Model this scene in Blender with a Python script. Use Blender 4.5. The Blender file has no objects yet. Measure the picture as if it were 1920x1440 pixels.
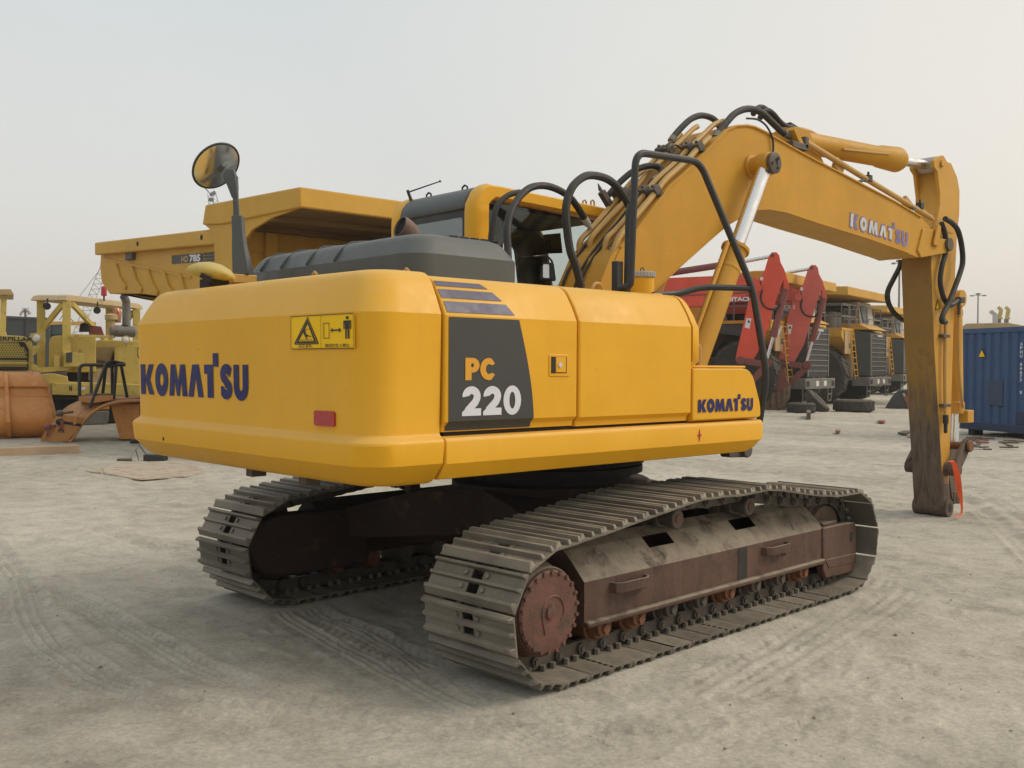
import bpy, bmesh, math, random
import numpy as np
from mathutils import Vector, Matrix, Quaternion
SC = bpy.context.scene
COL = SC.collection
PI = math.pi
V = Vector
RND = random.Random(7)

# ------------------------------------------------------------------ camera
CAM = V((-5.2955, -5.409, 1.7137))
YAW, PITCH, ROLL, FPX = 0.83550, -0.01799, 0.00523, 1871.6
cF = V((math.cos(PITCH)*math.cos(YAW), math.cos(PITCH)*math.sin(YAW), math.sin(PITCH)))
r0 = V((math.sin(YAW), -math.cos(YAW), 0)); u0 = r0.cross(cF)
cR = r0*math.cos(ROLL)+u0*math.sin(ROLL); cU = -r0*math.sin(ROLL)+u0*math.cos(ROLL)
cam = bpy.data.objects.new('camera', bpy.data.cameras.new('camera')); COL.objects.link(cam)
cam.matrix_world = Matrix(((cR.x, cU.x, -cF.x, CAM.x), (cR.y, cU.y, -cF.y, CAM.y), (cR.z, cU.z, -cF.z, CAM.z), (0, 0, 0, 1)))
cam.data.sensor_width = 36; cam.data.lens = 36*FPX/1920
cam.data.clip_start = 0.1; cam.data.clip_end = 6000
SC.camera = cam

# ------------------------------------------------------------------ sky, sun, exposure
SUN_AZ = math.radians(-38)          # world azimuth of the sun (from +x, counter-clockwise)
SUN_EL = math.radians(40)
world = bpy.data.worlds.new('World'); SC.world = world; world.use_nodes = True
wn, wl = world.node_tree.nodes, world.node_tree.links
wn.clear()
wo = wn.new('ShaderNodeOutputWorld'); bg = wn.new('ShaderNodeBackground'); bg.inputs['Strength'].default_value = 0.112
sky = wn.new('ShaderNodeTexSky'); sky.sky_type = 'NISHITA'; sky.sun_disc = False
sky.sun_elevation = SUN_EL; sky.sun_rotation = PI/2-SUN_AZ
sky.dust_density = 6.0; sky.air_density = 1.2; sky.ozone_density = 1.0
# a thick haze layer over the clear sky: grey-white, a little cooler overhead, a little warmer low down towards the sun
tc = wn.new('ShaderNodeTexCoord')
sep = wn.new('ShaderNodeSeparateXYZ'); wl.new(tc.outputs['Generated'], sep.inputs[0])
ramp = wn.new('ShaderNodeValToRGB'); wl.new(sep.outputs['Z'], ramp.inputs[0])
e = ramp.color_ramp.elements
e[0].position = 0.0; e[0].color = (6.9, 6.3, 5.6, 1)
e[1].position = 0.45; e[1].color = (5.3, 5.85, 6.0, 1)
m = e.new(0.14); m.color = (6.55, 6.5, 6.2, 1)
dot = wn.new('ShaderNodeVectorMath'); dot.operation = 'DOT_PRODUCT'
wl.new(tc.outputs['Generated'], dot.inputs[0])
dot.inputs[1].default_value = (math.cos(SUN_AZ)*math.cos(SUN_EL), math.sin(SUN_AZ)*math.cos(SUN_EL), math.sin(SUN_EL))
mr = wn.new('ShaderNodeMapRange'); wl.new(dot.outputs['Value'], mr.inputs[0])
mr.inputs[1].default_value = 0.1; mr.inputs[2].default_value = 1.0; mr.inputs[3].default_value = 0.0; mr.inputs[4].default_value = 0.75
warm = wn.new('ShaderNodeMixRGB'); wl.new(mr.outputs[0], warm.inputs[0]); wl.new(ramp.outputs[0], warm.inputs[1]); warm.inputs[2].default_value = (9.4, 8.2, 6.7, 1)
cn = wn.new('ShaderNodeTexNoise'); cn.inputs['Scale'].default_value = 1.4; cn.inputs['Detail'].default_value = 3
wl.new(tc.outputs['Generated'], cn.inputs['Vector'])
cr = wn.new('ShaderNodeMapRange'); wl.new(cn.outputs[0], cr.inputs[0]); cr.inputs[1].default_value = .3; cr.inputs[2].default_value = .7; cr.inputs[3].default_value = .97; cr.inputs[4].default_value = 1.03
cm = wn.new('ShaderNodeVectorMath'); cm.operation = 'SCALE'; wl.new(warm.outputs[0], cm.inputs[0]); wl.new(cr.outputs[0], cm.inputs['Scale'])
mix = wn.new('ShaderNodeMixRGB'); mix.inputs[0].default_value = 0.9
wl.new(sky.outputs[0], mix.inputs[1]); wl.new(cm.outputs[0], mix.inputs[2])
wl.new(mix.outputs[0], bg.inputs['Color']); wl.new(bg.outputs[0], wo.inputs['Surface'])

sl = bpy.data.lights.new('sun', 'SUN'); sl.energy = 1.35; sl.angle = math.radians(22); sl.color = (1.0, 0.9, 0.76)
so = bpy.data.objects.new('sun', sl); COL.objects.link(so)
sd = V((math.cos(SUN_AZ)*math.cos(SUN_EL), math.sin(SUN_AZ)*math.cos(SUN_EL), math.sin(SUN_EL)))
so.rotation_euler = (-sd).to_track_quat('-Z', 'Y').to_euler(); so.location = sd*60
SC.view_settings.view_transform = 'Standard'; SC.view_settings.look = 'None'
SC.view_settings.exposure = 0.16; SC.view_settings.gamma = 1.0; SC.view_settings.use_curve_mapping = False
SC.cycles.max_bounces = 8; SC.cycles.transparent_max_bounces = 12; SC.cycles.volume_bounces = 0
SC.cycles.volume_step_rate = 4

# ------------------------------------------------------------------ measuring helpers: the sight line of a photo pixel cut with a real plane
def ray(u, v): return cF + cR*((u-960)/FPX) - cU*((v-720)/FPX)
def P(u, v, ax, val):
    d = ray(u, v); i = 'xyz'.index(ax); return CAM + d*((val-CAM[i])/d[i])
def at(u, v, dep): return CAM + ray(u, v)*dep

# ------------------------------------------------------------------ mesh helpers
class MB:
    def __init__(s): s.v = []; s.f = []
    def add(s, vs, fs):
        n = len(s.v); s.v += [tuple(q) for q in vs]; s.f += [tuple(i+n for i in f) for f in fs]; return s
    def box(s, x0, x1, y0, y1, z0, z1, M=None):
        vs = [V((x, y, z)) for x in (x0, x1) for y in (y0, y1) for z in (z0, z1)]
        if M is not None: vs = [M @ q for q in vs]
        return s.add(vs, [(0, 1, 3, 2), (4, 6, 7, 5), (0, 4, 5, 1), (2, 3, 7, 6), (0, 2, 6, 4), (1, 5, 7, 3)])
    def prism(s, poly, ax, a, b, M=None):
        n = len(poly)
        def mk(p, t):
            q = {'x': (t, p[0], p[1]), 'y': (p[0], t, p[1]), 'z': (p[0], p[1], t)}[ax]
            return M @ V(q) if M is not None else V(q)
        vs = [mk(p, a) for p in poly]+[mk(p, b) for p in poly]
        return s.add(vs, [tuple(range(n)), tuple(range(2*n-1, n-1, -1))]+[(i, (i+1) % n, n+(i+1) % n, n+i) for i in range(n)])
    def loft(s, rings, caps=True, closed=True):
        n = len(rings[0]); b = len(s.v)
        for r in rings: s.v += [tuple(q) for q in r]
        for k in range(len(rings)-1):
            for i in range(n if closed else n-1):
                j = (i+1) % n
                s.f.append((b+k*n+i, b+k*n+j, b+(k+1)*n+j, b+(k+1)*n+i))
        if caps and closed:
            s.f.append(tuple(b+i for i in range(n))); s.f.append(tuple(b+(len(rings)-1)*n+i for i in range(n)))
        return s
    def tube(s, pts, r, n=8, caps=True):
        pts = [V(q) for q in pts]; m = len(pts)
        t = [(pts[min(i+1, m-1)]-pts[max(i-1, 0)]).normalized() for i in range(m)]
        a = V((0, 0, 1)) if abs(t[0].z) < .9 else V((1, 0, 0))
        nrm = (a-t[0]*a.dot(t[0])).normalized(); rings = []
        for i in range(m):
            nrm = (nrm-t[i]*nrm.dot(t[i])).normalized(); bn = t[i].cross(nrm)
            rr = r[i] if isinstance(r, (list, tuple)) else r
            rings.append([pts[i]+(nrm*math.cos(2*PI*k/n)+bn*math.sin(2*PI*k/n))*rr for k in range(n)])
        return s.loft(rings, caps)
    def cyl(s, p0, p1, r0, r1=None, n=16): return s.tube([p0, p1], [r0, r0 if r1 is None else r1], n)
    def lathe(s, prof, o, ax, n=24):
        o, ax = V(o), V(ax).normalized(); a = V((0, 0, 1)) if abs(ax.z) < .9 else V((1, 0, 0))
        e1 = (a-ax*a.dot(ax)).normalized(); e2 = ax.cross(e1)
        return s.loft([[o+ax*h+(e1*math.cos(2*PI*k/n)+e2*math.sin(2*PI*k/n))*max(r, 1e-4) for k in range(n)] for r, h in prof])
    def bar(s, p0, p1, w, h, up=(0, 0, 1)):
        p0, p1 = V(p0), V(p1); t = (p1-p0).normalized(); u = V(up); u = u-t*u.dot(t)
        if u.length < 1e-4: u = V((1, 0, 0)); u = u-t*u.dot(t)
        u.normalize(); b = t.cross(u)
        return s.loft([[p+b*(i*w/2)+u*(j*h/2) for i, j in ((-1, -1), (1, -1), (1, 1), (-1, 1))] for p in (p0, p1)])
    def ell(s, c, rx, ry, rz, n=14, m=8):
        c = V(c); rings = []
        for k in range(m+1):
            a = PI*k/m; rings.append([c+V((rx*max(math.sin(a), 1e-3)*math.cos(2*PI*i/n), ry*max(math.sin(a), 1e-3)*math.sin(2*PI*i/n), rz*math.cos(a))) for i in range(n)])
        return s.loft(rings)
    def mesh(s, name, mat=None, smooth=True, angle=35, recalc=True):
        me = bpy.data.meshes.new(name); me.from_pydata([tuple(q) for q in s.v], [], s.f)
        if recalc:
            bm = bmesh.new(); bm.from_mesh(me); bmesh.ops.recalc_face_normals(bm, faces=bm.faces); bm.to_mesh(me); bm.free()
        if mat is not None:
            for q in (mat if isinstance(mat, (list, tuple)) else [mat]): me.materials.append(q)
        if smooth:
            me.shade_smooth(); me.set_sharp_from_angle(angle=math.radians(angle))
        return me
    def build(s, name, mat, parent=None, bevel=0, smooth=True, angle=35, seg=2):
        return link(name, s.mesh(name, mat, smooth, angle), parent, bevel, seg)

def link(name, me, parent=None, bevel=0, seg=2):
    o = bpy.data.objects.new(name, me); COL.objects.link(o)
    if parent is not None: o.parent = parent
    if bevel:
        b = o.modifiers.new('bevel', 'BEVEL'); b.width = bevel; b.segments = seg; b.limit_method = 'ANGLE'; b.angle_limit = math.radians(40)
    return o
def tag(o, label=None, cat=None, group=None, kind=None):
    for k, q in (('label', label), ('category', cat), ('group', group), ('kind', kind)):
        if q: o[k] = q
    return o
def thing(name, label, cat, loc=(0, 0, 0), rz=0.0, group=None):
    o = bpy.data.objects.new(name, None); COL.objects.link(o); o.location = loc; o.rotation_euler = (0, 0, rz)
    o.empty_display_size = .3
    return tag(o, label, cat, group)
def copy_tree(o, parent=None):
    c = o.copy(); COL.objects.link(c); c.parent = parent
    for ch in list(o.children): copy_tree(ch, c)
    return c
def smooth_path(pts, n=6):
    pts = [V(q) for q in pts]; out = []; m = len(pts)
    for i in range(m-1):
        p0, p1, p2, p3 = pts[max(i-1, 0)], pts[i], pts[i+1], pts[min(i+2, m-1)]
        for k in range(n):
            t = k/n
            out.append(0.5*((2*p1)+(p2-p0)*t+(2*p0-5*p1+4*p2-p3)*t*t+(3*p1-p0-3*p2+p3)*t**3))
    return out+[pts[-1]]
def round_path(pts, r, n=5):
    pts = [V(q) for q in pts]; out = [pts[0]]
    for i in range(1, len(pts)-1):
        a, b, c = pts[i-1], pts[i], pts[i+1]
        d1, d2 = (a-b), (c-b); rr = min(r, d1.length*.45, d2.length*.45)
        q0, q1 = b+d1.normalized()*rr, b+d2.normalized()*rr
        for k in range(n+1):
            t = k/n; out.append(q0*(1-t)**2+b*2*t*(1-t)+q1*t*t)
    return out+[pts[-1]]
def round_poly(pts, r, n=4):
    m = len(pts); out = []
    rs = r if isinstance(r, (list, tuple)) else [r]*m
    for i in range(m):
        a, b, c = V(pts[i-1]), V(pts[i]), V(pts[(i+1) % m])
        if rs[i] <= 0: out.append(tuple(b)); continue
        d1, d2 = a-b, c-b; rr = min(rs[i], d1.length*.48, d2.length*.48)
        q0, q1 = b+d1.normalized()*rr, b+d2.normalized()*rr
        for k in range(n+1):
            t = k/n; out.append(tuple(q0*(1-t)**2+b*2*t*(1-t)+q1*t*t))
    return out

# ------------------------------------------------------------------ materials
def paint(name, col, rough=.45, var=.12, dust=.3, dustcol=(.36, .31, .23), rust=0., rustcol=(.12, .05, .025), metal=0., bump=.0, bscale=40, streak=.0, scale=1.0, coat=0., spec=.5, wear=None, chips=0., rnd=0.):
    mt = bpy.data.materials.new(name); mt.use_nodes = True
    N, L = mt.node_tree.nodes, mt.node_tree.links
    b = N['Principled BSDF']
    def nw(t, **k):
        n = N.new(t)
        for a, q in k.items():
            if a.startswith('_'): setattr(n, a[1:], q)
            else: n.inputs[a].default_value = q
        return n
    tco = nw('ShaderNodeTexCoord')
    def noise(sc, det=4, rg=.55, vec=None):
        n = nw('ShaderNodeTexNoise', Scale=sc, Detail=det, Roughness=rg); L.new(vec or tco.outputs['Object'], n.inputs['Vector']); return n.outputs[0]
    def mrange(x, a, bb, c, d):
        n = nw('ShaderNodeMapRange'); L.new(x, n.inputs[0])
        for i, q in enumerate((a, bb, c, d)): n.inputs[i+1].default_value = q
        return n.outputs[0]
    def math_(op, x, y):
        n = nw('ShaderNodeMath', _operation=op)
        for i, q in enumerate((x, y)):
            if isinstance(q, (int, float)): n.inputs[i].default_value = q
            else: L.new(q, n.inputs[i])
        return n.outputs[0]
    def mixc(f, c1, c2, mode='MIX'):
        n = nw('ShaderNodeMixRGB', _blend_type=mode)
        if isinstance(f, (int, float)): n.inputs[0].default_value = f
        else: L.new(f, n.inputs[0])
        for i, q in ((1, c1), (2, c2)):
            if isinstance(q, tuple): n.inputs[i].default_value = (*q[:3], 1)
            else: L.new(q, n.inputs[i])
        return n.outputs[0]
    n1 = noise(1.7*scale, 5, .6); n2 = noise(9*scale, 5, .65); n3 = noise(60*scale, 3, .6)
    vv = math_('ADD', math_('MULTIPLY', n1, .6), math_('ADD', math_('MULTIPLY', n2, .28), math_('MULTIPLY', n3, .12)))
    k = mrange(vv, .32, .68, 1-var, 1+var*.6)
    base = nw('ShaderNodeVectorMath', _operation='SCALE'); base.inputs[0].default_value = col
    L.new(k, base.inputs['Scale']); c = base.outputs[0]
    if streak:
        mp = nw('ShaderNodeMapping'); mp.inputs['Scale'].default_value = (14*scale, 14*scale, .7*scale); L.new(tco.outputs['Object'], mp.inputs[0])
        st = mrange(noise(1.0, 4, .7, mp.outputs[0]), .52, .72, 0, streak)
        c = mixc(math_('MULTIPLY', st, mrange(n1, .35, .65, .2, 1)), c, tuple(q*.35+.06 for q in dustcol))
    if dust:
        g = nw('ShaderNodeNewGeometry'); sx = nw('ShaderNodeSeparateXYZ'); L.new(g.outputs['Normal'], sx.inputs[0])
        up = mrange(sx.outputs['Z'], -.05, .85, .02, 1.0)
        df = math_('MULTIPLY', math_('MULTIPLY', up, dust), mrange(math_('ADD', math_('MULTIPLY', n2, .6), math_('MULTIPLY', n1, .4)), .35, .62, .35, 1.1))
        c = mixc(df, c, dustcol)
    if wear:      # scuffed to bare dirty metal below a ragged height
        sp = nw('ShaderNodeSeparateXYZ'); L.new(tco.outputs['Object'], sp.inputs[0])
        mp = nw('ShaderNodeMapping'); mp.inputs['Scale'].default_value = (16, 16, 1.1); L.new(tco.outputs['Object'], mp.inputs[0])
        sn = noise(1.0, 5, .7, mp.outputs[0])
        hgt = math_('SUBTRACT', sp.outputs['Z'], math_('MULTIPLY', math_('SUBTRACT', sn, .5), wear[2]*1.6))
        wf = mrange(hgt, wear[0], wear[1], 1, 0)
        wc = mixc(mrange(noise(1.3, 5, .7, mp.outputs[0]), .4, .62, 0, 1), (.145, .105, .075), (.075, .045, .035))
        c = mixc(wf, c, wc)
    if rust:
        r1 = noise(5*scale, 8, .7); rf = mrange(r1, .60-.25*rust, .72-.22*rust, 0, 1)
        c = mixc(math_('MULTIPLY', rf, mrange(n2, .3, .6, .5, 1)), c, rustcol)
    if chips:     # small chips and specks in the paint
        vo = nw('ShaderNodeTexVoronoi', Scale=9*scale); L.new(tco.outputs['Object'], vo.inputs['Vector'])
        sz = math_('MULTIPLY', mrange(n2, .45, .7, 0, 1), .075)
        cf = math_('LESS_THAN', vo.outputs['Distance'], sz)
        c = mixc(math_('MULTIPLY', cf, chips), c, (.10, .06, .035))
    if rnd:
        oi = nw('ShaderNodeObjectInfo'); k2 = mrange(oi.outputs['Random'], 0, 1, 1-rnd, 1+rnd*.7)
        sv = nw('ShaderNodeVectorMath', _operation='SCALE'); L.new(c, sv.inputs[0]); L.new(k2, sv.inputs['Scale']); c = sv.outputs[0]
    L.new(c, b.inputs['Base Color'])
    L.new(mrange(n2, .3, .7, max(rough-.1, .05), min(rough+.15, 1)), b.inputs['Roughness'])
    b.inputs['Metallic'].default_value = metal
    b.inputs['Specular IOR Level'].default_value = spec
    if coat: b.inputs['Coat Weight'].default_value = coat; b.inputs['Coat Roughness'].default_value = .25
    if bump:
        bn = nw('ShaderNodeBump'); bn.inputs['Strength'].default_value = bump; bn.inputs['Distance'].default_value = .01
        L.new(noise(bscale*scale, 6, .65), bn.inputs['Height']); L.new(bn.outputs[0], b.inputs['Normal'])
    return mt

def glass(name, tint=(.6, .66, .64), refl=.035):
    mt = bpy.data.materials.new(name); mt.use_nodes = True
    N, L = mt.node_tree.nodes, mt.node_tree.links; N.clear()
    o = N.new('ShaderNodeOutputMaterial'); mx = N.new('ShaderNodeMixShader'); tr = N.new('ShaderNodeBsdfTransparent'); gl = N.new('ShaderNodeBsdfGlossy')
    tr.inputs[0].default_value = (*tint, 1); gl.inputs['Roughness'].default_value = .03; gl.inputs[0].default_value = (.8, .85, .85, 1)
    lw = N.new('ShaderNodeLayerWeight'); pw = N.new('ShaderNodeMath'); pw.operation = 'POWER'; pw.inputs[1].default_value = 4.0
    L.new(lw.outputs['Facing'], pw.inputs[0]); mp = N.new('ShaderNodeMapRange'); mp.inputs[3].default_value = refl; mp.inputs[4].default_value = .8
    L.new(pw.outputs[0], mp.inputs[0]); L.new(mp.outputs[0], mx.inputs[0])
    L.new(tr.outputs[0], mx.inputs[1]); L.new(gl.outputs[0], mx.inputs[2]); L.new(mx.outputs[0], o.inputs[0])
    return mt

M = {}
M['yel'] = paint('yellow_paint', (.80, .405, .014), .48, .09, .55, (.62, .44, .17), coat=.04, streak=.08, chips=.6, spec=.28)
M['boomyel'] = paint('ochre_boom_paint', (.56, .285, .024), .55, .16, .3, (.46, .33, .16), streak=.16, chips=.7, spec=.3)
M['armyel'] = paint('arm_paint', (.58, .295, .026), .55, .15, .3, (.40, .30, .17), streak=.2, wear=(.34, .62, .5))
M['armback'] = paint('arm_rear_shade_dirt', (.31, .17, .030), .55, .25, .25, (.32, .22, .12), streak=.35, wear=(1.0, 1.75, 1.0), rust=.08, rustcol=(.10, .06, .04))  # arm colour darkened for the rear face's shade and dirt, worn lower down
M['armworn'] = paint('worn_arm_end', (.125, .09, .065), .75, .35, .3, (.22, .18, .13), rust=.5, rustcol=(.07, .045, .035), streak=.5, bump=.4)
M['pipe'] = paint('pipe_paint', (.50, .29, .065), .5, .2, .4, (.40, .32, .2), scale=3)
M['black'] = paint('black_paint', (.022, .023, .024), .45, .2, .16, (.2, .19, .17))
M['rubber'] = paint('hose_rubber', (.018, .018, .018), .6, .25, .2, (.16, .15, .13), scale=4)
M['hood'] = paint('grey_hood_plastic', (.072, .080, .080), .45, .14, .35, (.17, .18, .175), streak=.2, bump=.15, bscale=200)
M['decalgrey'] = paint('dark_grey_decal', (.045, .046, .046), .5, .06, .12, (.2, .18, .15))
M['blue'] = paint('blue_lettering', (.018, .022, .125), .5, .1, .03, spec=.3)
M['stripe'] = paint('blue_grey_stripe', (.070, .068, .13), .5, .1, .12)
M['white'] = paint('white_print', (.68, .69, .74), .5, .05, .05)
M['orange'] = paint('orange_print', (.72, .34, .02), .5, .05, .05)
M['redrefl'] = paint('red_reflector', (.42, .010, .018), .25, .1, .05, coat=.5)
M['stickeryel'] = paint('sticker_yellow', (.95, .57, .008), .5, .05, .0, spec=.2)
M['ink'] = paint('black_print', (.018, .016, .014), .5, .05, .05)
M['chrome'] = paint('chrome_rod', (.75, .76, .78), .22, .05, .06, metal=1.0)
M['steel'] = paint('worn_track_steel', (.175, .155, .128), .6, .4, .75, (.34, .30, .235), rust=.0, metal=.25, bump=.35, bscale=60, streak=.25, rnd=.24)
M['linkst'] = paint('link_steel', (.11, .095, .08), .6, .3, .5, (.22, .19, .15), rust=.3, rustcol=(.09, .05, .03), metal=.3, bump=.3)
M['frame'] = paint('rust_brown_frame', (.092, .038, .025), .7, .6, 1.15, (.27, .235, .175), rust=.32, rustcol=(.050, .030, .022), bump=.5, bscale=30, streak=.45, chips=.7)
M['darkframe'] = paint('shaded_inner_frame', (.034, .017, .013), .75, .3, .35, (.12, .10, .08), rust=.1, bump=.3)  # frame brown darkened to carry the shade under the machine, plus dirt
M['truckunder'] = paint('shaded_yellow_underside', (.20, .105, .022), .7, .25, .1, streak=.2)  # truck yellow darkened: the shade below the canopy is put into the colour
M['drive'] = paint('red_brown_drive_cover', (.15, .060, .042), .7, .5, .6, (.25, .2, .15), rust=.5, rustcol=(.075, .045, .035), bump=.5, scale=2)
M['orangeroll'] = paint('rusty_orange_roller', (.19, .075, .03), .7, .3, .5, (.25, .2, .15), rust=.3)
M['dark'] = paint('dark_underbody', (.025, .022, .020), .8, .2, .3, (.1, .09, .075))
M['exhaust'] = paint('rusty_exhaust_pipe', (.17, .105, .085), .7, .3, .2, rust=.3, bump=.2)
M['mirrorglass'] = paint('mirror_glass', (.62, .64, .64), .1, .05, .25, (.4, .4, .38), metal=.9)
M['glass'] = glass('cab_glass', (.86, .90, .89))
M['glassrear'] = glass('tinted_rear_glass', (.40, .48, .48), .22)
M['interior'] = paint('cab_interior', (.028, .028, .029), .7, .15, .05)
M['headliner'] = paint('beige_curtain', (.20, .165, .15), .8, .1, .05)
M['bgyel'] = paint('faded_yellow_paint', (.52, .30, .055), .55, .2, .45, (.42, .33, .2), streak=.15)
M['truckyel'] = paint('truck_yellow_paint', (.60, .325, .03), .6, .15, .3, (.42, .32, .17), streak=.15, scale=.6)
M['paleyel'] = paint('pale_yellow_paint', (.56, .43, .10), .55, .22, .4, (.45, .38, .25), streak=.2, rust=.12)
M['roofdust'] = paint('dusty_canopy', (.44, .33, .16), .6, .2, .6, (.42, .34, .24), streak=.1)
M['orangebk'] = paint('orange_brown_bucket', (.56, .225, .045), .55, .25, .35, (.42, .27, .15), streak=.25, rust=.12, rustcol=(.28, .10, .03))
M['orangefd'] = paint('orange_fender', (.48, .21, .06), .55, .2, .4, (.42, .28, .16), streak=.2)
M['greybox'] = paint('grey_truck_box', (.042, .046, .05), .6, .2, .08)
M['greyst'] = paint('grey_steel', (.16, .155, .14), .55, .25, .4, (.28, .25, .2), rust=.2)
M['redex'] = paint('red_excavator_paint', (.70, .075, .034), .55, .2, .12, (.40, .2, .14), streak=.2)
M['redex2'] = paint('faded_red_paint', (.60, .115, .085), .55, .22, .25, (.40, .22, .18), streak=.2)
M['redcyl'] = paint('dark_red_paint', (.20, .055, .045), .6, .25, .35, (.25, .18, .14))
M['bucketwear'] = paint('worn_bucket_steel', (.22, .155, .10), .6, .35, .4, (.3, .25, .18), rust=.4, metal=.3)
M['tyre'] = paint('dusty_tyre_rubber', (.05, .045, .038), .85, .25, .55, (.19, .165, .13), bump=.3)
M['grille'] = paint('dark_grille', (.035, .035, .034), .6, .25, .4, (.2, .18, .15), scale=.7)
M['bargrey'] = paint('pale_grey_bars', (.19, .185, .17), .6, .2, .3)
M['cream'] = paint('cream_cab_paint', (.50, .46, .38), .5, .12, .3)
M['creampanel'] = paint('pale_orange_panel', (.52, .36, .20), .55, .15, .3)
M['cont'] = paint('blue_container_paint', (.030, .080, .20), .55, .18, .12, (.2, .2, .2), streak=.25, rust=.08, rustcol=(.10, .07, .05))
M['contpatch'] = paint('dark_repair_patch', (.035, .06, .115), .6, .2, .15)
M['contdark'] = paint('container_base_rail', (.016, .032, .08), .6, .2, .15)
M['timber'] = paint('weathered_timber', (.42, .30, .19), .8, .3, .3, (.42, .35, .26), streak=.3, bump=.3)
M['card'] = paint('soiled_cardboard', (.50, .42, .33), .8, .3, .3, rust=.35, rustcol=(.26, .13, .09))
M['scrap'] = paint('brown_scrap', (.10, .075, .055), .8, .3, .3)
M['scrapred'] = paint('red_scrap', (.28, .10, .065), .8, .3, .3)
M['strap'] = paint('orange_webbing', (.80, .105, .025), .7, .15, .05)
M['pole'] = paint('galvanised_pole', (.16, .165, .17), .6, .1, .1)
M['lattice'] = paint('crane_lattice', (.24, .245, .25), .6, .1, .1)
M['lens'] = paint('lamp_glass', (.78, .78, .74), .12, .05, .0)
M['palm'] = paint('palm_green', (.07, .085, .05), .8, .3, .1)
M['trunk'] = paint('palm_trunk', (.14, .11, .08), .9, .3, .1)
M['palegrey'] = paint('pale_grey_steel', (.45, .44, .42), .6, .15, .2)
M['graypaper'] = paint('faded_white_sheet', (.55, .53, .52), .7, .1, .1)
M['copper'] = paint('copper_plastic_wrap', (.45, .19, .10), .3, .4, .0, metal=.6)
M['teal'] = paint('dark_teal_cab', (.035, .06, .06), .4, .2, .1)
M['darkgrey'] = paint('dark_grey_steel', (.055, .058, .060), .6, .2, .25, (.2, .19, .17))

# ------------------------------------------------------------------ lettering helpers
def font_mesh(text, size=1.0, bold=0.0):
    cu = bpy.data.curves.new('lettering', 'FONT'); cu.body = text; cu.size = size; cu.offset = bold; cu.resolution_u = 3
    o = bpy.data.objects.new('lettering', cu); COL.objects.link(o)
    dg = bpy.context.evaluated_depsgraph_get(); me = bpy.data.meshes.new_from_object(o.evaluated_get(dg))
    vs = [v.co.copy() for v in me.vertices]; fs = [tuple(p.vertices) for p in me.polygons]
    bpy.data.objects.remove(o); bpy.data.curves.remove(cu); bpy.data.meshes.remove(me)
    return vs, fs
def font_on(name, text, mat, parent, o, ex, ey, h, width=None, bold=.0, mirror=False, lift=.004):
    """flat lettering: o = lower left corner, ex/ey unit vectors in the surface, h = capital height"""
    vs, fs = font_mesh(text, 1.0, bold)
    x0, x1 = min(q.x for q in vs), max(q.x for q in vs); y0, y1 = min(q.y for q in vs), max(q.y for q in vs)
    sy = h/(y1-y0); sx = (width/(x1-x0)) if width else sy
    ex, ey = V(ex).normalized(), V(ey).normalized(); n = ex.cross(ey)
    mb = MB(); mb.add([V(o)+ex*((x1-q.x if mirror else q.x-x0)*sx)+ey*((q.y-y0)*sy)+n*lift for q in vs], fs)
    me = mb.mesh(name, mat, False, recalc=False)
    return link(name, me, parent)
def fill(contours):
    cu = bpy.data.curves.new('c', 'CURVE'); cu.dimensions = '2D'; cu.fill_mode = 'BOTH'
    for c in contours:
        s = cu.splines.new('POLY'); s.points.add(len(c)-1); s.use_cyclic_u = True
        for i, q in enumerate(c): s.points[i].co = (q[0], q[1], 0, 1)
    o = bpy.data.objects.new('c', cu); COL.objects.link(o)
    dg = bpy.context.evaluated_depsgraph_get(); me = bpy.data.meshes.new_from_object(o.evaluated_get(dg))
    vs = [v.co.copy() for v in me.vertices]; fs = [tuple(p.vertices) for p in me.polygons]
    bpy.data.objects.remove(o); bpy.data.curves.remove(cu); bpy.data.meshes.remove(me)
    # split long edges so that lettering can follow a curved panel is not needed: letters are narrow
    return vs, fs
def ellc(cx, cy, rx, ry, a0=0, a1=360, n=20):
    return [(cx+rx*math.cos(math.radians(a0+(a1-a0)*k/n)), cy+ry*math.sin(math.radians(a0+(a1-a0)*k/n))) for k in range(n if abs(a1-a0) == 360 else n+1)]
def stroke(path, w):
    a = []; b = []; m = len(path)
    for i in range(m):
        t = V((path[min(i+1, m-1)][0]-path[max(i-1, 0)][0], path[min(i+1, m-1)][1]-path[max(i-1, 0)][1])).normalized()
        n = V((-t.y, t.x)); q = V(path[i]); ww = w[i] if isinstance(w, list) else w
        a.append(tuple(q+n*ww/2)); b.append(tuple(q-n*ww/2))
    return a+b[::-1]
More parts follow.
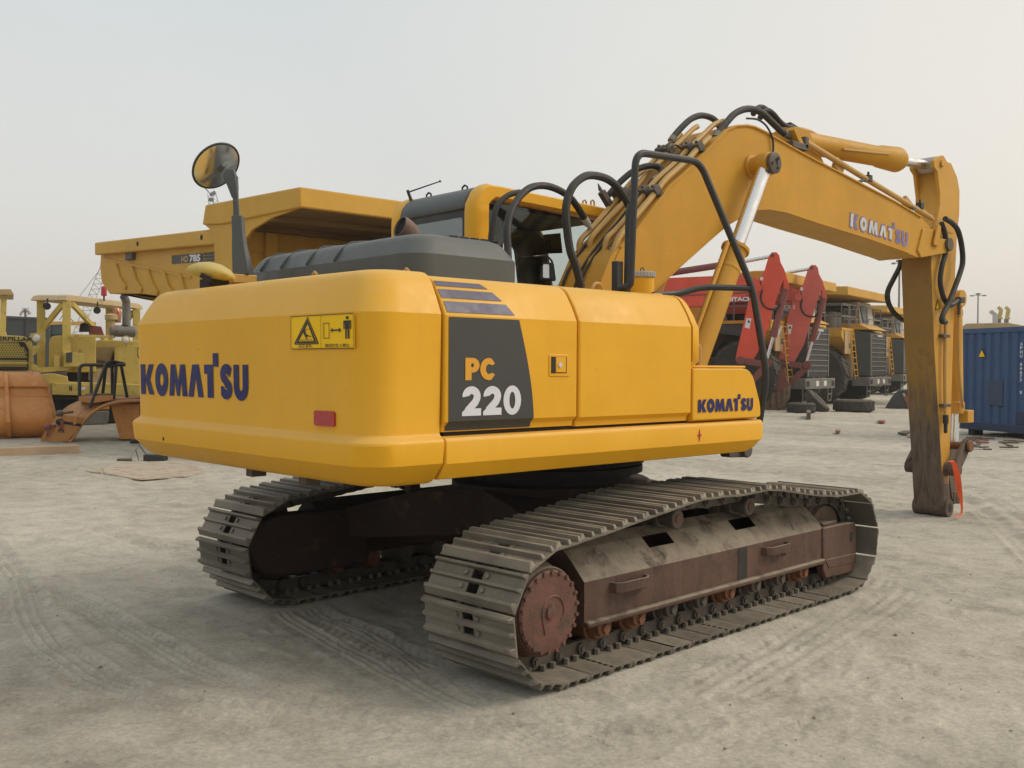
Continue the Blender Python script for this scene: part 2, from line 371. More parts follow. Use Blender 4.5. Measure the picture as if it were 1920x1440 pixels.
# heavy rounded capitals: unit height, list of (offset contours) per glyph, advance width
GL = {
 'K': (1.06, [[[(0, 0), (.36, 0), (.36, 1), (0, 1)]], [[(.36, .5), (.66, 1), (1.04, 1), (.72, .5), (1.04, 0), (.66, 0)]]]),
 'O': (1.0, [[ellc(.5, .5, .49, .54), ellc(.5, .5, .15, .2)]]),
 'M': (1.3, [[[(0, 0), (.14, 1), (.47, 1), (.65, .45), (.83, 1), (1.16, 1), (1.3, 0), (.96, 0), (.9, .5), (.74, 0), (.56, 0), (.4, .5), (.34, 0)]]]),
 'A': (1.04, [[[(0, 0), (.3, 1), (.74, 1), (1.04, 0), (.69, 0), (.52, .62), (.35, 0)]]]),
 'T': (.92, [[[(0, 1), (0, .72), (.2, .72), (.2, 0), (.58, 0), (.58, 1)]], [[(.58, .94), (.92, .94), (.92, 1.34), (.58, 1.34)]]]),
 'S': (.80, [[stroke([(.69, .76)]+ellc(.42, .72, .235, .16, 25, 250, 12)+ellc(.40, .28, .235, .16, 75, -160, 12)+[(.08, .22)], .29)]]),
 'U': (.86, [[[(0, 1), (0, .38)]+ellc(.43, .38, .43, .42, 180, 360, 14)+[(.86, 1), (.54, 1), (.54, .38)]+ellc(.43, .38, .11, .14, 0, -180, 8)+[(.32, 1)]]]),
 'P': (.66, [[[(0, 0), (.30, 0), (.30, .34), (.36, .34)]+ellc(.36, .67, .33, .33, -90, 90, 12)+[(0, 1)], ellc(.34, .67, .07, .10, n=10)]]),
 'C': (.68, [[stroke([(.66, .86)]+ellc(.44, .5, .29, .365, 58, 302, 16)+[(.66, .14)], .28)]]),
 '2': (.74, [[stroke([(.155, .66)]+ellc(.36, .66, .215, .215, 170, -28, 12)+[(.50, .46), (.20, .16)], .265)], [[(0, 0), (.72, 0), (.72, .25), (.14, .25), (0, .13)]]]),
 '0': (.74, [[ellc(.36, .5, .36, .52), ellc(.36, .5, .12, .30)]]),
}
GC = {}
def logo(name, text, mat, parent, fmap, w, h, gap=.07, lift=.004):
    """lettering laid on a surface: fmap(s, t, lift) gives the point for s in 0..w along and t up"""
    tot = sum(GL[c][0] for c in text)+gap*(len(text)-1); x = 0; mb = MB()
    for c in text:
        adv, parts = GL[c]
        if c not in GC: GC[c] = [fill(p) for p in parts]
        for k, (vs, fs) in enumerate(GC[c]):
            mb.add([fmap((x+q.x)/tot*w, q.y*h, lift+.0006*k) for q in vs], fs)
        x += adv+gap
    return link(name, mb.mesh(name, mat, False, recalc=False), parent)
# ------------------------------------------------------------------ ground: one sheet to the horizon, fine near the camera
def vnoise(x, y, seed):
    xi, yi = np.floor(x).astype(np.int64), np.floor(y).astype(np.int64); fx, fy = x-xi, y-yi
    fx = fx*fx*(3-2*fx); fy = fy*fy*(3-2*fy)
    def h(a, b):
        q = (a*374761393+b*668265263+seed*974634777) & 0x7fffffff
        q = ((q ^ (q >> 13))*1274126177) & 0x7fffffff
        return ((q ^ (q >> 16)) & 0xffff)/65535.0
    return (h(xi, yi)*(1-fx)+h(xi+1, yi)*fx)*(1-fy)+(h(xi, yi+1)*(1-fx)+h(xi+1, yi+1)*fx)*fy
def gpt(u, v): q = P(u, v, 'z', 0.0); return (q.x, q.y)
# wheel and crawler marks: (centre line in the photo, width, depth, tread pitch, ribs)
RUTS = [
 ([(-60, 980), (20, 1080), (60, 1180), (140, 1255), (280, 1315), (480, 1340), (760, 1345)], .30, .022, .10, 5),
 ([(-80, 1130), (90, 1110), (220, 1175), (380, 1260), (620, 1330), (860, 1375)], .26, .018, .09, 5),
 ([(0, 1332), (180, 1328), (340, 1322), (700, 1360), (900, 1362), (1300, 1352)], .28, .020, .10, 5),
 ([(1640, 1090), (1560, 1150), (1440, 1225), (1330, 1290)], .32, .013, .10, 3),
 ([(1700, 1110), (1600, 1175), (1480, 1250), (1380, 1300)], .30, .011, .10, 3),
 ([(300, 1105), (430, 1115), (520, 1130)], .25, .014, .08, 3),
 ([(170, 985), (330, 1040), (560, 1130), (760, 1220), (900, 1300)], .26, .016, .10, 5),
 ([(540, 1150), (700, 1240), (820, 1300), (1000, 1390)], .26, .012, .10, 5),
 ([(1500, 930), (1640, 945), (1760, 960), (1900, 930)], .5, .03, .2, 2),
 ([(1130, 870), (1350, 880), (1560, 890), (1720, 905)], .5, .02, .2, 2),
 ([(1600, 870), (1760, 905), (1870, 960), (2000, 1060)], .6, .03, .25, 2),
 ([(1450, 1300), (1640, 1290), (1800, 1320), (1960, 1345)], .28, .014, .1, 5),
 ([(1010, 1380), (1300, 1375), (1500, 1365), (1700, 1330)], .25, .016, .1, 5),
]
def ground_height(x, y):
    z = (vnoise(x*.22, y*.22, 1)-.5)*.07+(vnoise(x*.7, y*.7, 2)-.5)*.04+(vnoise(x*2.1, y*2.1, 3)-.5)*.016
    r1 = vnoise(x*5.3, y*5.3, 4); z += (r1-.5)*.012
    r2 = vnoise(x*13, y*13, 5); z += np.where(r2 > .62, (r2-.62)*.035, 0)*(vnoise(x*.9, y*.9, 6) > .45)
    z += (vnoise(x*24, y*24, 8)-.5)*.005
    # scuffed clods and hollows
    r3 = vnoise(x*3.6+9, y*3.6, 11); z -= np.where(r3 > .7, (r3-.7)*.10, 0)*(vnoise(x*.5, y*.5, 12) > .42)
    for pts, w, dep, pit, ribs in RUTS:
        c = [V((*gpt(u, v), 0)) for u, v in pts]; c = smooth_path(c, 10)
        best = np.full(x.shape, 1e9); arc = np.zeros(x.shape); side = np.zeros(x.shape); s0 = 0
        bx0, bx1 = min(q.x for q in c)-.6, max(q.x for q in c)+.6; by0, by1 = min(q.y for q in c)-.6, max(q.y for q in c)+.6
        m = (x > bx0) & (x < bx1) & (y > by0) & (y < by1)
        if not m.any(): continue
        X, Y = x[m], y[m]; B = best[m]; A = arc[m]; S = side[m]
        for i in range(len(c)-1):
            a, b = c[i], c[i+1]; d = b-a; ln = d.length
            if ln < 1e-6: continue
            t = np.clip(((X-a.x)*d.x+(Y-a.y)*d.y)/(ln*ln), 0, 1)
            px, py = X-(a.x+d.x*t), Y-(a.y+d.y*t); q = np.hypot(px, py); k = q < B
            B = np.where(k, q, B); A = np.where(k, s0+t*ln, A); S = np.where(k, (d.x*py-d.y*px)/ln, S); s0 += ln
        inside = np.clip((w/2-B)/.03, 0, 1); rim = np.exp(-((B-w/2-.03)/.03)**2)
        fade = np.clip(.15+1.3*(vnoise(X*.7, Y*.7, 21)-.15), 0, 1)
        rib = .5+.5*np.cos(2*PI*ribs*S/w); edge = np.clip((np.abs(S)-w*.30)/.02, 0, 1); lug = (.5+.5*np.cos(2*PI*(A/pit+np.abs(S)*1.5/w)))
        z[m] += 2.0*fade*dep*(-inside*.45+rim*.35+inside*((1-edge)*rib+edge*lug)*.75)
    return z
def build_ground():
    ang = np.concatenate([np.linspace(-PI, -.72, 60)[:-1], np.linspace(-.72, .72, 700), np.linspace(.72, PI, 60)[1:-1]])+YAW
    rr = [0.0, .6, 1.2, 1.7]; r = 2.0
    while r < 10: rr.append(r); r *= 1.0042
    while r < 16: rr.append(r); r *= 1.0075
    while r < 60: rr.append(r); r *= 1.013
    while r < 4200: rr.append(r); r *= 1.12
    rr = np.array(rr); A, R = np.meshgrid(ang, rr)
    X = CAM.x+R*np.cos(A); Y = CAM.y+R*np.sin(A)
    Z = ground_height(X, Y)*np.clip(1.6-R/120, 0.0, 1)
    # level under the crawlers and the things that stand on it
    Z -= .015
    for cx, cy, hw in ((0, -1.29, .5), (0, 1.29, .5)):
        c, s = math.cos(DEL), math.sin(DEL); u = c*X+s*Y; v = -s*X+c*Y
        k = np.clip((np.maximum(np.abs(u)-1.9, np.abs(v-cy)-.36))/.18, 0, 1); Z = Z*k+(-.002)*(1-k)
    na, nr = len(ang), len(rr)
    co = np.stack([X, Y, Z], -1).reshape(-1, 3).astype(np.float32)
    i, j = np.meshgrid(np.arange(nr-1), np.arange(na)); i, j = i.ravel(), j.ravel(); j2 = (j+1) % na
    q = np.stack([i*na+j, (i+1)*na+j, (i+1)*na+j2, i*na+j2], -1).astype(np.int32)
    me = bpy.data.meshes.new('ground'); me.vertices.add(len(co)); me.vertices.foreach_set('co', co.ravel())
    me.loops.add(q.size); me.loops.foreach_set('vertex_index', q.ravel())
    me.polygons.add(len(q)); me.polygons.foreach_set('loop_start', np.arange(0, q.size, 4, dtype=np.int32))
    me.polygons.foreach_set('use_smooth', np.ones(len(q), dtype=bool))
    me.update(calc_edges=True); me.validate()
    return me
def ground_material():
    mt = bpy.data.materials.new('dusty_sand'); mt.use_nodes = True
    N, L = mt.node_tree.nodes, mt.node_tree.links; b = N['Principled BSDF']
    g = N.new('ShaderNodeTexCoord')
    def noise(sc, det=5, rg=.6, st=None):
        n = N.new('ShaderNodeTexNoise'); n.inputs['Scale'].default_value = sc; n.inputs['Detail'].default_value = det; n.inputs['Roughness'].default_value = rg
        if st:
            mp = N.new('ShaderNodeMapping'); mp.inputs['Scale'].default_value = st; mp.inputs['Rotation'].default_value = (0, 0, .35); L.new(g.outputs['Object'], mp.inputs[0]); L.new(mp.outputs[0], n.inputs['Vector'])
        else: L.new(g.outputs['Object'], n.inputs['Vector'])
        return n.outputs[0]
    def ramp(x, stops):
        r = N.new('ShaderNodeValToRGB'); L.new(x, r.inputs[0]); e = r.color_ramp.elements
        while len(e) < len(stops): e.new(.5)
        for k, (p, c) in enumerate(stops): e[k].position = p; e[k].color = (*c, 1)
        return r.outputs[0]
    def mix(f, a, c, mode='MIX'):
        m = N.new('ShaderNodeMixRGB'); m.blend_type = mode
        if isinstance(f, float): m.inputs[0].default_value = f
        else: L.new(f, m.inputs[0])
        L.new(a, m.inputs[1]); L.new(c, m.inputs[2]); return m.outputs[0]
    c1 = ramp(noise(.35, 6, .6, (1, .45, 1)), [(.34, (.285, .265, .222)), (.5, (.45, .42, .355)), (.66, (.575, .54, .465))])
    c2 = ramp(noise(3.2, 7, .68), [(.34, (.285, .265, .222)), (.5, (.455, .425, .36)), (.66, (.57, .535, .46))])
    c = mix(.5, c1, c2)
    f3 = N.new('ShaderNodeMapRange'); L.new(noise(38, 6, .7), f3.inputs[0]); f3.inputs[1].default_value = .3; f3.inputs[2].default_value = .7; f3.inputs[3].default_value = .76; f3.inputs[4].default_value = 1.17
    sc = N.new('ShaderNodeVectorMath'); sc.operation = 'SCALE'; L.new(c, sc.inputs[0]); L.new(f3.outputs[0], sc.inputs['Scale'])
    # darker damp or oily scuffs and scattered crumbs
    st = N.new('ShaderNodeMapRange'); L.new(noise(1.15, 8, .72, (1, .55, 1)), st.inputs[0]); st.inputs[1].default_value = .56; st.inputs[2].default_value = .70; st.inputs[3].default_value = 0; st.inputs[4].default_value = .6
    rgb = N.new('ShaderNodeRGB'); rgb.outputs[0].default_value = (.20, .185, .155, 1)
    c = mix(st.outputs[0], sc.outputs[0], rgb.outputs[0])
    vo = N.new('ShaderNodeTexVoronoi'); vo.inputs['Scale'].default_value = 7; L.new(g.outputs['Object'], vo.inputs['Vector'])
    cr = N.new('ShaderNodeMapRange'); L.new(vo.outputs['Distance'], cr.inputs[0]); cr.inputs[1].default_value = .05; cr.inputs[2].default_value = .09; cr.inputs[3].default_value = .55; cr.inputs[4].default_value = 0
    cn = N.new('ShaderNodeMath'); cn.operation = 'MULTIPLY'; L.new(cr.outputs[0], cn.inputs[0])
    gt = N.new('ShaderNodeMapRange'); L.new(noise(1.7, 3), gt.inputs[0]); gt.inputs[1].default_value = .5; gt.inputs[2].default_value = .62; L.new(gt.outputs[0], cn.inputs[1])
    rg2 = N.new('ShaderNodeRGB'); rg2.outputs[0].default_value = (.15, .13, .105, 1)
    c = mix(cn.outputs[0], c, rg2.outputs[0])
    L.new(c, b.inputs['Base Color']); b.inputs['Roughness'].default_value = .95; b.inputs['Specular IOR Level'].default_value = .15
    b1 = N.new('ShaderNodeBump'); b1.inputs['Strength'].default_value = .65; b1.inputs['Distance'].default_value = .018; L.new(noise(11, 10, .78), b1.inputs['Height'])
    b2 = N.new('ShaderNodeBump'); b2.inputs['Strength'].default_value = .6; b2.inputs['Distance'].default_value = .008; L.new(noise(70, 8, .75), b2.inputs['Height']); L.new(b1.outputs[0], b2.inputs['Normal'])
    L.new(b2.outputs[0], b.inputs['Normal'])
    return mt
DEL = math.radians(2.622)
gme = build_ground(); gme.materials.append(ground_material())
tag(link('ground', gme), 'dusty grey sand yard with wheel marks', None, None, 'structure')
# ================================================================== the excavator
EX = thing('crawler_excavator', 'large yellow crawler excavator with PC 220 lettering, its arm resting on the sand without bucket', 'excavator')
TM = Matrix.Rotation(DEL, 4, 'Z')          # crawlers are turned a little against the upper body
def tp(x, y, z): return TM @ V((x, y, z))

# ---- crawler shoes, links, rollers
def bolt_mesh():
    mb = MB()
    for x in (-.046, .032):
        for y in (-.082, .082): mb.cyl((x, y, .064), (x, y, .080), .016, .013, 6)
        for y in (-.125, .125): mb.cyl((x, y, .058), (x, y, .026), .019, .019, 6)
    return mb.mesh('shoe_bolts', M['steel'], True, 40)
def link_mesh():
    mb = MB()
    out = [(-.125, -.02), (-.125, .03), (-.10, .050), (-.03, .052), (.0, .045), (.06, .050), (.115, .045), (.125, .0), (.11, -.035), (.05, -.042), (0, -.036), (-.06, -.042), (-.11, -.038)]
    for y in (-.085, .085): mb.prism(out, 'y', y-.018, y+.018)
    mb.cyl((-.095, -.125, 0), (-.095, .125, 0), .030, .030, 12)
    mb.cyl((-.095, -.135, 0), (-.095, .135, 0), .017, .017, 8)
    return mb.mesh('track_link', M['linkst'], True, 40)
BOLT, LINK = bolt_mesh(), link_mesh()
# mud slots are cut right through the shoe between the grousers
def shoe_with_holes():
    """triple-grouser shoe as a plate with two long mud slots and clipped grouser ends"""
    mb = MB(); W = .35
    cells_x = [-.10, -.092, -.078, -.070, -.022, -.016, .000, .006, .058, .064, .082, .112]
    def top(x, edge):
        g = {-.10: .067, -.092: .097, -.078: .097, -.070: .067, -.022: .067, -.016: .095, .000: .095, .006: .067, .058: .068, .064: .100, .082: .100, .112: .064}[x]
        return min(g, .074) if edge else g
    cells_y = [-W, -W+.010, -.042, .042, W-.010, W]
    nx, ny = len(cells_x), len(cells_y); idx = {}
    for i, x in enumerate(cells_x):
        for j, y in enumerate(cells_y):
            e = j in (0, ny-1)
            idx[i, j, 1] = len(mb.v); mb.v.append((x, y, top(x, e)))
            idx[i, j, 0] = len(mb.v); mb.v.append((x, y, .058))
    holes = {(3, 2), (7, 2)}
    for i in range(nx-1):
        for j in range(ny-1):
            if (i, j) in holes:
                for (a, b) in (((i, j), (i+1, j)), ((i+1, j), (i+1, j+1)), ((i+1, j+1), (i, j+1)), ((i, j+1), (i, j))):
                    mb.f.append((idx[(*a, 1)], idx[(*b, 1)], idx[(*b, 0)], idx[(*a, 0)]))
                continue
            mb.f.append((idx[i, j, 1], idx[i+1, j, 1], idx[i+1, j+1, 1], idx[i, j+1, 1]))
            mb.f.append((idx[i, j, 0], idx[i, j+1, 0], idx[i+1, j+1, 0], idx[i+1, j, 0]))
    for i in range(nx-1):
        for j in (0, ny-1): mb.f.append((idx[i, j, 1], idx[i, j, 0], idx[i+1, j, 0], idx[i+1, j, 1]))
    for j in range(ny-1):
        for i in (0, nx-1): mb.f.append((idx[i, j, 1], idx[i, j+1, 1], idx[i, j+1, 0], idx[i, j, 0]))
    return mb.mesh('track_shoe', M['steel'], False)
SHOE = shoe_with_holes()
SPX, SPZ, RP = -1.668, .397, .297; IDX, IDZ, RI = 1.65, .405, .30
TOPS = [(1.65, .705), (1.35, .700), (.97, .745), (.72, .785), (.43, .828), (.05, .822), (-.32, .836), (-.5, .826), (-.88, .782), (-1.24, .738), (-1.43, .716), (-1.668, .694)]
def track_path():
    pts = [(SPX+(IDX-SPX)*k/60, .10+.004*0) for k in range(61)]
    pts += [(IDX+RI*math.sin(a), .10+RI-RI*math.cos(a)) for a in [PI*k/24 for k in range(1, 24)]]
    pts += [(q.x, q.z) for q in smooth_path([V((a, 0, b)) for a, b in TOPS], 6)]
    pts += [(SPX-RP*math.sin(a), SPZ+RP*math.cos(a)) for a in [PI*k/24 for k in range(1, 24)]]
    return [V((a, 0, b)) for a, b in pts]
PATH = track_path(); PATH.append(PATH[0])
CUM = [0]
for a, b in zip(PATH, PATH[1:]): CUM.append(CUM[-1]+(b-a).length)
def along(s):
    s = s % CUM[-1]
    k = next(i for i in range(len(CUM)-1) if CUM[i+1] >= s); t = (s-CUM[k])/max(CUM[k+1]-CUM[k], 1e-9); return PATH[k].lerp(PATH[k+1], t)
NS = round(CUM[-1]/.19); PITCHS = CUM[-1]/NS
def crawler(yc, sgn):
    """sgn +1: outer side is -y (the machine's right crawler), -1: mirrored"""
    tr = MB()                                                          # the chain's bushings: its own small mesh
    pins = [along(k*PITCHS+.045) for k in range(NS)]
    for q in pins: tr.cyl((q.x, -.055, q.z), (q.x, .055, q.z), .034, .034, 8)
    o = tr.build('crawler_track', M['linkst'], EX); o['kind'] = 'stuff'; o.matrix_local = TM @ Matrix.Translation((0, yc, 0))
    for k in range(NS):
        a, b = pins[k], pins[(k+1) % NS]; c = (a+b)/2; d = (b-a).normalized()
        # local x along travel, local z outward
        X = d; Yv = V((0, 1, 0)); Z = V((d.z, 0, -d.x))
        if k % 7 == 3: c = c+Z*.003
        m = Matrix(((X.x, 0, Z.x, c.x), (0, 1, 0, 0), (X.z, 0, Z.z, c.z), (0, 0, 0, 1)))
        fl = Matrix.Diagonal((1, -1, 1, 1)) if m.determinant() < 0 else Matrix.Identity(4)
        jit = Matrix.Translation((0, RND.uniform(-.004, .004), 0))
        s = link('track_shoe', SHOE, o); s.matrix_local = m @ jit @ fl
        s2 = link('track_link', LINK, o); s2.matrix_local = m @ fl
        s3 = link('shoe_bolts', BOLT, s); s3['kind'] = 'stuff'; s3.matrix_local = Matrix.Identity(4)
    return o
for yc, sg in ((-1.29, 1), (1.29, -1)):
    crawler(yc, sg)
    T2 = TM @ Matrix.Translation((0, yc, 0)) @ Matrix.Diagonal((1, sg, 1, 1))     # -y is always the outer side below
    def put(name, mb, mat, parent, bevel=.008, angle=35):
        mb.v = [tuple(T2 @ V(q)) for q in mb.v]
        return mb.build(name, mat, parent, bevel, True, angle)
    # track frame: sloping dust-covered top, vertical outer web, lip along the bottom; two windows in the slope
    fr = MB(); x0, x1 = -1.33, 1.39
    def slope_cell(a, b, h=None):
        pass
    xs = [x0, -.62, -.36, .34, .60, x1]; top = [(-.21, .505), (-.12, .60), (-.055, .66), (.05, .70)]
    for i in range(len(xs)-1):
        for j in range(3):
            if i in (1, 3) and j == 1: continue
            (ya, za), (yb, zb) = top[j], top[j+1]
            fr.add([(xs[i], ya, za), (xs[i+1], ya, za), (xs[i+1], yb, zb), (xs[i], yb, zb)], [(0, 1, 2, 3)])
    fr.add([(x0, .05, .70), (x1, .05, .70), (x1, .16, .62), (x0, .16, .62), (x1, .16, .26), (x0, .16, .26)], [(0, 1, 2, 3), (3, 2, 4, 5)])
    fr.add([(x0, -.21, .255), (x1, -.21, .255), (x1, -.21, .505), (x0, -.21, .505), (x0, .16, .255), (x1, .16, .255)], [(0, 1, 2, 3), (0, 4, 5, 1)])
    for x in (x0, x1): fr.add([(x, -.21, .255), (x, -.21, .505), (x, -.12, .60), (x, -.055, .66), (x, .05, .70), (x, .16, .62), (x, .16, .255)], [(0, 1, 2, 3, 4, 5, 6)])
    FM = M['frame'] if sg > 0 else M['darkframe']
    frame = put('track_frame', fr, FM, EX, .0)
    lip = MB().box(x0, x1-.02, -.245, -.20, .247, .285); put('bottom_lip', lip, M['frame'], frame, .012)
    inn = MB().box(x0+.03, x1-.03, -.12, .05, .30, .42); put('inner_web', inn, M['dark'], frame, 0)
    for xa in (-.93, .70):
        st = MB().tube([V((xa-.17, -.212, .445)), V((xa-.165, -.262, .442)), V((xa-.15, -.272, .441)), V((xa+.12, -.272, .441)), V((xa+.135, -.262, .442)), V((xa+.14, -.212, .445))], .010, 6)
        st = MB(); pl = [(xa-.18, -.208), (xa-.17, -.25), (xa-.13, -.275), (xa+.10, -.275), (xa+.14, -.25), (xa+.15, -.208), (xa+.138, -.208), (xa+.128, -.243), (xa+.095, -.262), (xa-.125, -.262), (xa-.16, -.243), (xa-.168, -.208)]
        st.prism(pl, 'z', .415, .475); put('step', st, M['frame'], frame, .003)
    hl = MB().prism([(.80, .375), (.85, .375), (.85, .43), (.80, .43)], 'y', -.2135, -.205); put('slot', hl, M['dark'], frame, 0)
    hl = MB().box(.23, .34, -.2132, -.205, .29, .50); put('paint_patch', hl, M['dark'], frame, 0)
    # idler yoke guard
    gd = MB(); gd.prism([(x1-.02, .515), (x1-.02, .20), (x1+.03, .125), (1.86, .115), (1.90, .19), (1.90, .46), (1.87, .505), (1.62, .515)], 'y', -.225, -.165)
    put('idler_guard', gd, M['frame'], frame, .01)
    rb = MB().prism([(1.40, .27), (1.45, .20), (1.84, .19), (1.88, .26)], 'y', -.2295, -.22); put('guard_rib', rb, M['frame'], frame, .003)
    hl = MB().box(1.79, 1.83, -.2285, -.215, .36, .43); put('slot', hl, M['dark'], frame, 0)
    gt = MB().box(1.40, 1.62, -.205, -.06, .512, .545); put('guard_top', gt, M['frame'], frame, .01)
    # idler, sprocket, final drive
    idl = MB().lathe([(.08, -.10), (.20, -.10), (.235, -.085), (.235, -.05), (.275, -.045), (.275, .045), (.235, .05), (.235, .085), (.20, .10), (.08, .10)], (IDX, 0, IDZ), (0, 1, 0), 32)
    put('idler_wheel', idl, M['frame'], EX, 0)
    sp = MB(); teeth = []
    for k in range(42):
        a = 2*PI*k/42; teeth.append((SPX+math.cos(a)*(.30 if k % 2 else .262), SPZ+math.sin(a)*(.30 if k % 2 else .262)))
    sp.prism(teeth, 'y', -.032, .032); put('drive_sprocket', sp, M['linkst'], EX, 0)
    FDX, FDZ = -1.69, .412
    fd = MB().lathe([(.25, .02), (.255, -.10), (.262, -.11), (.262, -.15), (.244, -.19), (.240, -.25), (.232, -.262), (.10, -.264)], (FDX, 0, FDZ), (0, 1, 0), 48)
    hsg = put('final_drive', fd, M['frame'], EX, 0)
    fd = MB().lathe([(.222, -.255), (.224, -.276), (.212, -.286), (.10, -.288), (.001, -.288)], (FDX, 0, FDZ), (0, 1, 0), 48); drv = put('drive_cover', fd, M['drive'], hsg, 0)
    rg = MB(); RB = .211
    for k in range(22):
        a = 2*PI*(k+.3)/22; rg.cyl((FDX+RB*math.cos(a), -.27, FDZ+RB*math.sin(a)), (FDX+RB*math.cos(a), -.296, FDZ+RB*math.sin(a)), .0145, .012, 6)
    put('cover_bolts', rg, M['drive'], hsg, 0)['kind'] = 'stuff'
    rg = MB().tube([(FDX+.085*math.cos(a)+.02, -.289, FDZ+.085*math.sin(a)) for a in [math.radians(q) for q in range(-40, 220, 20)]]+[(FDX-.04, -.289, FDZ-.11)], .006, 6)
    put('cast_rib', rg, M['drive'], hsg, 0)
    cp = MB().lathe([(.035, 0), (.035, -.014), (.02, -.018), (.001, -.018)], (FDX, -.286, FDZ), (0, 1, 0), 12); put('plug', cp, M['drive'], hsg, 0)
    # drive motor cover on the inner side
    mc = MB(); mc.prism([(SPX+.30*math.cos(math.radians(a)), SPZ+.02+.22*math.sin(math.radians(a))) for a in range(90, 271, 12)]+[(-.95, .19), (-.95, .63)], 'y', .06, .27)
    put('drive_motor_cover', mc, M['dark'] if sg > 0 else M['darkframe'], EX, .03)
    # rollers
    for k in range(8):
        x = -1.13+k*.325; rm = M['orangeroll'] if k in (0, 1, 4, 7) else M['linkst']
        ro = MB().lathe([(.03, -.155), (.062, -.155), (.068, -.135), (.068, -.11), (.085, -.105), (.085, .105), (.062, .15), (.03, .155)], (x, 0, .202), (0, 1, 0), 16)
        q = put('track_roller', ro, rm, EX, 0)
        bk = MB().prism([(x-.07, .262), (x-.055, .19), (x-.03, .165), (x+.03, .165), (x+.055, .19), (x+.07, .262)], 'y', -.195, -.15); put('bracket', bk, rm, q, .004)
        bk = MB().cyl((x, -.19, .205), (x, -.212, .205), .030, .026, 8); put('axle_cap', bk, rm, q, 0)
    for x in (-.38, .457):
        ro = MB().lathe([(.02, .12), (.05, .12), (.05, .02), (.065, .01), (.065, -.03), (.05, -.035), (.05, -.10), (.062, -.105), (.062, -.155), (.055, -.162), (.02, -.162)], (x, 0, .755), (0, 1, 0), 18)
        q = put('carrier_roller', ro, M['linkst'], EX, 0)
        bk = MB().prism([(x-.07, .64), (x+.07, .64), (x+.04, .78), (x-.04, .78)], 'y', -.02+.08, .08+.06); put('bracket', bk, M['frame'], q, .005)
        bk = MB().lathe([(.03, 0), (.03, -.006), (.001, -.006)], (x, -.162, .755), (0, 1, 0), 14); put('axle_cap', bk, M['drive'], q, 0)
# ---- centre frame (X shaped) and slewing ring
cb = MB()
for sx in (-1, 1):
    for sy in (-1, 1):
        cb.loft([[tp(sx*a, sy*b, z) for a, b, z in ring] for ring in (
            [(.25, .0, .52), (.75, .0, .52), (.75, .0, .86), (.25, .0, .86)],
            [(.45, .62, .46), (.95, .55, .46), (.95, .55, .78), (.45, .62, .80)],
            [(.62, 1.14, .40), (1.18, 1.14, .40), (1.18, 1.14, .62), (.62, 1.14, .64)])])
cb.prism([tuple((TM @ V((math.cos(a)*.78, math.sin(a)*.72, 0)))[:2]) for a in [2*PI*k/24 for k in range(24)]], 'z', .50, .87)
cb.build('centre_frame', M['darkframe'], EX, .01)
ring = MB().lathe([(.56, .865), (.60, .87), (.60, .93), (.69, .935), (.69, .985), (.64, .99), (.64, 1.0), (.70, 1.005), (.70, 1.05), (.60, 1.055), (.60, 1.10)], (0, 0, 0), (0, 0, 1), 56)
ro = ring.build('slewing_ring', M['dark'], EX)
bt = MB()
for k in range(36):
    a = 2*PI*k/36; bt.cyl((.665*math.cos(a), .665*math.sin(a), 1.05), (.665*math.cos(a), .665*math.sin(a), 1.075), .016, .016, 6)
bt.build('ring_bolts', M['dark'], ro)
# ---- upper floor frame
fl = MB().box(-2.05, .70, -1.25, 1.28, 1.13, 1.22); fl.box(-1.9, .9, -.42, .18, 1.09, 1.30); fl.box(.1, .95, -.36, .12, 1.22, 1.9)
fl.box(-2.0, .6, 1.0, 1.30, 1.15, 1.4)
FLO = fl.build('upper_frame', M['dark'], EX, .01)
# ---- panel profile shared by the side doors: (inset, z)
HW = 1.357
def prof(z0, shoulder=1.975, top=2.205, inner=.62):
    return [(.035, z0), (.03, z0+.03), (.0, z0+.055), (.0, shoulder), (.042, shoulder+.085), (.085, shoulder+.152), (.102, shoulder+.174), (.122, shoulder+.192), (.150, shoulder+.206), (.19, shoulder+.216), (.26, top-.008), (.38, top-.004), (inner, top)]
def side_panel(name, x0, x1, z0, thick=.05, r=.012, sgn=-1, **k):
    pr = prof(z0, **k); mb = MB(); rings = []
    inner = [(d+thick, z-(.03 if i > 3 else 0)) for i, (d, z) in enumerate(pr)]
    loop = pr+inner[::-1]
    for x, dd in ((x0, r), (x0+r*.35, r*.3), (x0+r, 0), (x1-r, 0), (x1-r*.35, r*.3), (x1, r)):
        rings.append([V((x, sgn*(HW-d-(dd if i < len(pr) else 0)), z)) for i, (d, z) in enumerate(loop)])
    mb.loft(rings); return mb.build(name, M['yel'], EX, 0, True, 24)
D1 = side_panel('side_door', -2.098, -1.118, 1.368)
D2 = side_panel('side_door', -1.102, -.048, 1.362)
side_panel('side_door', -2.098, -.55, 1.368, sgn=1)
# dark gap liners behind the door seams
for q in ((-2.06, .02, -HW+.06, -HW+.12, 1.30, 1.95), (-2.06, .0, -1.20, -.75, 1.90, 2.14), (-2.06, .0, HW-.12, HW-.06, 1.30, 1.95)):
    MB().box(*q).build('inner_bulkhead', M['dark'], FLO)
# rounded end cap of the tank at the front of the doors
pr = prof(1.70); mb = MB(); rings = []
for x, dz, ins in ((-.036, 0, 0), (.0, .0, .0), (.03, .012, .008), (.055, .04, .022), (.072, .085, .05), (.082, .14, .09)):
    rings.append([V((x, -(HW-d-ins), z-(dz*max(0, (z-1.9))/.3))) for d, z in pr]+[V((x, -.74, 2.205-dz)), V((x, -.74, 1.70))])
mb.loft(rings); mb.build('tank_end_cap', M['yel'], EX, 0, True, 55)
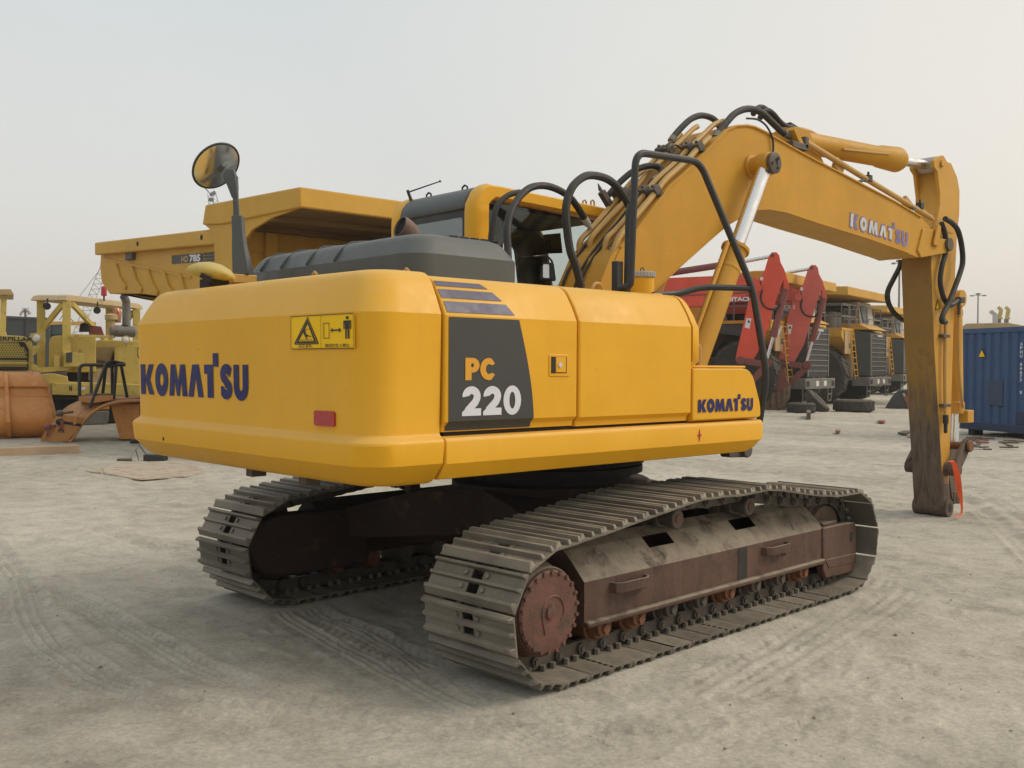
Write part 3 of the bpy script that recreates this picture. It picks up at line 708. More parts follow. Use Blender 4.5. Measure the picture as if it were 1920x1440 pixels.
# top deck behind the doors
dk = MB().box(-2.0, .02, -.96, -.40, 2.12, 2.185); dk.box(-1.05, -.05, -.42, .20, 2.06, 2.14); dk.box(-2.0, -.75, -.5, 1.3, 2.08, 2.15)
DECK = dk.build('top_deck', M['yel'], EX, .01)
# sill along the bottom
sl_ = [(.075, 1.116), (.052, 1.124), (.0, 1.205), (.0, 1.315), (.004, 1.328), (.012, 1.338), (.026, 1.344), (.12, 1.346), (.12, 1.125)]
mb = MB(); rings = []
for x, ins, zl in ((-2.098, .010, 0), (-2.09, .0, 0), (.62, .0, 0), (.72, .0, .03), (.765, .006, .10), (.778, .02, .155)):
    rings.append([V((x, -(HW+.008-d-ins), max(z, 1.118+zl) if z < 1.3 else z-(.004 if ins > .01 else 0))) for d, z in sl_])
mb.loft(rings); SILL = mb.build('side_sill', M['yel'], EX, 0, True, 24)
mb = MB().box(-2.09, .70, HW-.06, HW+.008, 1.118, 1.345); mb.build('side_sill', M['yel'], EX, .02)
star = MB(); cx, cz = .029, 1.264
star.prism([(cx+(.042 if k % 2 == 0 else .011)*math.cos(PI/4*k)*(.62 if k % 4 == 0 else 1), cz+(.042 if k % 2 == 0 else .011)*math.sin(PI/4*k)) for k in range(8)], 'y', -HW-.012, -HW-.010)
star.build('star_mark', M['redrefl'], SILL, smooth=False)
# tool box at the front right
bx = MB(); poly = round_poly([(-.034, 1.362), (.742, 1.362), (.738, 1.45), (.625, 1.705), (-.034, 1.705)], [.01, .03, .12, .10, .02])
bx.prism(poly, 'y', -HW-.002, -.62); BOX = bx.build('tool_box', M['yel'], EX, .018, True, 40, 3)
MB().prism([(-.03, 1.352), (.74, 1.352), (.745, 1.40), (-.03, 1.40)], 'y', -HW+.03, -.64).build('box_foot', M['yel'], BOX, .01)
MB().box(.0, .60, -HW+.03, -.64, 1.708, 1.724).build('box_lid', M['yel'], BOX, .006)
logo('lettering', 'KOMATSU', M['blue'], BOX, lambda s, t, l: V((.018+s, -HW-.003-l, 1.414+t)), .622, .086)
# valve gear and grab bracket on the box
vg = MB().cyl((.06, -.80, 1.79), (.56, -.80, 1.785), .045, .045, 12); vg.cyl((.33, -.80, 1.78), (.53, -.80, 1.78), .062, .062, 12); vg.box(.02, .30, -.86, -.74, 1.725, 1.80)
vgo = vg.build('valve_gear', M['orangeroll'], BOX, .004)
MB().tube(round_path([(.02, -.95, 1.90), (.52, -.95, 1.885), (.56, -.95, 1.85), (.56, -.95, 1.72)], .03), .022, 8).build('grab_bracket', M['pipe'], BOX)
MB().cyl((.22, -.872, 1.775), (.22, -.885, 1.775), .022, .022, 10).build('valve_cap', M['chrome'], vgo)
# tie-down lug under the front
lg = MB().prism(round_poly([(.70, 1.06), (.90, 1.05), (.96, 1.10), (.93, 1.17), (.72, 1.20)], .03), 'y', -1.12, -1.04); lg.cyl((.90, -1.15, 1.105), (.90, -1.02, 1.105), .055, .055, 14)
lg.build('tie_down_lug', M['linkst'], EX, .006)

# ---- counterweight: a profile swept round a plan with rounded rear corners
def rear_line(y): return -2.628-.024*y+(.035*(y/1.36)**2 if y < 0 else 0)
def plan(ins):
    pts = []; xe = -2.112
    hr, hl = HW+.004-ins, HW+.078-ins; RR, RL = max(.20-ins*.3, .06), max(.15-ins*.3, .05)
    pts += [(xe, -hr), (xe-.02, -hr), (xe-.12, -hr)]
    n = 8; cx = rear_line(-(hr-RR))+ins+RR
    for k in range(n+1):
        a = PI*1.5-PI/2*k/n; pts.append((cx+RR*math.cos(a), -(hr-RR)+RR*math.sin(a)))
    for k in range(1, 15):
        y = -(hr-RR)+(hl-RL+hr-RR)*k/15; pts.append((rear_line(y)+ins, y))
    cx = rear_line(hl-RL)+ins+RL
    for k in range(n+1):
        a = PI-PI/2*k/n; pts.append((cx+RL*math.cos(a), (hl-RL)+RL*math.sin(a)))
    pts += [(xe-.12, hl), (xe-.02, hl), (xe, hl)]
    return pts
cwp = [(.30, 1.085), (.17, 1.09), (.13, 1.096), (.098, 1.107), (.075, 1.122), (.0, 1.21), (-.012, 1.315), (-.009, 1.326), (-.002, 1.335), (.010, 1.344), (.022, 1.353), (.028, 1.362), (.030, 1.375), (.018, 1.98), (.060, 2.07), (.099, 2.143), (.116, 2.168), (.136, 2.187), (.162, 2.201), (.20, 2.209), (.26, 2.213), (.36, 2.215), (.52, 2.215)]
rings = [[V((x, y, z)) for x, y in plan(i)] for i, z in cwp]
# close the front opening of every ring by cutting at the seam plane
mb = MB(); mb.loft(rings, caps=False, closed=False)
n = len(rings[0])
mb.add(rings[0], [tuple(range(n))]); mb.add(rings[-1], [tuple(range(n))])
mb.add([r[0] for r in rings]+[r[-1] for r in rings[::-1]], [tuple(range(2*len(rings)))])
CW = mb.build('counterweight', M['yel'], EX, 0, True, 24)
def rearx(y, z):
    zz = [q[1] for q in cwp]; k = next(i for i in range(len(cwp)-1) if cwp[i+1][1] >= z); t = (z-cwp[k][1])/(cwp[k+1][1]-cwp[k][1]); ins = cwp[k][0]*(1-t)+cwp[k+1][0]*t
    return rear_line(y)+ins
def onrear(y, z, l): return V((rearx(y, z)-l, y, z))
logo('lettering', 'KOMATSU', M['blue'], CW, lambda s, t, l: onrear(1.262-s, 1.513+t, l), 1.455, .20)
def rear_quad(name, y0, y1, z0, z1, mat, l, parent=None, n=6, r=0):
    mb = MB()
    for k in range(n):
        ya, yb = y0+(y1-y0)*k/n, y0+(y1-y0)*(k+1)/n
        mb.add([onrear(ya, z0, l), onrear(yb, z0, l), onrear(yb, z1, l), onrear(ya, z1, l)], [(0, 1, 2, 3)])
    me = mb.mesh(name, mat, False); return link(name, me, parent or CW)
def rear_shape(name, contours, mat, l, parent):
    mb = MB()
    for k, c in enumerate(contours):
        vs, fs = fill(c); mb.add([onrear(q.x, q.y, l+.0005*k) for q in vs], fs)
    return link(name, mb.mesh(name, mat, False, recalc=False), parent)
rf = MB(); ry = [(-.862, 1.400), (-1.042, 1.400), (-1.042, 1.478), (-.862, 1.478)]
rp = round_poly(ry, .015); rf.loft([[onrear(a, b, .0) for a, b in rp], [onrear(a, b, .010) for a, b in rp]]); rf.build('reflector', M['redrefl'], CW)
# warning decal: left half pinch triangle, right half keep-out figure  (y decreases to the right)
DY0, DY1, DZ0, DZ1 = -.657, -1.215, 1.797, 1.972
ST = rear_quad('warning_decal', DY0, DY1, DZ0, DZ1, M['stickeryel'], .004)
def dq(s, t): return (DY0+(DY1-DY0)*s, DZ0+(DZ1-DZ0)*t)
def dpoly(*p): return [dq(a, b) for a, b in p]
TRI = [(.28, .97), (.455, .17), (.44, .14), (.06, .14), (.045, .17)]
ink = [[dpoly(*TRI), dpoly((.28, .92), (.43, .17), (.07, .17))],
       [dpoly((.28, .89), (.42, .18), (.08, .18)), dpoly((.28, .76), (.38, .235), (.12, .235))],
       [dpoly((.535, .76), (.625, .76), (.625, .30), (.535, .30)), dpoly((.542, .74), (.618, .74), (.618, .32), (.542, .32))],
       [dpoly((.64, .535), (.68, .61), (.675, .555), (.775, .555), (.77, .61), (.81, .535), (.77, .46), (.775, .515), (.675, .515), (.68, .46))],
       [[dq(.90+.022*math.cos(a), .88+.045*math.sin(a)) for a in [2*PI*k/12 for k in range(12)]]],
       [dpoly((.845, .80), (.955, .80), (.955, .56), (.94, .56), (.94, .72), (.93, .72), (.93, .28), (.908, .28), (.908, .56), (.892, .56), (.892, .28), (.87, .28), (.87, .72), (.86, .72), (.86, .56), (.845, .56))],
       [dpoly((.225, .60), (.24, .60), (.25, .46), (.30, .40), (.29, .38), (.255, .40), (.275, .29), (.26, .29), (.235, .40), (.215, .48), (.20, .56), (.21, .57))],
       [dpoly((.15, .28), (.36, .28), (.36, .265), (.15, .265))], [dpoly((.26, .40), (.35, .39), (.35, .37), (.26, .375))], [dpoly((.255, .60), (.33, .60), (.33, .585), (.255, .585))],
       [dpoly((.50, 1), (.504, 1), (.504, 0), (.50, 0))],
       [dpoly((0, 1), (1, 1), (1, 0), (0, 0)), dpoly((.006, .98), (.994, .98), (.994, .02), (.006, .02))]]
rear_shape('decal_print', ink, M['ink'], .0055, ST)
for txt, s0, w in (('はさまれ', .13, .22), ('旋回内立入禁止', .56, .37)):
    y, z = dq(s0, .045); o = onrear(y, z, .0055); y2, z2 = dq(s0+w, .045); o2 = onrear(y2, z2, .0055)
    font_on('decal_text', txt, M['ink'], ST, o, o2-o, (0, 0, 1), .018, width=(o2-o).length, lift=.003, bold=.012)
# bolts, lifting lugs and foot stubs
for y in (.18, -.42): MB().box(rearx(y, 1.2)+.22, rearx(y, 1.2)+.32, y-.04, y+.04, 1.03, 1.09).build('foot_stub', M['linkst'], CW, .006)
hp = MB().ell(onrear(.86, 1.235, -.002), .006, .014, .014, 10, 6); hp.build('plug_hole', M['dark'], CW)
for (u, v, x) in ((762, 508, -1.93), (590, 514, -2.1)):
    q = P(u, v, 'x', x); MB().tube([q+V((0, .022, -.06)), q+V((0, .02, .0)), q+V((0, 0, .012)), q+V((0, -.02, .0)), q+V((0, -.022, -.06))], .010, 6).build('lifting_lug', M['pipe'], CW)

# ---- right side lettering and decals on the rear door
def dside(x, z, l):          # point on the door's surface
    pr_ = prof(1.368); d = 0
    for (a, za), (b, zb) in zip(pr_, pr_[1:]):
        if za <= z <= zb: d = a+(b-a)*(z-za)/(zb-za)
    return V((x, -(HW-d)-l, z))
def side_shape(name, cont, mat, l, parent, sub=1):
    vs, fs = fill(cont); mb = MB().add([dside(q.x, q.y, l) for q in vs], fs)
    return link(name, mb.mesh(name, mat, False, recalc=False), parent)
zz = [1.374, 1.400, 1.425]+[1.425+.542*k/10 for k in range(1, 11)]
def arcx(z): return -1.582+.115*math.sin((1.967-z)/.594*PI/2)
mb = MB(); rows = [[dside(x0+(arcx(z)-x0)*t, z, .0035) for t in (0, .25, .5, .75, 1)] for z in zz for x0 in [-2.074]]
mb.loft(rows, caps=False, closed=False); link('model_panel', mb.mesh('model_panel', M['decalgrey'], True), D1)
logo('lettering', 'PC', M['orange'], D1, lambda s, t, l: dside(-1.966+s, 1.638+t, l), .197, .118, gap=.05, lift=.006)
logo('lettering', '220', M['white'], D1, lambda s, t, l: dside(-1.988+s, 1.450+t, l), .424, .155, gap=.06, lift=.006)
# three sloping stripes follow the rounded shoulder
def stripe(z0, z1, xr0, xr1, xl0, xl1):
    mb = MB(); n = 5
    for k in range(n):
        for a in range(6):
            t0, t1 = k/n, (k+1)/n; s0, s1 = a/6, (a+1)/6
            def q(s, t):
                z = z0+(z1-z0)*t; xl = xl0+(xl1-xl0)*t; xr = xr0+(xr1-xr0)*t; return dside(xl+(xr-xl)*s, z, .004)
            mb.add([q(s0, t0), q(s1, t0), q(s1, t1), q(s0, t1)], [(0, 1, 2, 3)])
    link('stripe', mb.mesh('stripe', M['stripe'], True), D1)
stripe(1.992, 2.050, -1.605, -1.650, -2.078, -2.084)
stripe(2.068, 2.115, -1.668, -1.715, -2.086, -2.088)
stripe(2.132, 2.160, -1.735, -1.775, -2.088, -2.090)
# flush latch: recessed pan
lt = MB(); lp = round_poly([(-1.352, 1.655), (-1.183, 1.655), (-1.183, 1.782), (-1.352, 1.782)], .015)
lt.prism(lp, 'y', -HW-.005, -HW+.01); LAT = lt.build('door_latch', M['yel'], D1, .004)
MB().prism([(-1.336, 1.674), (-1.212, 1.674), (-1.212, 1.768), (-1.336, 1.768)], 'y', -HW-.0065, -HW+.005).build('recess', M['orangeroll'], LAT)
MB().prism([(-1.336, 1.674), (-1.306, 1.674), (-1.306, 1.768), (-1.336, 1.768)], 'y', -HW-.0080, -HW+.004).build('recess', M['dark'], LAT)
MB().prism([(-1.302, 1.679), (-1.222, 1.679), (-1.222, 1.765), (-1.302, 1.765)], 'y', -HW-.0105, -HW).build('handle', M['yel'], LAT, .003)
MB().cyl((-1.272, -HW-.0105, 1.722), (-1.272, -HW-.017, 1.722), .017, .015, 12).build('lock', M['chrome'], LAT)
# ---- engine hood: grey moulded cover
def rrect(x0, x1, y0, y1, r, n=5):
    out = []
    for cx, cy, a0 in ((x1-r, y1-r, 0), (x0+r, y1-r, 90), (x0+r, y0+r, 180), (x1-r, y0+r, 270)):
        for k in range(n+1):
            a = math.radians(a0+90*k/n); out.append((cx+r*math.cos(a), cy+r*math.sin(a)))
    return out
hx0, hx1, hy0, hy1 = -1.86, -.985, -.765, 1.33
hp = [(0, 2.14), (.0, 2.37), (.052, 2.452), (.066, 2.470), (.084, 2.484), (.108, 2.495), (.14, 2.502), (.20, 2.506), (.33, 2.508)]
mb = MB(); mb.loft([[V((x, y, z)) for x, y in rrect(hx0+i, hx1-i*1.1, hy0+i, hy1-i, max(.16-i*.25, .04))] for i, z in hp])
HOOD = mb.build('engine_hood', M['hood'], EX, 0, True, 24)
for y in (1.05, .76, .42, .08):
    mb = MB()
    for a, b in zip([(-.004, 2.372), (.045, 2.44), (.12, 2.497), (.24, 2.513), (.42, 2.516)], [(.045, 2.44), (.12, 2.497), (.24, 2.513), (.42, 2.516), (.6, 2.513)]):
        mb.bar((hx0+a[0], y, a[1]), (hx0+b[0], y, b[1]), .030, .006, (0, 1, 0))
    mb.build('hood_rib', M['hood'], HOOD, .005)
for i in range(5):
    for j, (y, z) in enumerate(((-.625, 2.496), (-.545, 2.507))):
        x = -1.47+i*.082
        Mx = Matrix.Translation((x, y, z)) @ Matrix.Rotation(math.radians(-14 if j == 0 else -6), 4, 'X')
        MB().box(-.030, .030, -.028, .028, -.006, .004, Mx).build('louvre', M['dark'], HOOD)
MB().cyl((hx0-.004, 1.18, 2.40), (hx0-.03, 1.18, 2.40), .015, .012, 8).build('hood_latch', M['chrome'], HOOD)
M['boreblack'] = paint('boreblack', (.006, .006, .006), .95, .1, .0)  # near-black for the disc just inside the exhaust mouth
# ---- exhaust stack with slanted open end
e0 = P(771, 436, 'y', -.10); lf = -(V((cR.x, cR.y, 0)).normalized()*.82+V((cF.x, cF.y, 0)).normalized()*.57)
pa = [V((e0.x, e0.y, 2.44)), V((e0.x, e0.y, 2.50))]+smooth_path([V((e0.x, e0.y, 2.53))+lf*0, V((e0.x, e0.y, 2.575))+lf*.02, V((e0.x, e0.y, 2.605))+lf*.055, V((e0.x, e0.y, 2.618))+lf*.085], 4)
mb = MB(); mb.tube(pa, .074, 20, False); ex = mb.build('exhaust_pipe', M['exhaust'], EX)
sol = ex.modifiers.new('wall', 'SOLIDIFY'); sol.thickness = .008
MB().tube([pa[-1]-(pa[-1]-pa[-2]).normalized()*.018, pa[-1]-(pa[-1]-pa[-2]).normalized()*.014], .070, 18).build('pipe_bore', M['boreblack'], ex)
# ---- rear view mirror on its post
DM = 6.85
mc = at(405, 311, DM)
nrm = (-(mc-CAM).normalized()*.74+cR*.42-cU*.50).normalized()
e1 = (cU+cR*.9); e1 = (e1-nrm*e1.dot(nrm)).normalized(); e2 = nrm.cross(e1)
MIR = MB()
def pst(v, du0, du1, dd): a, b = at(du0, v, DM), at(du1, v, DM); f = V((cF.x, cF.y, 0)).normalized()*dd; return [a-f, b-f, b+f, a+f]
MIR.loft([pst(516, 441, 472, .07), pst(500, 440, 470, .065), pst(470, 438, 463, .05), pst(440, 437.5, 458, .04), pst(405, 436, 456, .035)])
MIR.loft([pst(408, 438.5, 449, .016), pst(370, 437, 447, .016), pst(330, 435.5, 446, .016)])
MIR.loft([pst(372, 436, 446, .02), pst(350, 428, 446, .03), pst(332, 420, 444, .03), pst(318, 424, 440, .02)])
MB().box(-.11, .07, -.075, .075, -.06, .0, Matrix.Translation(at(455, 516, DM))).build('mirror_foot', M['pipe'], EX, .006)
mo = MIR.build('mirror_post', M['hood'], EX, .006)
RX, RY = .178, .150
def disc(a, rr, h): return mc+nrm*h+e1*(RX*rr*math.cos(a))+e2*(RY*rr*math.sin(a))
mb = MB(); mb.loft([[disc(2*PI*k/36, rr, h) for k in range(36)] for rr, h in ((.15, -.06), (.7, -.045), (1.0, -.012), (1.03, 0), (1.0, .010), (.95, .008), (.94, .002))], caps=True)
mh = mb.build('mirror_housing', M['black'], mo)
mb = MB(); mb.loft([[disc(2*PI*k/36, rr, .028-.024*rr*rr) for k in range(36)] for rr in (.95, .8, .6, .4, .2, .02)])
mb.build('mirror_face', M['mirrorglass'], mh, angle=80)
# ---- yellow lamp housing on the counterweight's left end
mb = MB(); DL = 6.55; fh = V((cF.x, cF.y, 0)).normalized(); rings = []
for u, vt, vb, dd in ((352, 505, 510, .03), (360, 497.5, 515, .09), (375, 492, 522, .12), (395, 491, 526, .13), (415, 496, 527.5, .12), (430, 505, 527, .09), (440, 517, 525, .04)):
    c = at(u, (vt+vb)/2, DL); h = (vb-vt)/2*DL/FPX
    rings.append([c+fh*(dd*math.cos(a))*1.0+V((0, 0, 1))*(h*(math.sin(a) if math.sin(a) > 0 else math.sin(a)*.9)) for a in [2*PI*k/16 for k in range(16)]])
mb.loft(rings); LMP = mb.build('work_lamp', M['paleyel'], EX, 0, True, 60)
MB().box(-.07, .07, -.07, .07, -.06, .0, Matrix.Translation(at(402, 524, DL+.03))).build('lamp_foot', M['dark'], LMP)
q = at(376, 516, DL-.115); MB().bar(q, q+cR*.07-cU*.03, .015, .03).build('lamp_slot', M['dark'], LMP)
# ---- tank filler and capped accumulator on the deck
q = P(1204, 545, 'y', -.72)
tk = MB().lathe([(.085, 2.15), (.085, 2.345), (.078, 2.352), (.07, 2.353)], (q.x, -.72, 0), (0, 0, 1), 24); tk = tk.build('filter_housing', M['yel'], EX)
mb = MB(); mb.lathe([(.05, 2.395), (.088, 2.392), (.092, 2.385), (.092, 2.352), (.07, 2.352)], (q.x, -.72, 0), (0, 0, 1), 36)
cap = mb.build('ribbed_cap', M['palegrey'], tk, .002)
mb = MB()
for k in range(26):
    a = 2*PI*k/26; mb.box(.088, .097, -.006, .006, 2.355, 2.388, Matrix.Translation((q.x, -.72, 0)) @ Matrix.Rotation(a, 4, 'Z'))
mb.build('cap_ribs', M['palegrey'], cap)
MB().tube([(q.x+.0+.018*math.cos(a), -.72, 2.405+.018*math.sin(a)) for a in [2*PI*k/12 for k in range(13)]], .004, 6).build('cap_ring', M['dark'], cap)
q = P(1034, 536, 'y', -.62)
fc = MB().lathe([(.03, 2.14), (.05, 2.16), (.05, 2.215), (.064, 2.22), (.066, 2.245), (.05, 2.25), (.001, 2.251)], (q.x, -.62, 0), (0, 0, 1), 20); fc = fc.build('filler_cap', M['pipe'], EX)
MB().tube([(q.x-.06, -.64, 2.23), (q.x-.10, -.66, 2.21), (q.x-.10, -.68, 2.16)], .012, 6).build('cap_handle', M['pipe'], fc)
q = P(1120, 545, 'y', -1.0)
MB().tube([(q.x+.05*math.cos(a), -1.0, 2.20+.05*math.sin(a)) for a in [PI*k/10 for k in range(11)]], .011, 8).build('deck_loop', M['pipe'], EX)
MB().box(-.36, .02, -.92, -.62, 2.185, 2.20).build('deck_plate', M['yel'], EX, .004)

# ---- cab
CX0, CX1, CY0, CY1 = -.46, 1.05, .33, 1.41

cm_ = MB()
base = [(CX0, 1.25), (1.38, 1.25), (1.36, 1.62), (CX0, 1.62)]
cm_.prism(base, 'y', CY0, CY1); cm_.prism([(CX0, 1.62), (CX0, 2.18), (.35, 2.18), (.35, 1.62)], 'y', CY0, CY0+.05)
cab = cm_.build('operator_cab', M['yel'], EX, .02)
for y in (CY0+.065, CY1-.065):
    pth = round_path([(CX0+.045, y, 1.5), (CX0+.045, y, 3.045), (1.10, y, 3.0), (1.38, y, 1.6)], .17, 7)
    mb = MB(); rings = []
    n = len(pth)
    for i, q in enumerate(pth):
        t = (pth[min(i+1, n-1)]-pth[max(i-1, 0)]).normalized(); nn = V((0, 1, 0)).cross(t)
        w = .105 if t.z > .3 else (.065 if abs(t.z) < .3 else .055)
        if t.z > .3 and t.z < .95: w = .09
        rings.append([q+nn*(w*.8*a)+V((0, .072*b, 0)) for a, b in ((-1, -.6), (-.7, -1), (.7, -1), (1, -.6), (1, .6), (.7, 1), (-.7, 1), (-1, .6))])
    mb.loft(rings); mb.build('cab_frame', M['yel'], cab, 0, True, 50)
MB().tube(round_path([(CX0+.10, CY1-.15, 2.2), (CX0+.10, CY1-.15, 2.93), (1.06, CY1-.15, 2.93), (1.31, CY1-.15, 1.7)], .14, 5), .062, 8).build('pillar_trim', M['interior'], cab)
# roof and rear top: grey moulding, rounded down into the rear window
pr = [(CX0-.02, 2.90), (CX0-.03, 2.93), (CX0-.015, 2.985), (CX0+.03, 3.045), (CX0+.09, 3.08), (CX0+.22, 3.10), (.4, 3.095), (1.06, 3.05), (1.10, 3.02), (1.0, 3.0), (CX0+.2, 3.0), (CX0+.06, 2.96), (CX0+.03, 2.90)]
mb = MB(); mb.prism(pr, 'y', CY0+.125, CY1-.125); rf_ = mb.build('cab_roof', M['hood'], cab, .012)
MB().prism([(.1, 3.09), (.1, 3.115), (.6, 3.115), (.6, 3.09)], 'y', CY0+.25, CY1-.25).build('roof_hatch', M['hood'], rf_, .01)
for y in (CY0+.30, CY1-.32):
    MB().tube([(CX0+.12, y-.03, 3.07), (CX0+.12, y-.03, 3.105), (CX0+.12, y, 3.12), (CX0+.12, y+.03, 3.105), (CX0+.12, y+.03, 3.07)], .008, 6).build('roof_bracket', M['dark'], rf_)
q0 = P(764, 361, 'x', CX0+.06); q1 = P(825, 340, 'x', CX0+.12)
an = MB().cyl(q0, q1, .007, .005, 6); an.ell(q1, .01, .01, .01, 8, 5); an.cyl(q0+V((.06, -.03, -.16)), q0+V((0, 0, .02)), .016, .012, 8); an.build('aerial', M['black'], cab)
# rear window with dark rubber frame
wy0, wy1, wz0, wz1 = CY0+.135, CY1-.13, 2.12, 2.87
mb = MB(); o_ = [(wy0-.01, wz0), (wy1+.01, wz0), (wy1+.01, wz1+.035), (wy0-.01, wz1+.035)]; i_ = round_poly([(wy0+.04, wz0+.05), (wy1-.04, wz0+.05), (wy1-.04, wz1-.02), (wy0+.04, wz1-.02)], .04)
vs, fs = fill([o_, i_])
mb.add([V((CX0-.004, q.x, q.y)) for q in vs], fs); me = mb.mesh('window_frame', M['black'], False); wf = link('window_frame', me, cab); so_ = wf.modifiers.new('t', 'SOLIDIFY'); so_.thickness = .03
MB().box(CX0+.004, CX0+.010, wy0+.01, wy1-.01, wz0, wz1).build('window_pane', M['glassrear'], cab)
# right side pane and lower strip
MB().prism([(CX0+.15, 2.0), (1.22, 2.0), (.98, 2.93), (CX0+.15, 2.97)], 'y', CY0+.05, CY0+.056).build('window_pane', M['glass'], cab)
MB().box(CX0+.15, 1.2, CY0+.045, CY0+.06, 2.235, 2.25).build('window_bar', M['black'], cab)
# windscreen
MB().add([V((1.11, CY0+.1, 2.96)), V((1.11, CY1-.1, 2.96)), V((1.36, CY1-.1, 1.66)), V((1.36, CY0+.1, 1.66))], [(0, 1, 2, 3)]).build('windscreen', M['glass'], cab)
# interior: headliner, left door with a rounded window, rear trim, seat, curtain
ins = MB().prism([(CX0+.06, 2.95), (1.05, 2.95), (1.05, 2.99), (CX0+.06, 2.99)], 'y', CY0+.14, CY1-.14); ins.build('headliner', M['interior'], cab)
dr = [(CX0+.05, 1.6), (1.2, 1.6), (1.12, 2.40), (1.05, 2.96), (CX0+.05, 2.96)]
w1 = round_poly([(CX0+.16, 2.12), (.15, 2.12), (.22, 2.78), (CX0+.16, 2.80)], .08); w2 = round_poly([(.50, 2.02), (.90, 2.02), (.86, 2.40), (.80, 2.80), (.52, 2.84)], .07)
vs, fs = fill([dr, w1, w2]); me = MB().add([V((q.x, CY1-.09, q.y)) for q in vs], fs).mesh('cab_door', M['interior'], False)
dd_ = link('cab_door', me, cab); so_ = dd_.modifiers.new('t', 'SOLIDIFY'); so_.thickness = .04
MB().box(CX0+.07, CX0+.075, CY0+.15, CY1-.15, 1.7, 2.12).build('rear_trim', M['interior'], cab)
MB().add([V((CX0+.13, CY1-.14, 2.34)), V((.60, CY1-.14, 2.34)), V((.64, CY1-.14, 2.94)), V((CX0+.13, CY1-.14, 2.94))], [(0, 1, 2, 3)]).build('door_curtain', M['headliner'], cab)
se = MB().prism(round_poly([(-.10, 1.75), (.02, 1.75), (-.02, 2.45), (-.14, 2.52), (-.22, 2.45)], .05), 'y', .58, 1.06); se.prism(round_poly([(-.10, 1.70), (.45, 1.70), (.45, 1.85), (-.1, 1.83)], .05), 'y', .56, 1.08); se.prism(round_poly([(-.10, 2.50), (-.03, 2.52), (-.08, 2.72), (-.16, 2.70)], .03), 'y', .72, .94)
se.build('operator_seat', M['interior'], cab, .02)
mb = MB().tube(smooth_path([P(985, 374, 'y', 1.0), P(988, 388, 'y', 1.0), P(998, 398, 'y', 1.0), P(1003, 388, 'y', 1.0), P(996, 372, 'y', 1.0)], 5), .018, 8); mb.build('grab_loop', M['black'], cab)
# numbered card behind the windscreen (seen from behind, so it reads reversed)
cy = .80; c0, c1, c2, c3 = [P(u, v, 'x', 1.10) for u, v in ((1009, 441), (1051, 437), (1055, 474.5), (1012, 476.5))]
me = MB().add([c0, c1, c2, c3], [(0, 1, 2, 3)]).mesh('number_card', paint('dark_card', (.15, .15, .11), .6, .15, .0), False); card = link('number_card', me, cab); so_ = card.modifiers.new('t', 'SOLIDIFY'); so_.thickness = .004
ex_ = (c2-c3).normalized(); ey_ = V((0, 0, 1))
font_on('card_number', '397', paint('card_ink', (.03, .032, .025), .6, .1, .0), card, c3+ex_*.035+ey_*.05, ex_, ey_, .075, width=.12, mirror=True, lift=.006, bold=.02)
d3, d2 = c3+(c0-c3)*.28, c2+(c1-c2)*.28
off = -(c2-c3).cross(V((0, 0, 1))).normalized()
me = MB().add([q-V((.004, 0, 0)) for q in (c3, c2, d2, d3)], [(0, 1, 2, 3)]).mesh('card_stripe', paint('card_red', (.17, .10, .09), .6, .1, 0.), False); link('card_stripe', me, card)
# right-hand mirror outside the cab front
mp = [P(u, v, 'y', CY0-.02) for u, v in ((1000, 481), (1022, 480), (1033, 487), (1037, 497))]
mm = MB().tube(smooth_path(mp, 4), .008, 6); mm = mm.build('side_mirror', M['black'], cab)
mb = MB(); c = P(1025, 507, 'y', CY0-.02); ax = cR
mb.prism(round_poly([(-.058, -.075), (.075, -.085), (.055, .06), (-.04, .06)], .02), 'z', -.03, .03, Matrix(((cR.x, 0, cF.x, c.x), (cR.y, 0, cF.y, c.y), (0, 1, 0, c.z), (0, 0, 0, 1)))); mb.build('mirror_housing', M['black'], mm, .006)
mb = MB(); mb.prism(round_poly([(-.03, -.06), (.02, -.065), (.018, .045), (-.03, .045)], .01), 'z', -.034, -.031, Matrix(((cR.x, 0, cF.x, c.x), (cR.y, 0, cF.y, c.y), (0, 1, 0, c.z), (0, 0, 0, 1)))); mb.build('mirror_face', M['mirrorglass'], mm)
for u in (1096, 1111):
    q = P(u, 382, 'y', CY0+.1); MB().tube([q+V((-.02, 0, -.03)), q+V((-.02, 0, .02)), q+V((0, 0, .03)), q+V((.02, 0, .02)), q+V((.02, 0, -.03))], .008, 6).build('lamp_bracket', M['pipe'], cab)

# ---- boom
BY0, BY1 = -.35, .10; YB = -.125
NEAR = [(1146, 480), (1161, 463), (1193, 429), (1255, 347), (1298, 309), (1314, 290), (1346, 259), (1363, 242), (1380, 235), (1399, 234), (1414, 237), (1433, 246), (1452, 257), (1488, 277.5), (1527, 299), (1569, 320), (1616, 345), (1679, 378), (1726, 406), (1744, 425), (1743, 462), (1721, 483), (1701, 475), (1625, 448), (1537, 421), (1474, 400), (1441, 394), (1419, 395), (1391, 408), (1363, 424), (1336, 447), (1308, 472), (1280, 497), (1241, 533), (1224, 549)]
BP = [P(u, v, 'y', BY0) for u, v in NEAR]; BP = [(q.x, q.z) for q in BP]
TOPL = BP[:19]
def ztop(x):
    for (a, za), (b, zb) in zip(TOPL, TOPL[1:]):
        if a <= x <= b: return za+(zb-za)*(x-a)/(b-a)
    return TOPL[0][1] if x < TOPL[0][0] else TOPL[-1][1]
foot = [(.60, 2.08), (.42, 1.62), (.12, 1.58), (.08, 1.9), (.155, 2.33)]
mb = MB().prism(BP+foot, 'y', BY0, BY1); BOOM = mb.build('boom', M['boomyel'], EX, .006)
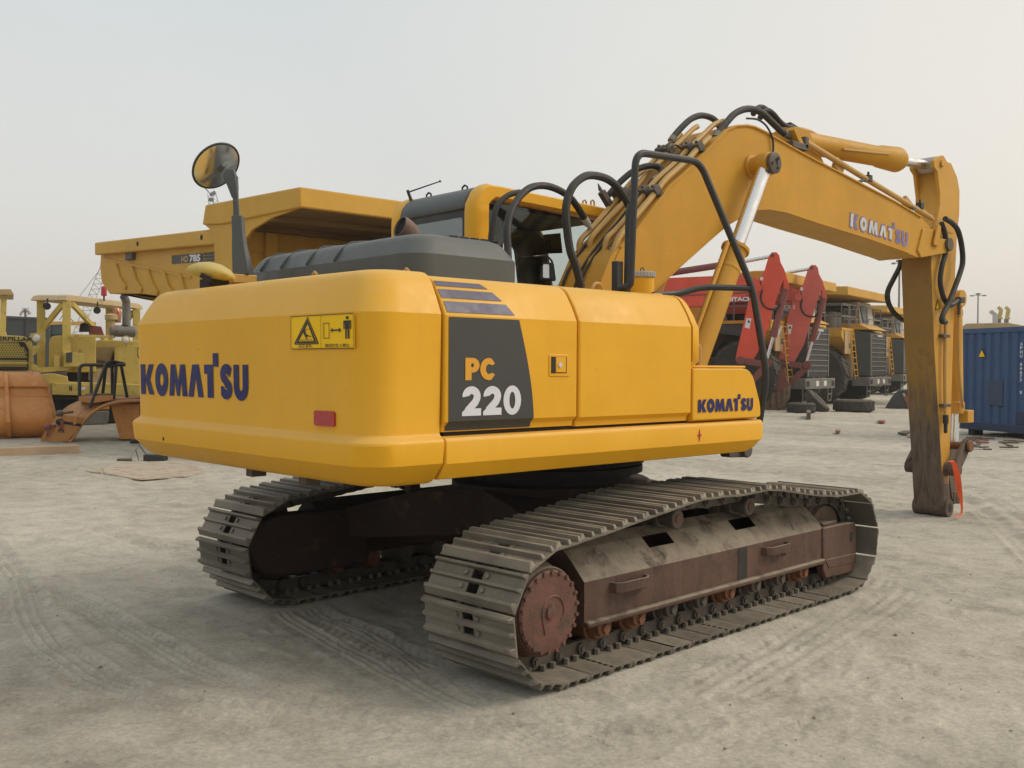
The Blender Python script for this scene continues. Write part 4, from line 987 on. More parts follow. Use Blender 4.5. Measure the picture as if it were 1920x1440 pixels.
def ribbon(name, pts, w0, w1, th, mat, parent):
    mb = MB(); rings = []
    for i, q in enumerate(pts):
        a, b = V((*pts[max(i-1, 0)], 0)), V((*pts[min(i+1, len(pts)-1)], 0)); t = (b-a).normalized(); nn = V((-t.y, t.x))
        rings.append([V((q[0]+nn.x*h, y, q[1]+nn.y*h)) for y, h in ((w0, -th), (w1, -th), (w1, .003), (w0, .003))])
    mb.loft(rings); return mb.build(name, mat, parent, .003)
ribbon('top_flange', BP[1:19], BY0-.016, BY1+.016, .014, M['boomyel'], BOOM)
ribbon('bottom_flange', BP[22:35][::-1], BY0-.012, BY1+.012, -.012, M['boomyel'], BOOM)
fp = MB().prism([(.30, 2.50), (.36, 2.59), (.58, 2.78), (.70, 2.72), (.52, 2.36), (.42, 2.2)], 'y', BY0-.010, BY0+.01); fp.build('stiffener_plate', M['boomyel'], BOOM, .004)
# boom-arm joint plates
q = P(1772, 459, 'y', -.34); JX, JZ = q.x, q.z
for ya, yb in ((BY0-.02, BY0+.03), (BY1-.03, BY1+.02)):
    MB().prism(round_poly([(5.24, 3.22), (5.50, 3.235), (5.62, 3.15), (JX+.075, JZ+.06), (JX+.085, JZ-.04), (JX+.01, JZ-.09), (5.20, 2.905), (5.12, 2.98)], [0, .03, .05, .05, .06, .05, .02, 0]), 'y', ya, yb).build('joint_plate', M['boomyel'], BOOM, .006)
MB().prism(round_poly([(5.42, 3.06), (5.52, 3.30), (5.60, 3.28), (5.56, 3.05)], .03), 'y', BY0-.05, BY0-.03).build('hose_bracket', M['boomyel'], BOOM, .004)
pj = MB().cyl((JX, BY0-.05, JZ), (JX, BY1+.05, JZ), .052, .052, 20); pj.cyl((JX, BY0-.055, JZ), (JX, BY0-.02, JZ), .075, .075, 20); pj.build('joint_pin', M['linkst'], BOOM, .004)
logo_o = P(1592, 426, 'y', BY0); logo_e = P(1701, 463, 'y', BY0)
lx = (logo_e-logo_o).normalized(); lz = V((-lx.z, 0, lx.x)); lw = (logo_e-logo_o).length
LH = (P(1592, 397, 'y', BY0)-logo_o).length
M['purple'] = paint('faded_purple_lettering', (.20, .16, .34), .5, .35, .1, scale=3)
M['fadewhite'] = paint('faded_white_lettering', (.55, .56, .60), .5, .2, .1, scale=3)
LB = logo('lettering', 'KOMATSU', M['purple'], BOOM, lambda s, t, l: logo_o+lx*s+lz*t+V((0, -l, 0)), lw, LH)
def inset_logo():
    text = 'KOMAT'; full = sum(GL[c][0] for c in 'KOMATSU')+.07*6; x = 0; mb = MB()
    for c in text:
        adv, parts = GL[c]
        for vs, fs in GC[c][:1]:
            cx, cy = adv/2, .5
            if c == 'T': cx, cy = .39, .5
            mb.add([logo_o+lx*((x+cx+(q.x-cx)*.86)/full*lw)+lz*((cy+(q.y-cy)*(.86 if c in 'KOM' else .74))*LH)+V((0, -.0065, 0)) for q in vs], fs)
        x += adv+.07
    return link('worn_lettering', mb.mesh('worn_lettering', M['fadewhite'], False, recalc=False), LB)
inset_logo()
# ---- boom cylinder pin, cylinders
bp = P(1436, 308, 'y', -.50); BPX, BPZ = bp.x, bp.z
hub = MB().lathe([(.10, BY0+.01), (.10, BY0-.02), (.078, BY0-.03), (.078, BY0-.07), (.088, BY0-.075), (.088, -.56), (.06, -.565)], (BPX, 0, BPZ), (0, 1, 0), 28)
hub = hub.build('pin_hub', M['boomyel'], BOOM)
hd = MB().lathe([(.05, -.555), (.085, -.56), (.092, -.57), (.092, -.595), (.08, -.60), (.03, -.60), (.028, -.592), (.001, -.592)], (BPX, 0, BPZ), (0, 1, 0), 24); hd = hd.build('pin_head', M['linkst'], hub)
for a in (.9, 3.3, 5.4): MB().cyl((BPX+.05*math.cos(a), -.60, BPZ+.05*math.sin(a)), (BPX+.05*math.cos(a), -.615, BPZ+.05*math.sin(a)), .014, .014, 6).build('pin_bolt', M['linkst'], hub)
for yc in (-.50, .25):
    T = V((BPX, yc, BPZ)); B = P(1329, 606, 'y', -.50); d = (V((B.x, yc, B.z))-T).normalized(); F0 = T+d*((T.z-1.40)/-d.z)
    G = T+d*.86
    cy = MB().tube([G, G+d*.03, G+d*.03, F0-d*.12], [.118, .118, .100, .100], 24); cy.tube([G+d*.20, G+d*.215, G+d*.23], [.103, .106, .103], 24); cy.cyl(F0+V((0, -.09, 0)), F0+V((0, .09, 0)), .11, .11, 20)
    cyl = cy.build('boom_cylinder', M['boomyel'], EX, .003)
    MB().cyl(T, G+d*.02, .062, .062, 24).build('piston_rod', M['chrome'], cyl)
    MB().lathe([(.095, -.05), (.10, -.045), (.10, .045), (.095, .05)], T, (0, 1, 0), 20).build('rod_eye', M['boomyel'], cyl, .003)
    n_ = d.cross(V((0, 1, 0))).normalized()
    MB().tube([G+d*.02-n_*.11, G+d*.07-n_*.135+V((0, -.02, 0)), F0-d*.2-n_*.13+V((0, -.02, 0))], .018, 8).build('cylinder_pipe', M['boomyel'], cyl)
    g = MB()
    for k in range(10):
        a = 2*PI*k/10; w = n_*math.cos(a)+V((0, 1, 0))*math.sin(a); g.cyl(G-d*.012+w*.098, G+w*.098, .013, .013, 6)
    g.build('gland_bolts', M['boomyel'], cyl)
# ---- pipes along the boom
def boom_pipe(y, h, foot_px, x1, r=.024, yf=None):
    pts = [P(u, v, 'y', yf if yf is not None else y) for u, v in foot_px]
    xs = pts[-1].x; n = 14
    for k in range(1, n+1):
        x = xs+.25+(x1-xs-.25)*k/n; pts.append(V((x, y, ztop(x)+h)))
    return MB().tube(round_path(pts, .06, 3), r, 8).build('oil_pipe', M['pipe'], BOOM)
boom_pipe(.07, .08, [(1092, 532), (1090, 505), (1085, 453), (1109, 429), (1150, 382)], 1.62)
boom_pipe(-.01, .07, [(1101, 534), (1111, 490), (1104, 452), (1116, 436), (1166, 384)], 1.75)
boom_pipe(-.21, .06, [(1122, 532), (1138, 445), (1150, 436), (1172, 412)], 1.85)
boom_pipe(-.31, .05, [(1134, 532), (1150, 470), (1160, 445), (1178, 422)], 1.52, .026)
for yy, hh in ((.03, .035), (-.11, .03), (-.16, .03)):
    pts = [V((.10, yy, 2.22)), V((.2, yy, 2.45))]+[V((x, yy, ztop(x)+hh)) for x in (.45, .6, .8, 1.0, 1.2, 1.4, 1.6)]
    MB().tube(smooth_path(pts, 3), .011, 6).build('thin_hose', M['rubber'], BOOM)
mb = MB()
for k in range(9):
    q = P(1146+k*3.4, 470-k*4.0, 'y', -.27); mb.tube([q+V((.014*math.cos(a), .03*math.sin(a)-.0, .03*math.sin(a))) for a in [2*PI*i/8 for i in range(9)]], .006, 5)
mb.build('hose_spring', M['black'], BOOM)
def clamp(x, y0, y1, ys):
    z = ztop(x); a = math.atan2(ztop(x+.05)-ztop(x-.05), .1); R = Matrix.Translation((x, 0, z)) @ Matrix.Rotation(-a, 4, 'Y')
    mb = MB().box(-.025, .025, y0, y1, .004, .02, R)
    for y, h in ys: mb.box(-.035, .035, y-.035, y+.035, h-.035, h+.035, R); mb.cyl(R @ V((0, y, h+.03)), R @ V((0, y, h+.055)), .012, .012, 6)
    mb.build('pipe_clamp', M['linkst'], BOOM, .004)
for x in (.86, 1.40): clamp(x, -.36, .10, ((-.31, .05), (-.21, .06), (-.01, .07), (.07, .08)))
# valve fitting at the lower clamp
q = P(1137, 375, 'y', .08); vb = MB().bar(q+V((-.06, 0, .06)), q+V((.05, 0, -.05)), .05, .05); vb.cyl(q+V((-.07, 0, .07)), q+V((-.10, 0, .12)), .018, .004, 8); vb.build('hose_fitting', M['linkst'], BOOM, .006)
# upper part: pipes to the arm on both sides of the arm cylinder
a0, a1 = P(1510, 266, 'y', BY0+.02), P(1745, 408, 'y', BY0+.02)
MB().tube([a0, a0.lerp(a1, .5)+V((0, 0, -.004)), a1], .028, 10).build('oil_pipe', M['pipe'], BOOM)
a2 = [P(u, v, 'y', -.05) for u, v in ((1489, 240), (1515, 245), (1540, 259), (1578, 279), (1600, 284), (1675, 292))]
MB().tube(round_path(a2, .08), .022, 8).build('oil_pipe', M['pipe'], BOOM)
for (u, v, uu, vv) in ((1628, 335, 1610, 341), (1725, 386, 1711, 392)):
    q, q2 = P(u, v, 'y', BY0+.02), P(uu, vv, 'y', BY0-.01)
    mb = MB().bar(q2, q, .03, .012, (0, 1, 0)); mb.box(-.035, .035, -.03, .03, -.035, .035, Matrix.Translation(q)); mb.cyl(q, q+V((0, 0, .07)), .013, .013, 6); mb.build('pipe_clamp', M['black'], BOOM, .004)
for (u, v) in ((1572, 311), (1701, 382)):
    q = P(u, v, 'y', BY0+.05); MB().box(-.08, .08, -.02, .02, -.06, .05, Matrix.Translation(q) @ Matrix.Rotation(.45, 4, 'Y')).build('pipe_bracket', M['pipe'], BOOM, .004)
q = P(1494, 265, 'y', BY0+.03)
mb = MB().bar(q+V((-.10, 0, .10)), q+V((.04, 0, -.05)), .09, .06); mb.build('hose_block', M['boomyel'], BOOM, .008)
q = P(1496, 272, 'y', BY0+.01); mb = MB().box(-.13, .13, -.03, .05, -.04, .02, Matrix.Translation(q)); mb.box(.08, .14, -.03, .05, -.02, .09, Matrix.Translation(q)); mb.build('clamp_block', M['linkst'], BOOM, .006)
q = P(1489, 241, 'y', -.05); MB().bar(q+V((-.10, 0, .02)), q+V((.02, 0, -.0)), .05, .05).build('hose_fitting', M['black'], BOOM, .006)
# ---- rubber hoses
def hose(px, y, r=.029, parent=None, m='rubber', y1=None):
    n = len(px); pts = [P(u, v, 'y', y if y1 is None else y+(y1-y)*k/(n-1)) for k, (u, v) in enumerate(px)]
    return MB().tube(smooth_path(pts, 5), r, 10).build('hydraulic_hose', M[m], parent or EX)
hose([(953, 500), (952, 463), (951, 430), (957, 399), (972, 372), (992.5, 353), (1017.5, 348), (1042.5, 354), (1067.5, 369), (1084, 390), (1095, 408)], -.25, .027, y1=.02)
q0, q1 = P(1095, 408, 'y', .02), P(1107, 428, 'y', .05); mb = MB().tube([q0, q0.lerp(q1, .6), q0.lerp(q1, .6), q1], [.03, .03, .02, .02], 10); mb.build('hose_fitting', M['palegrey'], EX)
hose([(1090, 540), (1080, 500), (1069, 469), (1062.5, 422), (1062, 384), (1073, 351), (1094, 332), (1114, 329), (1139, 336), (1157.5, 351), (1172, 372), (1179, 386)], -.42, .030, y1=-.30)
hose([(921, 480), (920, 453), (925, 413), (934, 384), (953, 366), (975, 360)], .15, .022)
hose([(1141, 366), (1161, 343), (1186, 322), (1210, 312), (1232, 312), (1241, 322), (1236, 334), (1228, 345)], .08, .026, BOOM, y1=-.2)
hose([(1262, 259), (1266, 252.5), (1280, 237), (1296, 223), (1314, 216.6), (1331.6, 220), (1343, 228), (1350, 240)], .07, .028, BOOM)
hose([(1342, 257), (1352, 243), (1364, 227.5), (1378, 213), (1395.6, 205), (1413, 205), (1430, 213), (1449, 231), (1467.5, 248), (1484, 257)], -.29, .030, BOOM)
hose([(1412, 214), (1419, 204), (1428, 201), (1438, 207), (1450, 222), (1464, 234), (1482, 240)], .0, .026, BOOM)
hose([(1425, 222), (1430, 211), (1439, 207), (1450, 214), (1462, 228), (1474, 237), (1486, 240)], -.06, .026, BOOM)
hose([(1400, 222), (1420, 224), (1436, 235), (1447, 255), (1450, 275), (1448, 293)], BY0-.02, .009, BOOM)
hose([(1278, 270), (1262, 266), (1250, 272)], .0, .008, BOOM); hose([(1250, 284), (1265, 272), (1278, 280), (1282, 290)], -.05, .008, BOOM)
for (u, v, uu, vv, y) in ((1341, 258, 1347, 249, -.29), (1258, 265, 1263, 257, .07), (1470, 250, 1482, 256, -.29), (1226, 340, 1232, 333, -.18)):
    MB().cyl(P(u, v, 'y', y), P(uu, vv, 'y', y), .032, .032, 10).build('hose_fitting', M['greyst'], BOOM)

# ---- arm
AY0, AY1 = -.30, .045; YA = (AY0+AY1)/2
def A(u, v): q = P(u, v, 'y', AY0); return (q.x, q.z)
front = [A(1768, 291), A(1775.5, 303.6), A(1782.5, 306), A(1794, 332), A(1798.6, 358), A(1798, 402), A(1795, 430), A(1794, 459), A(1792, 500), A(1787.5, 640), A(1784, 760), A(1780.6, 865)]
rear = [(5.93, .35), (5.89, .659), (5.683, 1.95), (5.585, 2.84), (5.60, 3.10), (5.70, 3.36)]
low = [(6.10, .35)]
ARM = MB().prism(front[5:]+low+rear, 'y', AY0, AY1).build('arm', M['armyel'], EX, .008)
plate = [A(1757, 322), A(1751, 313), A(1750, 301), A(1759, 293)]+front[:7]+[(6.10, 3.25), (5.64, 3.25), (5.72, 3.42), A(1761.5, 385), A(1761.8, 365)]
AT1 = -.02
for ya, yb in ((AY0-.006, AY0+.035), (AT1-.035, AT1)): MB().prism(plate, 'y', ya, yb).build('side_plate', M['armyel'], ARM, .006)
MB().prism([(5.80, 3.42), (5.95, 3.75), (6.20, 3.82), (6.24, 3.6), (6.22, 3.3), (5.9, 3.2)], 'y', AY0+.03, AT1-.03).build('inner_web', M['armyel'], ARM)
MB().prism([(5.66, 3.22), (5.79, 3.50), (5.84, 3.93), (5.81, 3.93), (5.76, 3.52), (5.62, 3.24)], 'y', AY0+.03, AT1-.03).build('inner_web', M['armyel'], ARM)
ap = P(1764, 307, 'y', AY0); MB().cyl((ap.x, AY0-.03, ap.z), (ap.x, AT1+.03, ap.z), .04, .04, 18).build('arm_pin', M['armyel'], ARM, .003)
# worn lower end: rear plate with shade and dirt in its colour, tip boss
def rx(z):
    r = sorted([(b, a) for a, b in rear]+[(0.0, 5.99)])
    for (z0, x0_), (z1, x1_) in zip(r, r[1:]):
        if z0 <= z <= z1: return x0_+(x1_-x0_)*(z-z0)/(z1-z0)
    return r[0][1]
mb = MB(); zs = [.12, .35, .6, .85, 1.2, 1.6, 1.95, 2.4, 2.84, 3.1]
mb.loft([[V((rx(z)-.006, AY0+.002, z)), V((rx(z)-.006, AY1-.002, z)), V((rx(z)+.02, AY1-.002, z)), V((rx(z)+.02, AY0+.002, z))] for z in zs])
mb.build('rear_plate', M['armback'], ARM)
tip = MB().prism([(5.925, .40), (6.095, .40), (6.14, .15), (6.13, .07), (5.98, .06), (5.965, .15)], 'y', AY0-.004, AY1+.004); tip.build('arm_end', M['armworn'], ARM, .01)
tc_ = P(1776, 961, 'y', AY0-.02); TX, TZ = 6.06, .115
tp_ = MB().lathe([(.05, AY0-.028), (.098, AY0-.028), (.104, AY0-.02), (.104, AY1+.02), (.098, AY1+.028), (.05, AY1+.028)], (TX, 0, TZ), (0, 1, 0), 24).build('tip_boss', M['armworn'], ARM)
MB().cyl((TX, AY0-.030, TZ), (TX, AY0+.02, TZ), .05, .05, 16).build('pin_bore', M['dark'], tp_)
# arm cylinder on top of the boom
c0 = P(1478, 262, 'y', YA); c1 = P(1700, 299.5, 'y', YA); c2 = V((ap.x, YA-.03, ap.z)); d = (c2-c0).normalized(); G = c0+d*((c1-c0).length*.900)
ac = MB().tube([c0-d*.1, G-d*.42, G-d*.40, G-d*.06, G-d*.05, G], [.105, .105, .118, .135, .135, .118], 24); ac.cyl(c0+V((0, -.12, -.02)), c0+V((0, .12, -.02)), .12, .12, 18)
ac = ac.build('arm_cylinder', M['boomyel'], EX, .003)
MB().cyl(G-d*.02, c2-d*.05, .052, .052, 24).build('piston_rod', M['chrome'], ac)
MB().lathe([(.08, -.10), (.09, -.09), (.09, .09), (.08, .10)], c2, (0, 1, 0), 20).build('rod_eye', M['palegrey'], ac, .003)
s0, s1 = P(1580, 280, 'y', YA-.12), P(1684, 291, 'y', YA-.12); MB().bar(s0, s1, .03, .02).build('cylinder_rib', M['pipe'], ac, .004)
MB().prism([(c0.x-.25, ztop(c0.x)-.02), (c0.x+.45, ztop(c0.x+.45)-.02), (c0.x+.10, c0.z+.08), (c0.x-.08, c0.z+.08)], 'y', YA-.16, YA-.13).build('cylinder_lug', M['boomyel'], BOOM, .006)
MB().prism([(c0.x-.25, ztop(c0.x)-.02), (c0.x+.45, ztop(c0.x+.45)-.02), (c0.x+.10, c0.z+.08), (c0.x-.08, c0.z+.08)], 'y', YA+.13, YA+.16).build('cylinder_lug', M['boomyel'], BOOM, .006)
# bucket cylinder on the far face of the arm, with linkage
b0, b1, b2 = P(1790, 560, 'y', YA), P(1791.5, 775, 'y', YA), P(1788, 850, 'y', YA)
bc = MB().tube([b0, b1-V((0, 0, -.15)), b1-V((0, 0, -.13)), b1], [.085, .085, .10, .10], 20); bc.cyl(b0+V((0, -.1, 0)), b0+V((0, .1, 0)), .1, .1, 16)
bc = bc.build('bucket_cylinder', M['armyel'], EX, .003)
MB().cyl(b1+V((0, 0, .02)), b2, .05, .05, 20).build('piston_rod', M['chrome'], bc)
lp0 = P(1798, 838, 'y', YA); MB().cyl((b2.x, YA-.1, b2.z), (b2.x, YA+.1, b2.z), .075, .075, 18).build('rod_eye', M['greyst'], bc, .004)
MB().box(-.05, .12, -.14, .10, -.09, .06, Matrix.Translation(b1+V((.07, 0, -.02)))).build('gland_block', M['armyel'], bc, .01)
pp = [P(u, v, 'y', YA-.12) for u, v in ((1797, 590), (1797.5, 680), (1803, 745), (1805.5, 765))]
MB().tube(smooth_path(pp, 4), .02, 8).build('oil_pipe', M['pipe'], bc)
q = P(1798, 586, 'y', YA-.14); MB().box(-.05, .05, -.03, .03, -.035, .035, Matrix.Translation(q)).build('pipe_clamp', M['pipe'], bc, .004)
hb_ = P(1778, 882, 'y', AY0-.08); HX, HZ = 6.02, hb_.z
hbm = MB().lathe([(.03, AY0-.16), (.062, AY0-.155), (.072, AY0-.14), (.072, AY0-.02), (.09, AY0), (.09, AY1), (.072, AY1+.02), (.072, AY1+.12), (.05, AY1+.13)], (HX, 0, HZ), (0, 1, 0), 22)
hbm = hbm.build('link_pin', M['armworn'], ARM)
lk = P(1808, 836, 'y', AY0-.08); LX, LZ = lk.x, lk.z
for ya, yb in ((AY0-.12, AY0-.075), (AY1+.075, AY1+.12)):
    mb = MB().bar((HX, (ya+yb)/2, HZ), (LX, (ya+yb)/2, LZ), .045, .16, (1, 0, .3)); mb.cyl((LX, ya, LZ), (LX, yb, LZ), .085, .085, 20); mb.build('arm_link', M['armworn'], ARM, .006)
pn = MB().cyl((LX, AY0-.15, LZ), (LX, AY1+.15, LZ), .045, .045, 18); pn.lathe([(.06, -.02), (.068, -.01), (.068, .01), (.06, .02)], (LX, AY0-.145, LZ), (0, 1, 0), 18); pn.build('link_pin', M['orangeroll'], ARM)
hl = P(1806, 940, 'y', AY0-.02); 
mb = MB().bar((LX, YA-.06, LZ-.05), (hl.x-.03, YA-.10, hl.z+.05), .07, .26, (1, 0, 0)); mb.bar((LX, YA+.16, LZ-.05), (hl.x, YA+.16, hl.z+.05), .07, .13, (1, 0, 0)); mb.box(hl.x-.13, hl.x+.085, AY0+.03, AY1+.03, hl.z-.03, hl.z+.12); mb.cyl((hl.x, AY0+.02, hl.z+.05), (hl.x, AY1+.06, hl.z+.05), .085, .085, 18)
hlk = mb.build('bucket_link', M['armworn'], ARM, .01)
MB().cyl((hl.x, AY0+.015, hl.z+.05), (hl.x, AY0+.06, hl.z+.05), .042, .042, 14).build('pin_bore', M['dark'], hlk)
# pipe on the arm's side, clamps, hoses round the joint
MB().tube([P(1773, 597, 'y', AY0-.04), P(1771.5, 690, 'y', AY0-.04), P(1772.5, 780, 'y', AY0-.04)], .020, 8).build('oil_pipe', M['pipe'], ARM)
for v, uu in ((630, 1772), (760, 1773)):
    q = P(uu, v, 'y', AY0-.03); MB().box(-.10, .07, -.03, .03, -.018, .018, Matrix.Translation(q)).build('pipe_clamp', M['linkst'], ARM, .004)
q0, q1 = P(1773, 778, 'y', AY0-.045), P(1773, 812, 'y', AY0-.045); MB().tube([q0, q0.lerp(q1, .45), q0.lerp(q1, .5), q1], [.032, .032, .022, .02], 10).build('hose_stub', M['black'], ARM)
MB().bar(P(1765, 575, 'y', AY0), P(1765, 585, 'y', AY0), .16, .005, (0, 1, 0)).build('weld_seam', M['armyel'], ARM)
tri = [P(u, v, 'y', AY0-.004) for u, v in ((1758, 561), (1753, 581), (1763, 579))]; tri2 = [P(u, v, 'y', AY0-.005) for u, v in ((1758, 566), (1755, 579), (1761, 577.5))]
wd = MB().add(tri, [(0, 1, 2)]).mesh('warning_sticker', M['ink'], False); wd = link('warning_sticker', wd, ARM); wd2 = MB().add(tri2, [(0, 1, 2)]).mesh('sticker_face', M['stickeryel'], False); link('sticker_face', wd2, wd)
hose([(1772, 410), (1785, 418), (1796, 432), (1803, 460), (1805, 490), (1800, 512), (1788, 545), (1777, 572), (1768, 590), (1766, 602), (1773, 604)], AY0-.10, .030)
hose([(1765, 418), (1771, 435), (1773, 452), (1772, 478), (1766, 500), (1763, 530), (1770, 560), (1780, 572), (1790, 568), (1797, 562)], AY0-.05, .028)
hose([(1689, 488), (1687, 500), (1677, 520), (1665, 545), (1665, 565), (1675, 585), (1690, 598), (1705, 602)], AY1+.12, .030)
q = P(1800, 563, 'y', AY0-.05); MB().bar(q+V((-.06, 0, 0)), q+V((.06, 0, .005)), .07, .07).build('hose_fitting', M['black'], EX, .008)
MB().cyl(P(1798, 566, 'y', AY0-.05), P(1798, 590, 'y', AY0-.05), .02, .02, 8).build('oil_pipe', M['linkst'], EX)
MB().tube([P(1725, 388, 'y', BY0+.02), P(1738, 402, 'y', BY0+.02), P(1750, 412, 'y', BY0)], .018, 8).build('oil_pipe', M['pipe'], BOOM)
# ---- black handrails
def rail(pts, r=.025, rr=.12): return MB().tube(round_path(pts, rr, 6), r, 10).build('handrail', M['black'], EX)
yr = -1.10
h0 = P(1096, 544, 'z', 2.225); h1 = P(1181, 541, 'y', yr)
lw_ = P(1182, 535, 'y', yr); up_ = P(1192, 285, 'y', yr); tr_ = P(1312, 303, 'y', yr)
k1 = P(1411, 541, 'x', .72); k2 = P(1438, 705, 'x', .80); k3 = P(1424, 790, 'x', .80)
rail([V((h0.x+.05, -1.02, 2.225)), V((lw_.x, yr, 2.235)), up_, tr_, V((k1.x, k1.y, k1.z)), k2, k3], .025, .10)
rail([P(1225, 553, 'y', -1.02), P(1271, 551, 'y', -1.05), P(1318, 538, 'y', -1.12), V((k1.x, k1.y, k1.z))], .022, .1)
a, b = P(1176, 545, 'y', -1.0), P(1178, 386, 'y', -.32)
rail([V((a.x, -1.0, 2.19)), P(1179, 400, 'y', -1.0), P(1183, 384, 'y', -1.0)], .024)
MB().box(-.03, .03, -.02, .03, 0, .22, Matrix.Translation((a.x-.06, -.97, 2.19))).build('rail_bracket', M['black'], EX, .004)
MB().box(-.05, .05, -.03, .03, -.02, .02, Matrix.Translation(P(1228, 556, 'y', -1.02))).build('rail_foot', M['yel'], EX, .004)

# ---- orange strap hanging from the linkage pin
HFX = V((cF.x, cF.y, 0)).normalized()
mb = MB(); SP = [(1781, 866, -.46, .030), (1786, 864, -.465, .034), (1790, 872, -.47, .036), (1795, 890, -.475, .036), (1797, 905, -.47, .035), (1800, 925, -.465, .034), (1803, 943, -.46, .022), (1804, 955, -.46, .012), (1803, 962, -.46, .010), (1798, 967.5, -.47, .02), (1788, 969.5, -.48, .018)]
rings = []
for k, (u, v, y, w) in enumerate(SP):
    q = P(u, v, 'y', y); q.z = max(q.z, .012)
    a = .3+.35*math.sin(k*1.3); ex_ = cR*math.cos(a)+HFX*math.sin(a)*.5; rings.append([q-ex_*w, q+ex_*w, q+ex_*w+V((0, .003, .002)), q-ex_*w+V((0, .003, .002))])
mb.loft(rings); tag(mb.build('strap', M['strap'], None, 0, True, 60), 'bright orange webbing strap hanging from the arm linkage pin to the sand', 'strap')
# ================================================================== the yard behind
HR = V((cR.x, cR.y, 0)).normalized(); HF = V((cF.x, cF.y, 0)).normalized()
class Spot:
    """a thing standing on the yard: local y points away along the line of sight, x to the right, z up; L(u, v, dy) gives the local point of a photo pixel at the thing's distance + dy"""
    def __init__(s, u, dep):
        q = at(u, 700, dep); s.o = V((q.x, q.y, 0)); d = s.o-CAM; d.z = 0; s.D = d.length; s.f = d.normalized(); s.r = V((s.f.y, -s.f.x, 0))
    def L(s, u, v, dy=0.0):
        d = ray(u, v); q = CAM+d*((s.D+dy)/d.dot(s.f))-s.o; return V((q.dot(s.r), q.dot(s.f), q.z))
    def rz(s): return math.atan2(s.r.y, s.r.x)
    def thing(s, name, label, cat, group=None):
        return thing(name, label, cat, s.o, s.rz(), group)
def edge(poly): return [(q.x, q.z) for q in poly]

# ---- blue container: corrugated end wall towards us
co0 = P(1796, 803, 'z', .15); ce = (P(1920, 813, 'z', .15)-co0); ce.z = 0; ce.normalize()
CT = thing('shipping_container', 'dark blue corrugated shipping container standing on blocks behind the arm', 'container', (co0.x, co0.y, 0), math.atan2(ce.y, ce.x))
# local: x along the end wall to the right, y = into the container
W, Hh, LN = 2.44, 2.59, 6.06; zb = .15
def corr(mb, p0, dirx, n, z0, z1, amp, inward, period=.278):
    pts = []; x = 0
    while x < n-1e-6:
        for fx, o in ((0, 0), (.30, 0), (.42, 1), (.78, 1), (.90, 0)): 
            if x+fx*period <= n: pts.append((x+fx*period, o*amp))
        x += period
    pts.append((n, 0)); rings = []
    for z in (z0, z1): rings.append([V((p0[0]+dirx[0]*a+inward[0]*o, p0[1]+dirx[1]*a+inward[1]*o, z)) for a, o in pts])
    mb.loft(rings, caps=False, closed=False)
mb = MB(); corr(mb, (.10, .02), (1, 0), W-.2, zb+.16, zb+Hh-.10, .045, (0, 1)); mb.build('end_wall', M['cont'], CT, smooth=False)
mb = MB(); corr(mb, (W-.02, .10), (0, 1), LN-.2, zb+.16, zb+Hh-.1, .036, (-1, 0)); corr(mb, (.02, .10), (0, 1), LN-.2, zb+.16, zb+Hh-.1, .036, (1, 0)); corr(mb, (.1, LN-.02), (1, 0), W-.2, zb+.16, zb+Hh-.1, .036, (0, -1))
mb.build('side_wall', M['cont'], CT, smooth=False)
mb = MB().box(.02, W-.02, .02, LN-.02, zb+Hh-.04, zb+Hh-.02); mb.build('roof', M['cont'], CT)
for x in (0, W-.12):
    for y in (0, LN-.12):
        MB().box(x, x+.12, y, y+.12, zb, zb+Hh-.001).build('corner_post', M['cont'], CT, .01)
mb = MB()
for y in (0.003, LN-.103): mb.box(.1, W-.1, y, y+.10, zb+Hh-.13, zb+Hh-.004)
for x in (0.003, W-.103): mb.box(x, x+.10, .1, LN-.1, zb+Hh-.11, zb+Hh-.004)
mb.build('top_rail', M['cont'], CT, .008)
mb = MB()
for y in (-.004, LN-.12): mb.box(.1, W-.1, y, y+.12, zb+.0, zb+.19)
for x in (-.004, W-.116): mb.box(x, x+.12, .1, LN-.1, zb, zb+.17)
mb.box(.1, W-.1, .1, LN-.1, zb+.02, zb+.10)
mb.build('base_rail', M['contdark'], CT, .008)
mb = MB()
for x in (.25, W-.45):
    for y in (.1, LN-.4): mb.box(x, x+.2, y, y+.3, 0.0, zb)
mb.build('support_block', M['dark'], CT, .01)
def cpx(u, v):
    d = ray(u, v); n_ = V((-ce.y, ce.x, 0)); t = (co0-CAM).dot(n_)/d.dot(n_); q = CAM+d*t-V((co0.x, co0.y, 0)); return (q.dot(ce), q.z)
a, b = cpx(1836, 670), cpx(1845, 659); tx = (a[0]+b[0])/2; w_ = .125
MB().prism([(tx-w_, a[1]), (tx+w_, a[1]), (tx, a[1]+.22)], 'y', .008, .014).build('warning_triangle', M['ink'], CT)
MB().prism([(tx-w_+.025, a[1]+.014), (tx+w_-.025, a[1]+.014), (tx, a[1]+.185)], 'y', .004, .008).build('triangle_face', M['stickeryel'], CT)
a, b = cpx(1852, 712), cpx(1879, 761); MB().box(a[0], b[0], .006, .05, b[1], a[1]).build('repair_patch', M['contpatch'], CT)
a, b = cpx(1904, 772), cpx(1921, 797); MB().box(a[0], a[0]+.5, .004, .05, b[1], a[1]).build('repair_patch', M['contdark'], CT)
txt = 'APHU66677'; z = cpx(1915, 641)[1]; x = cpx(1913, 650)[0]
CLT = MB().build('code_lettering', M['white'], CT)
for k, c in enumerate('APHU 66677  3'):
    if c != ' ': font_on('code_letter', c, M['white'], CLT, (x, .0, z-.085-k*.098), (1, 0, 0), (0, 0, 1), .075, width=.075, bold=.03, lift=.004)

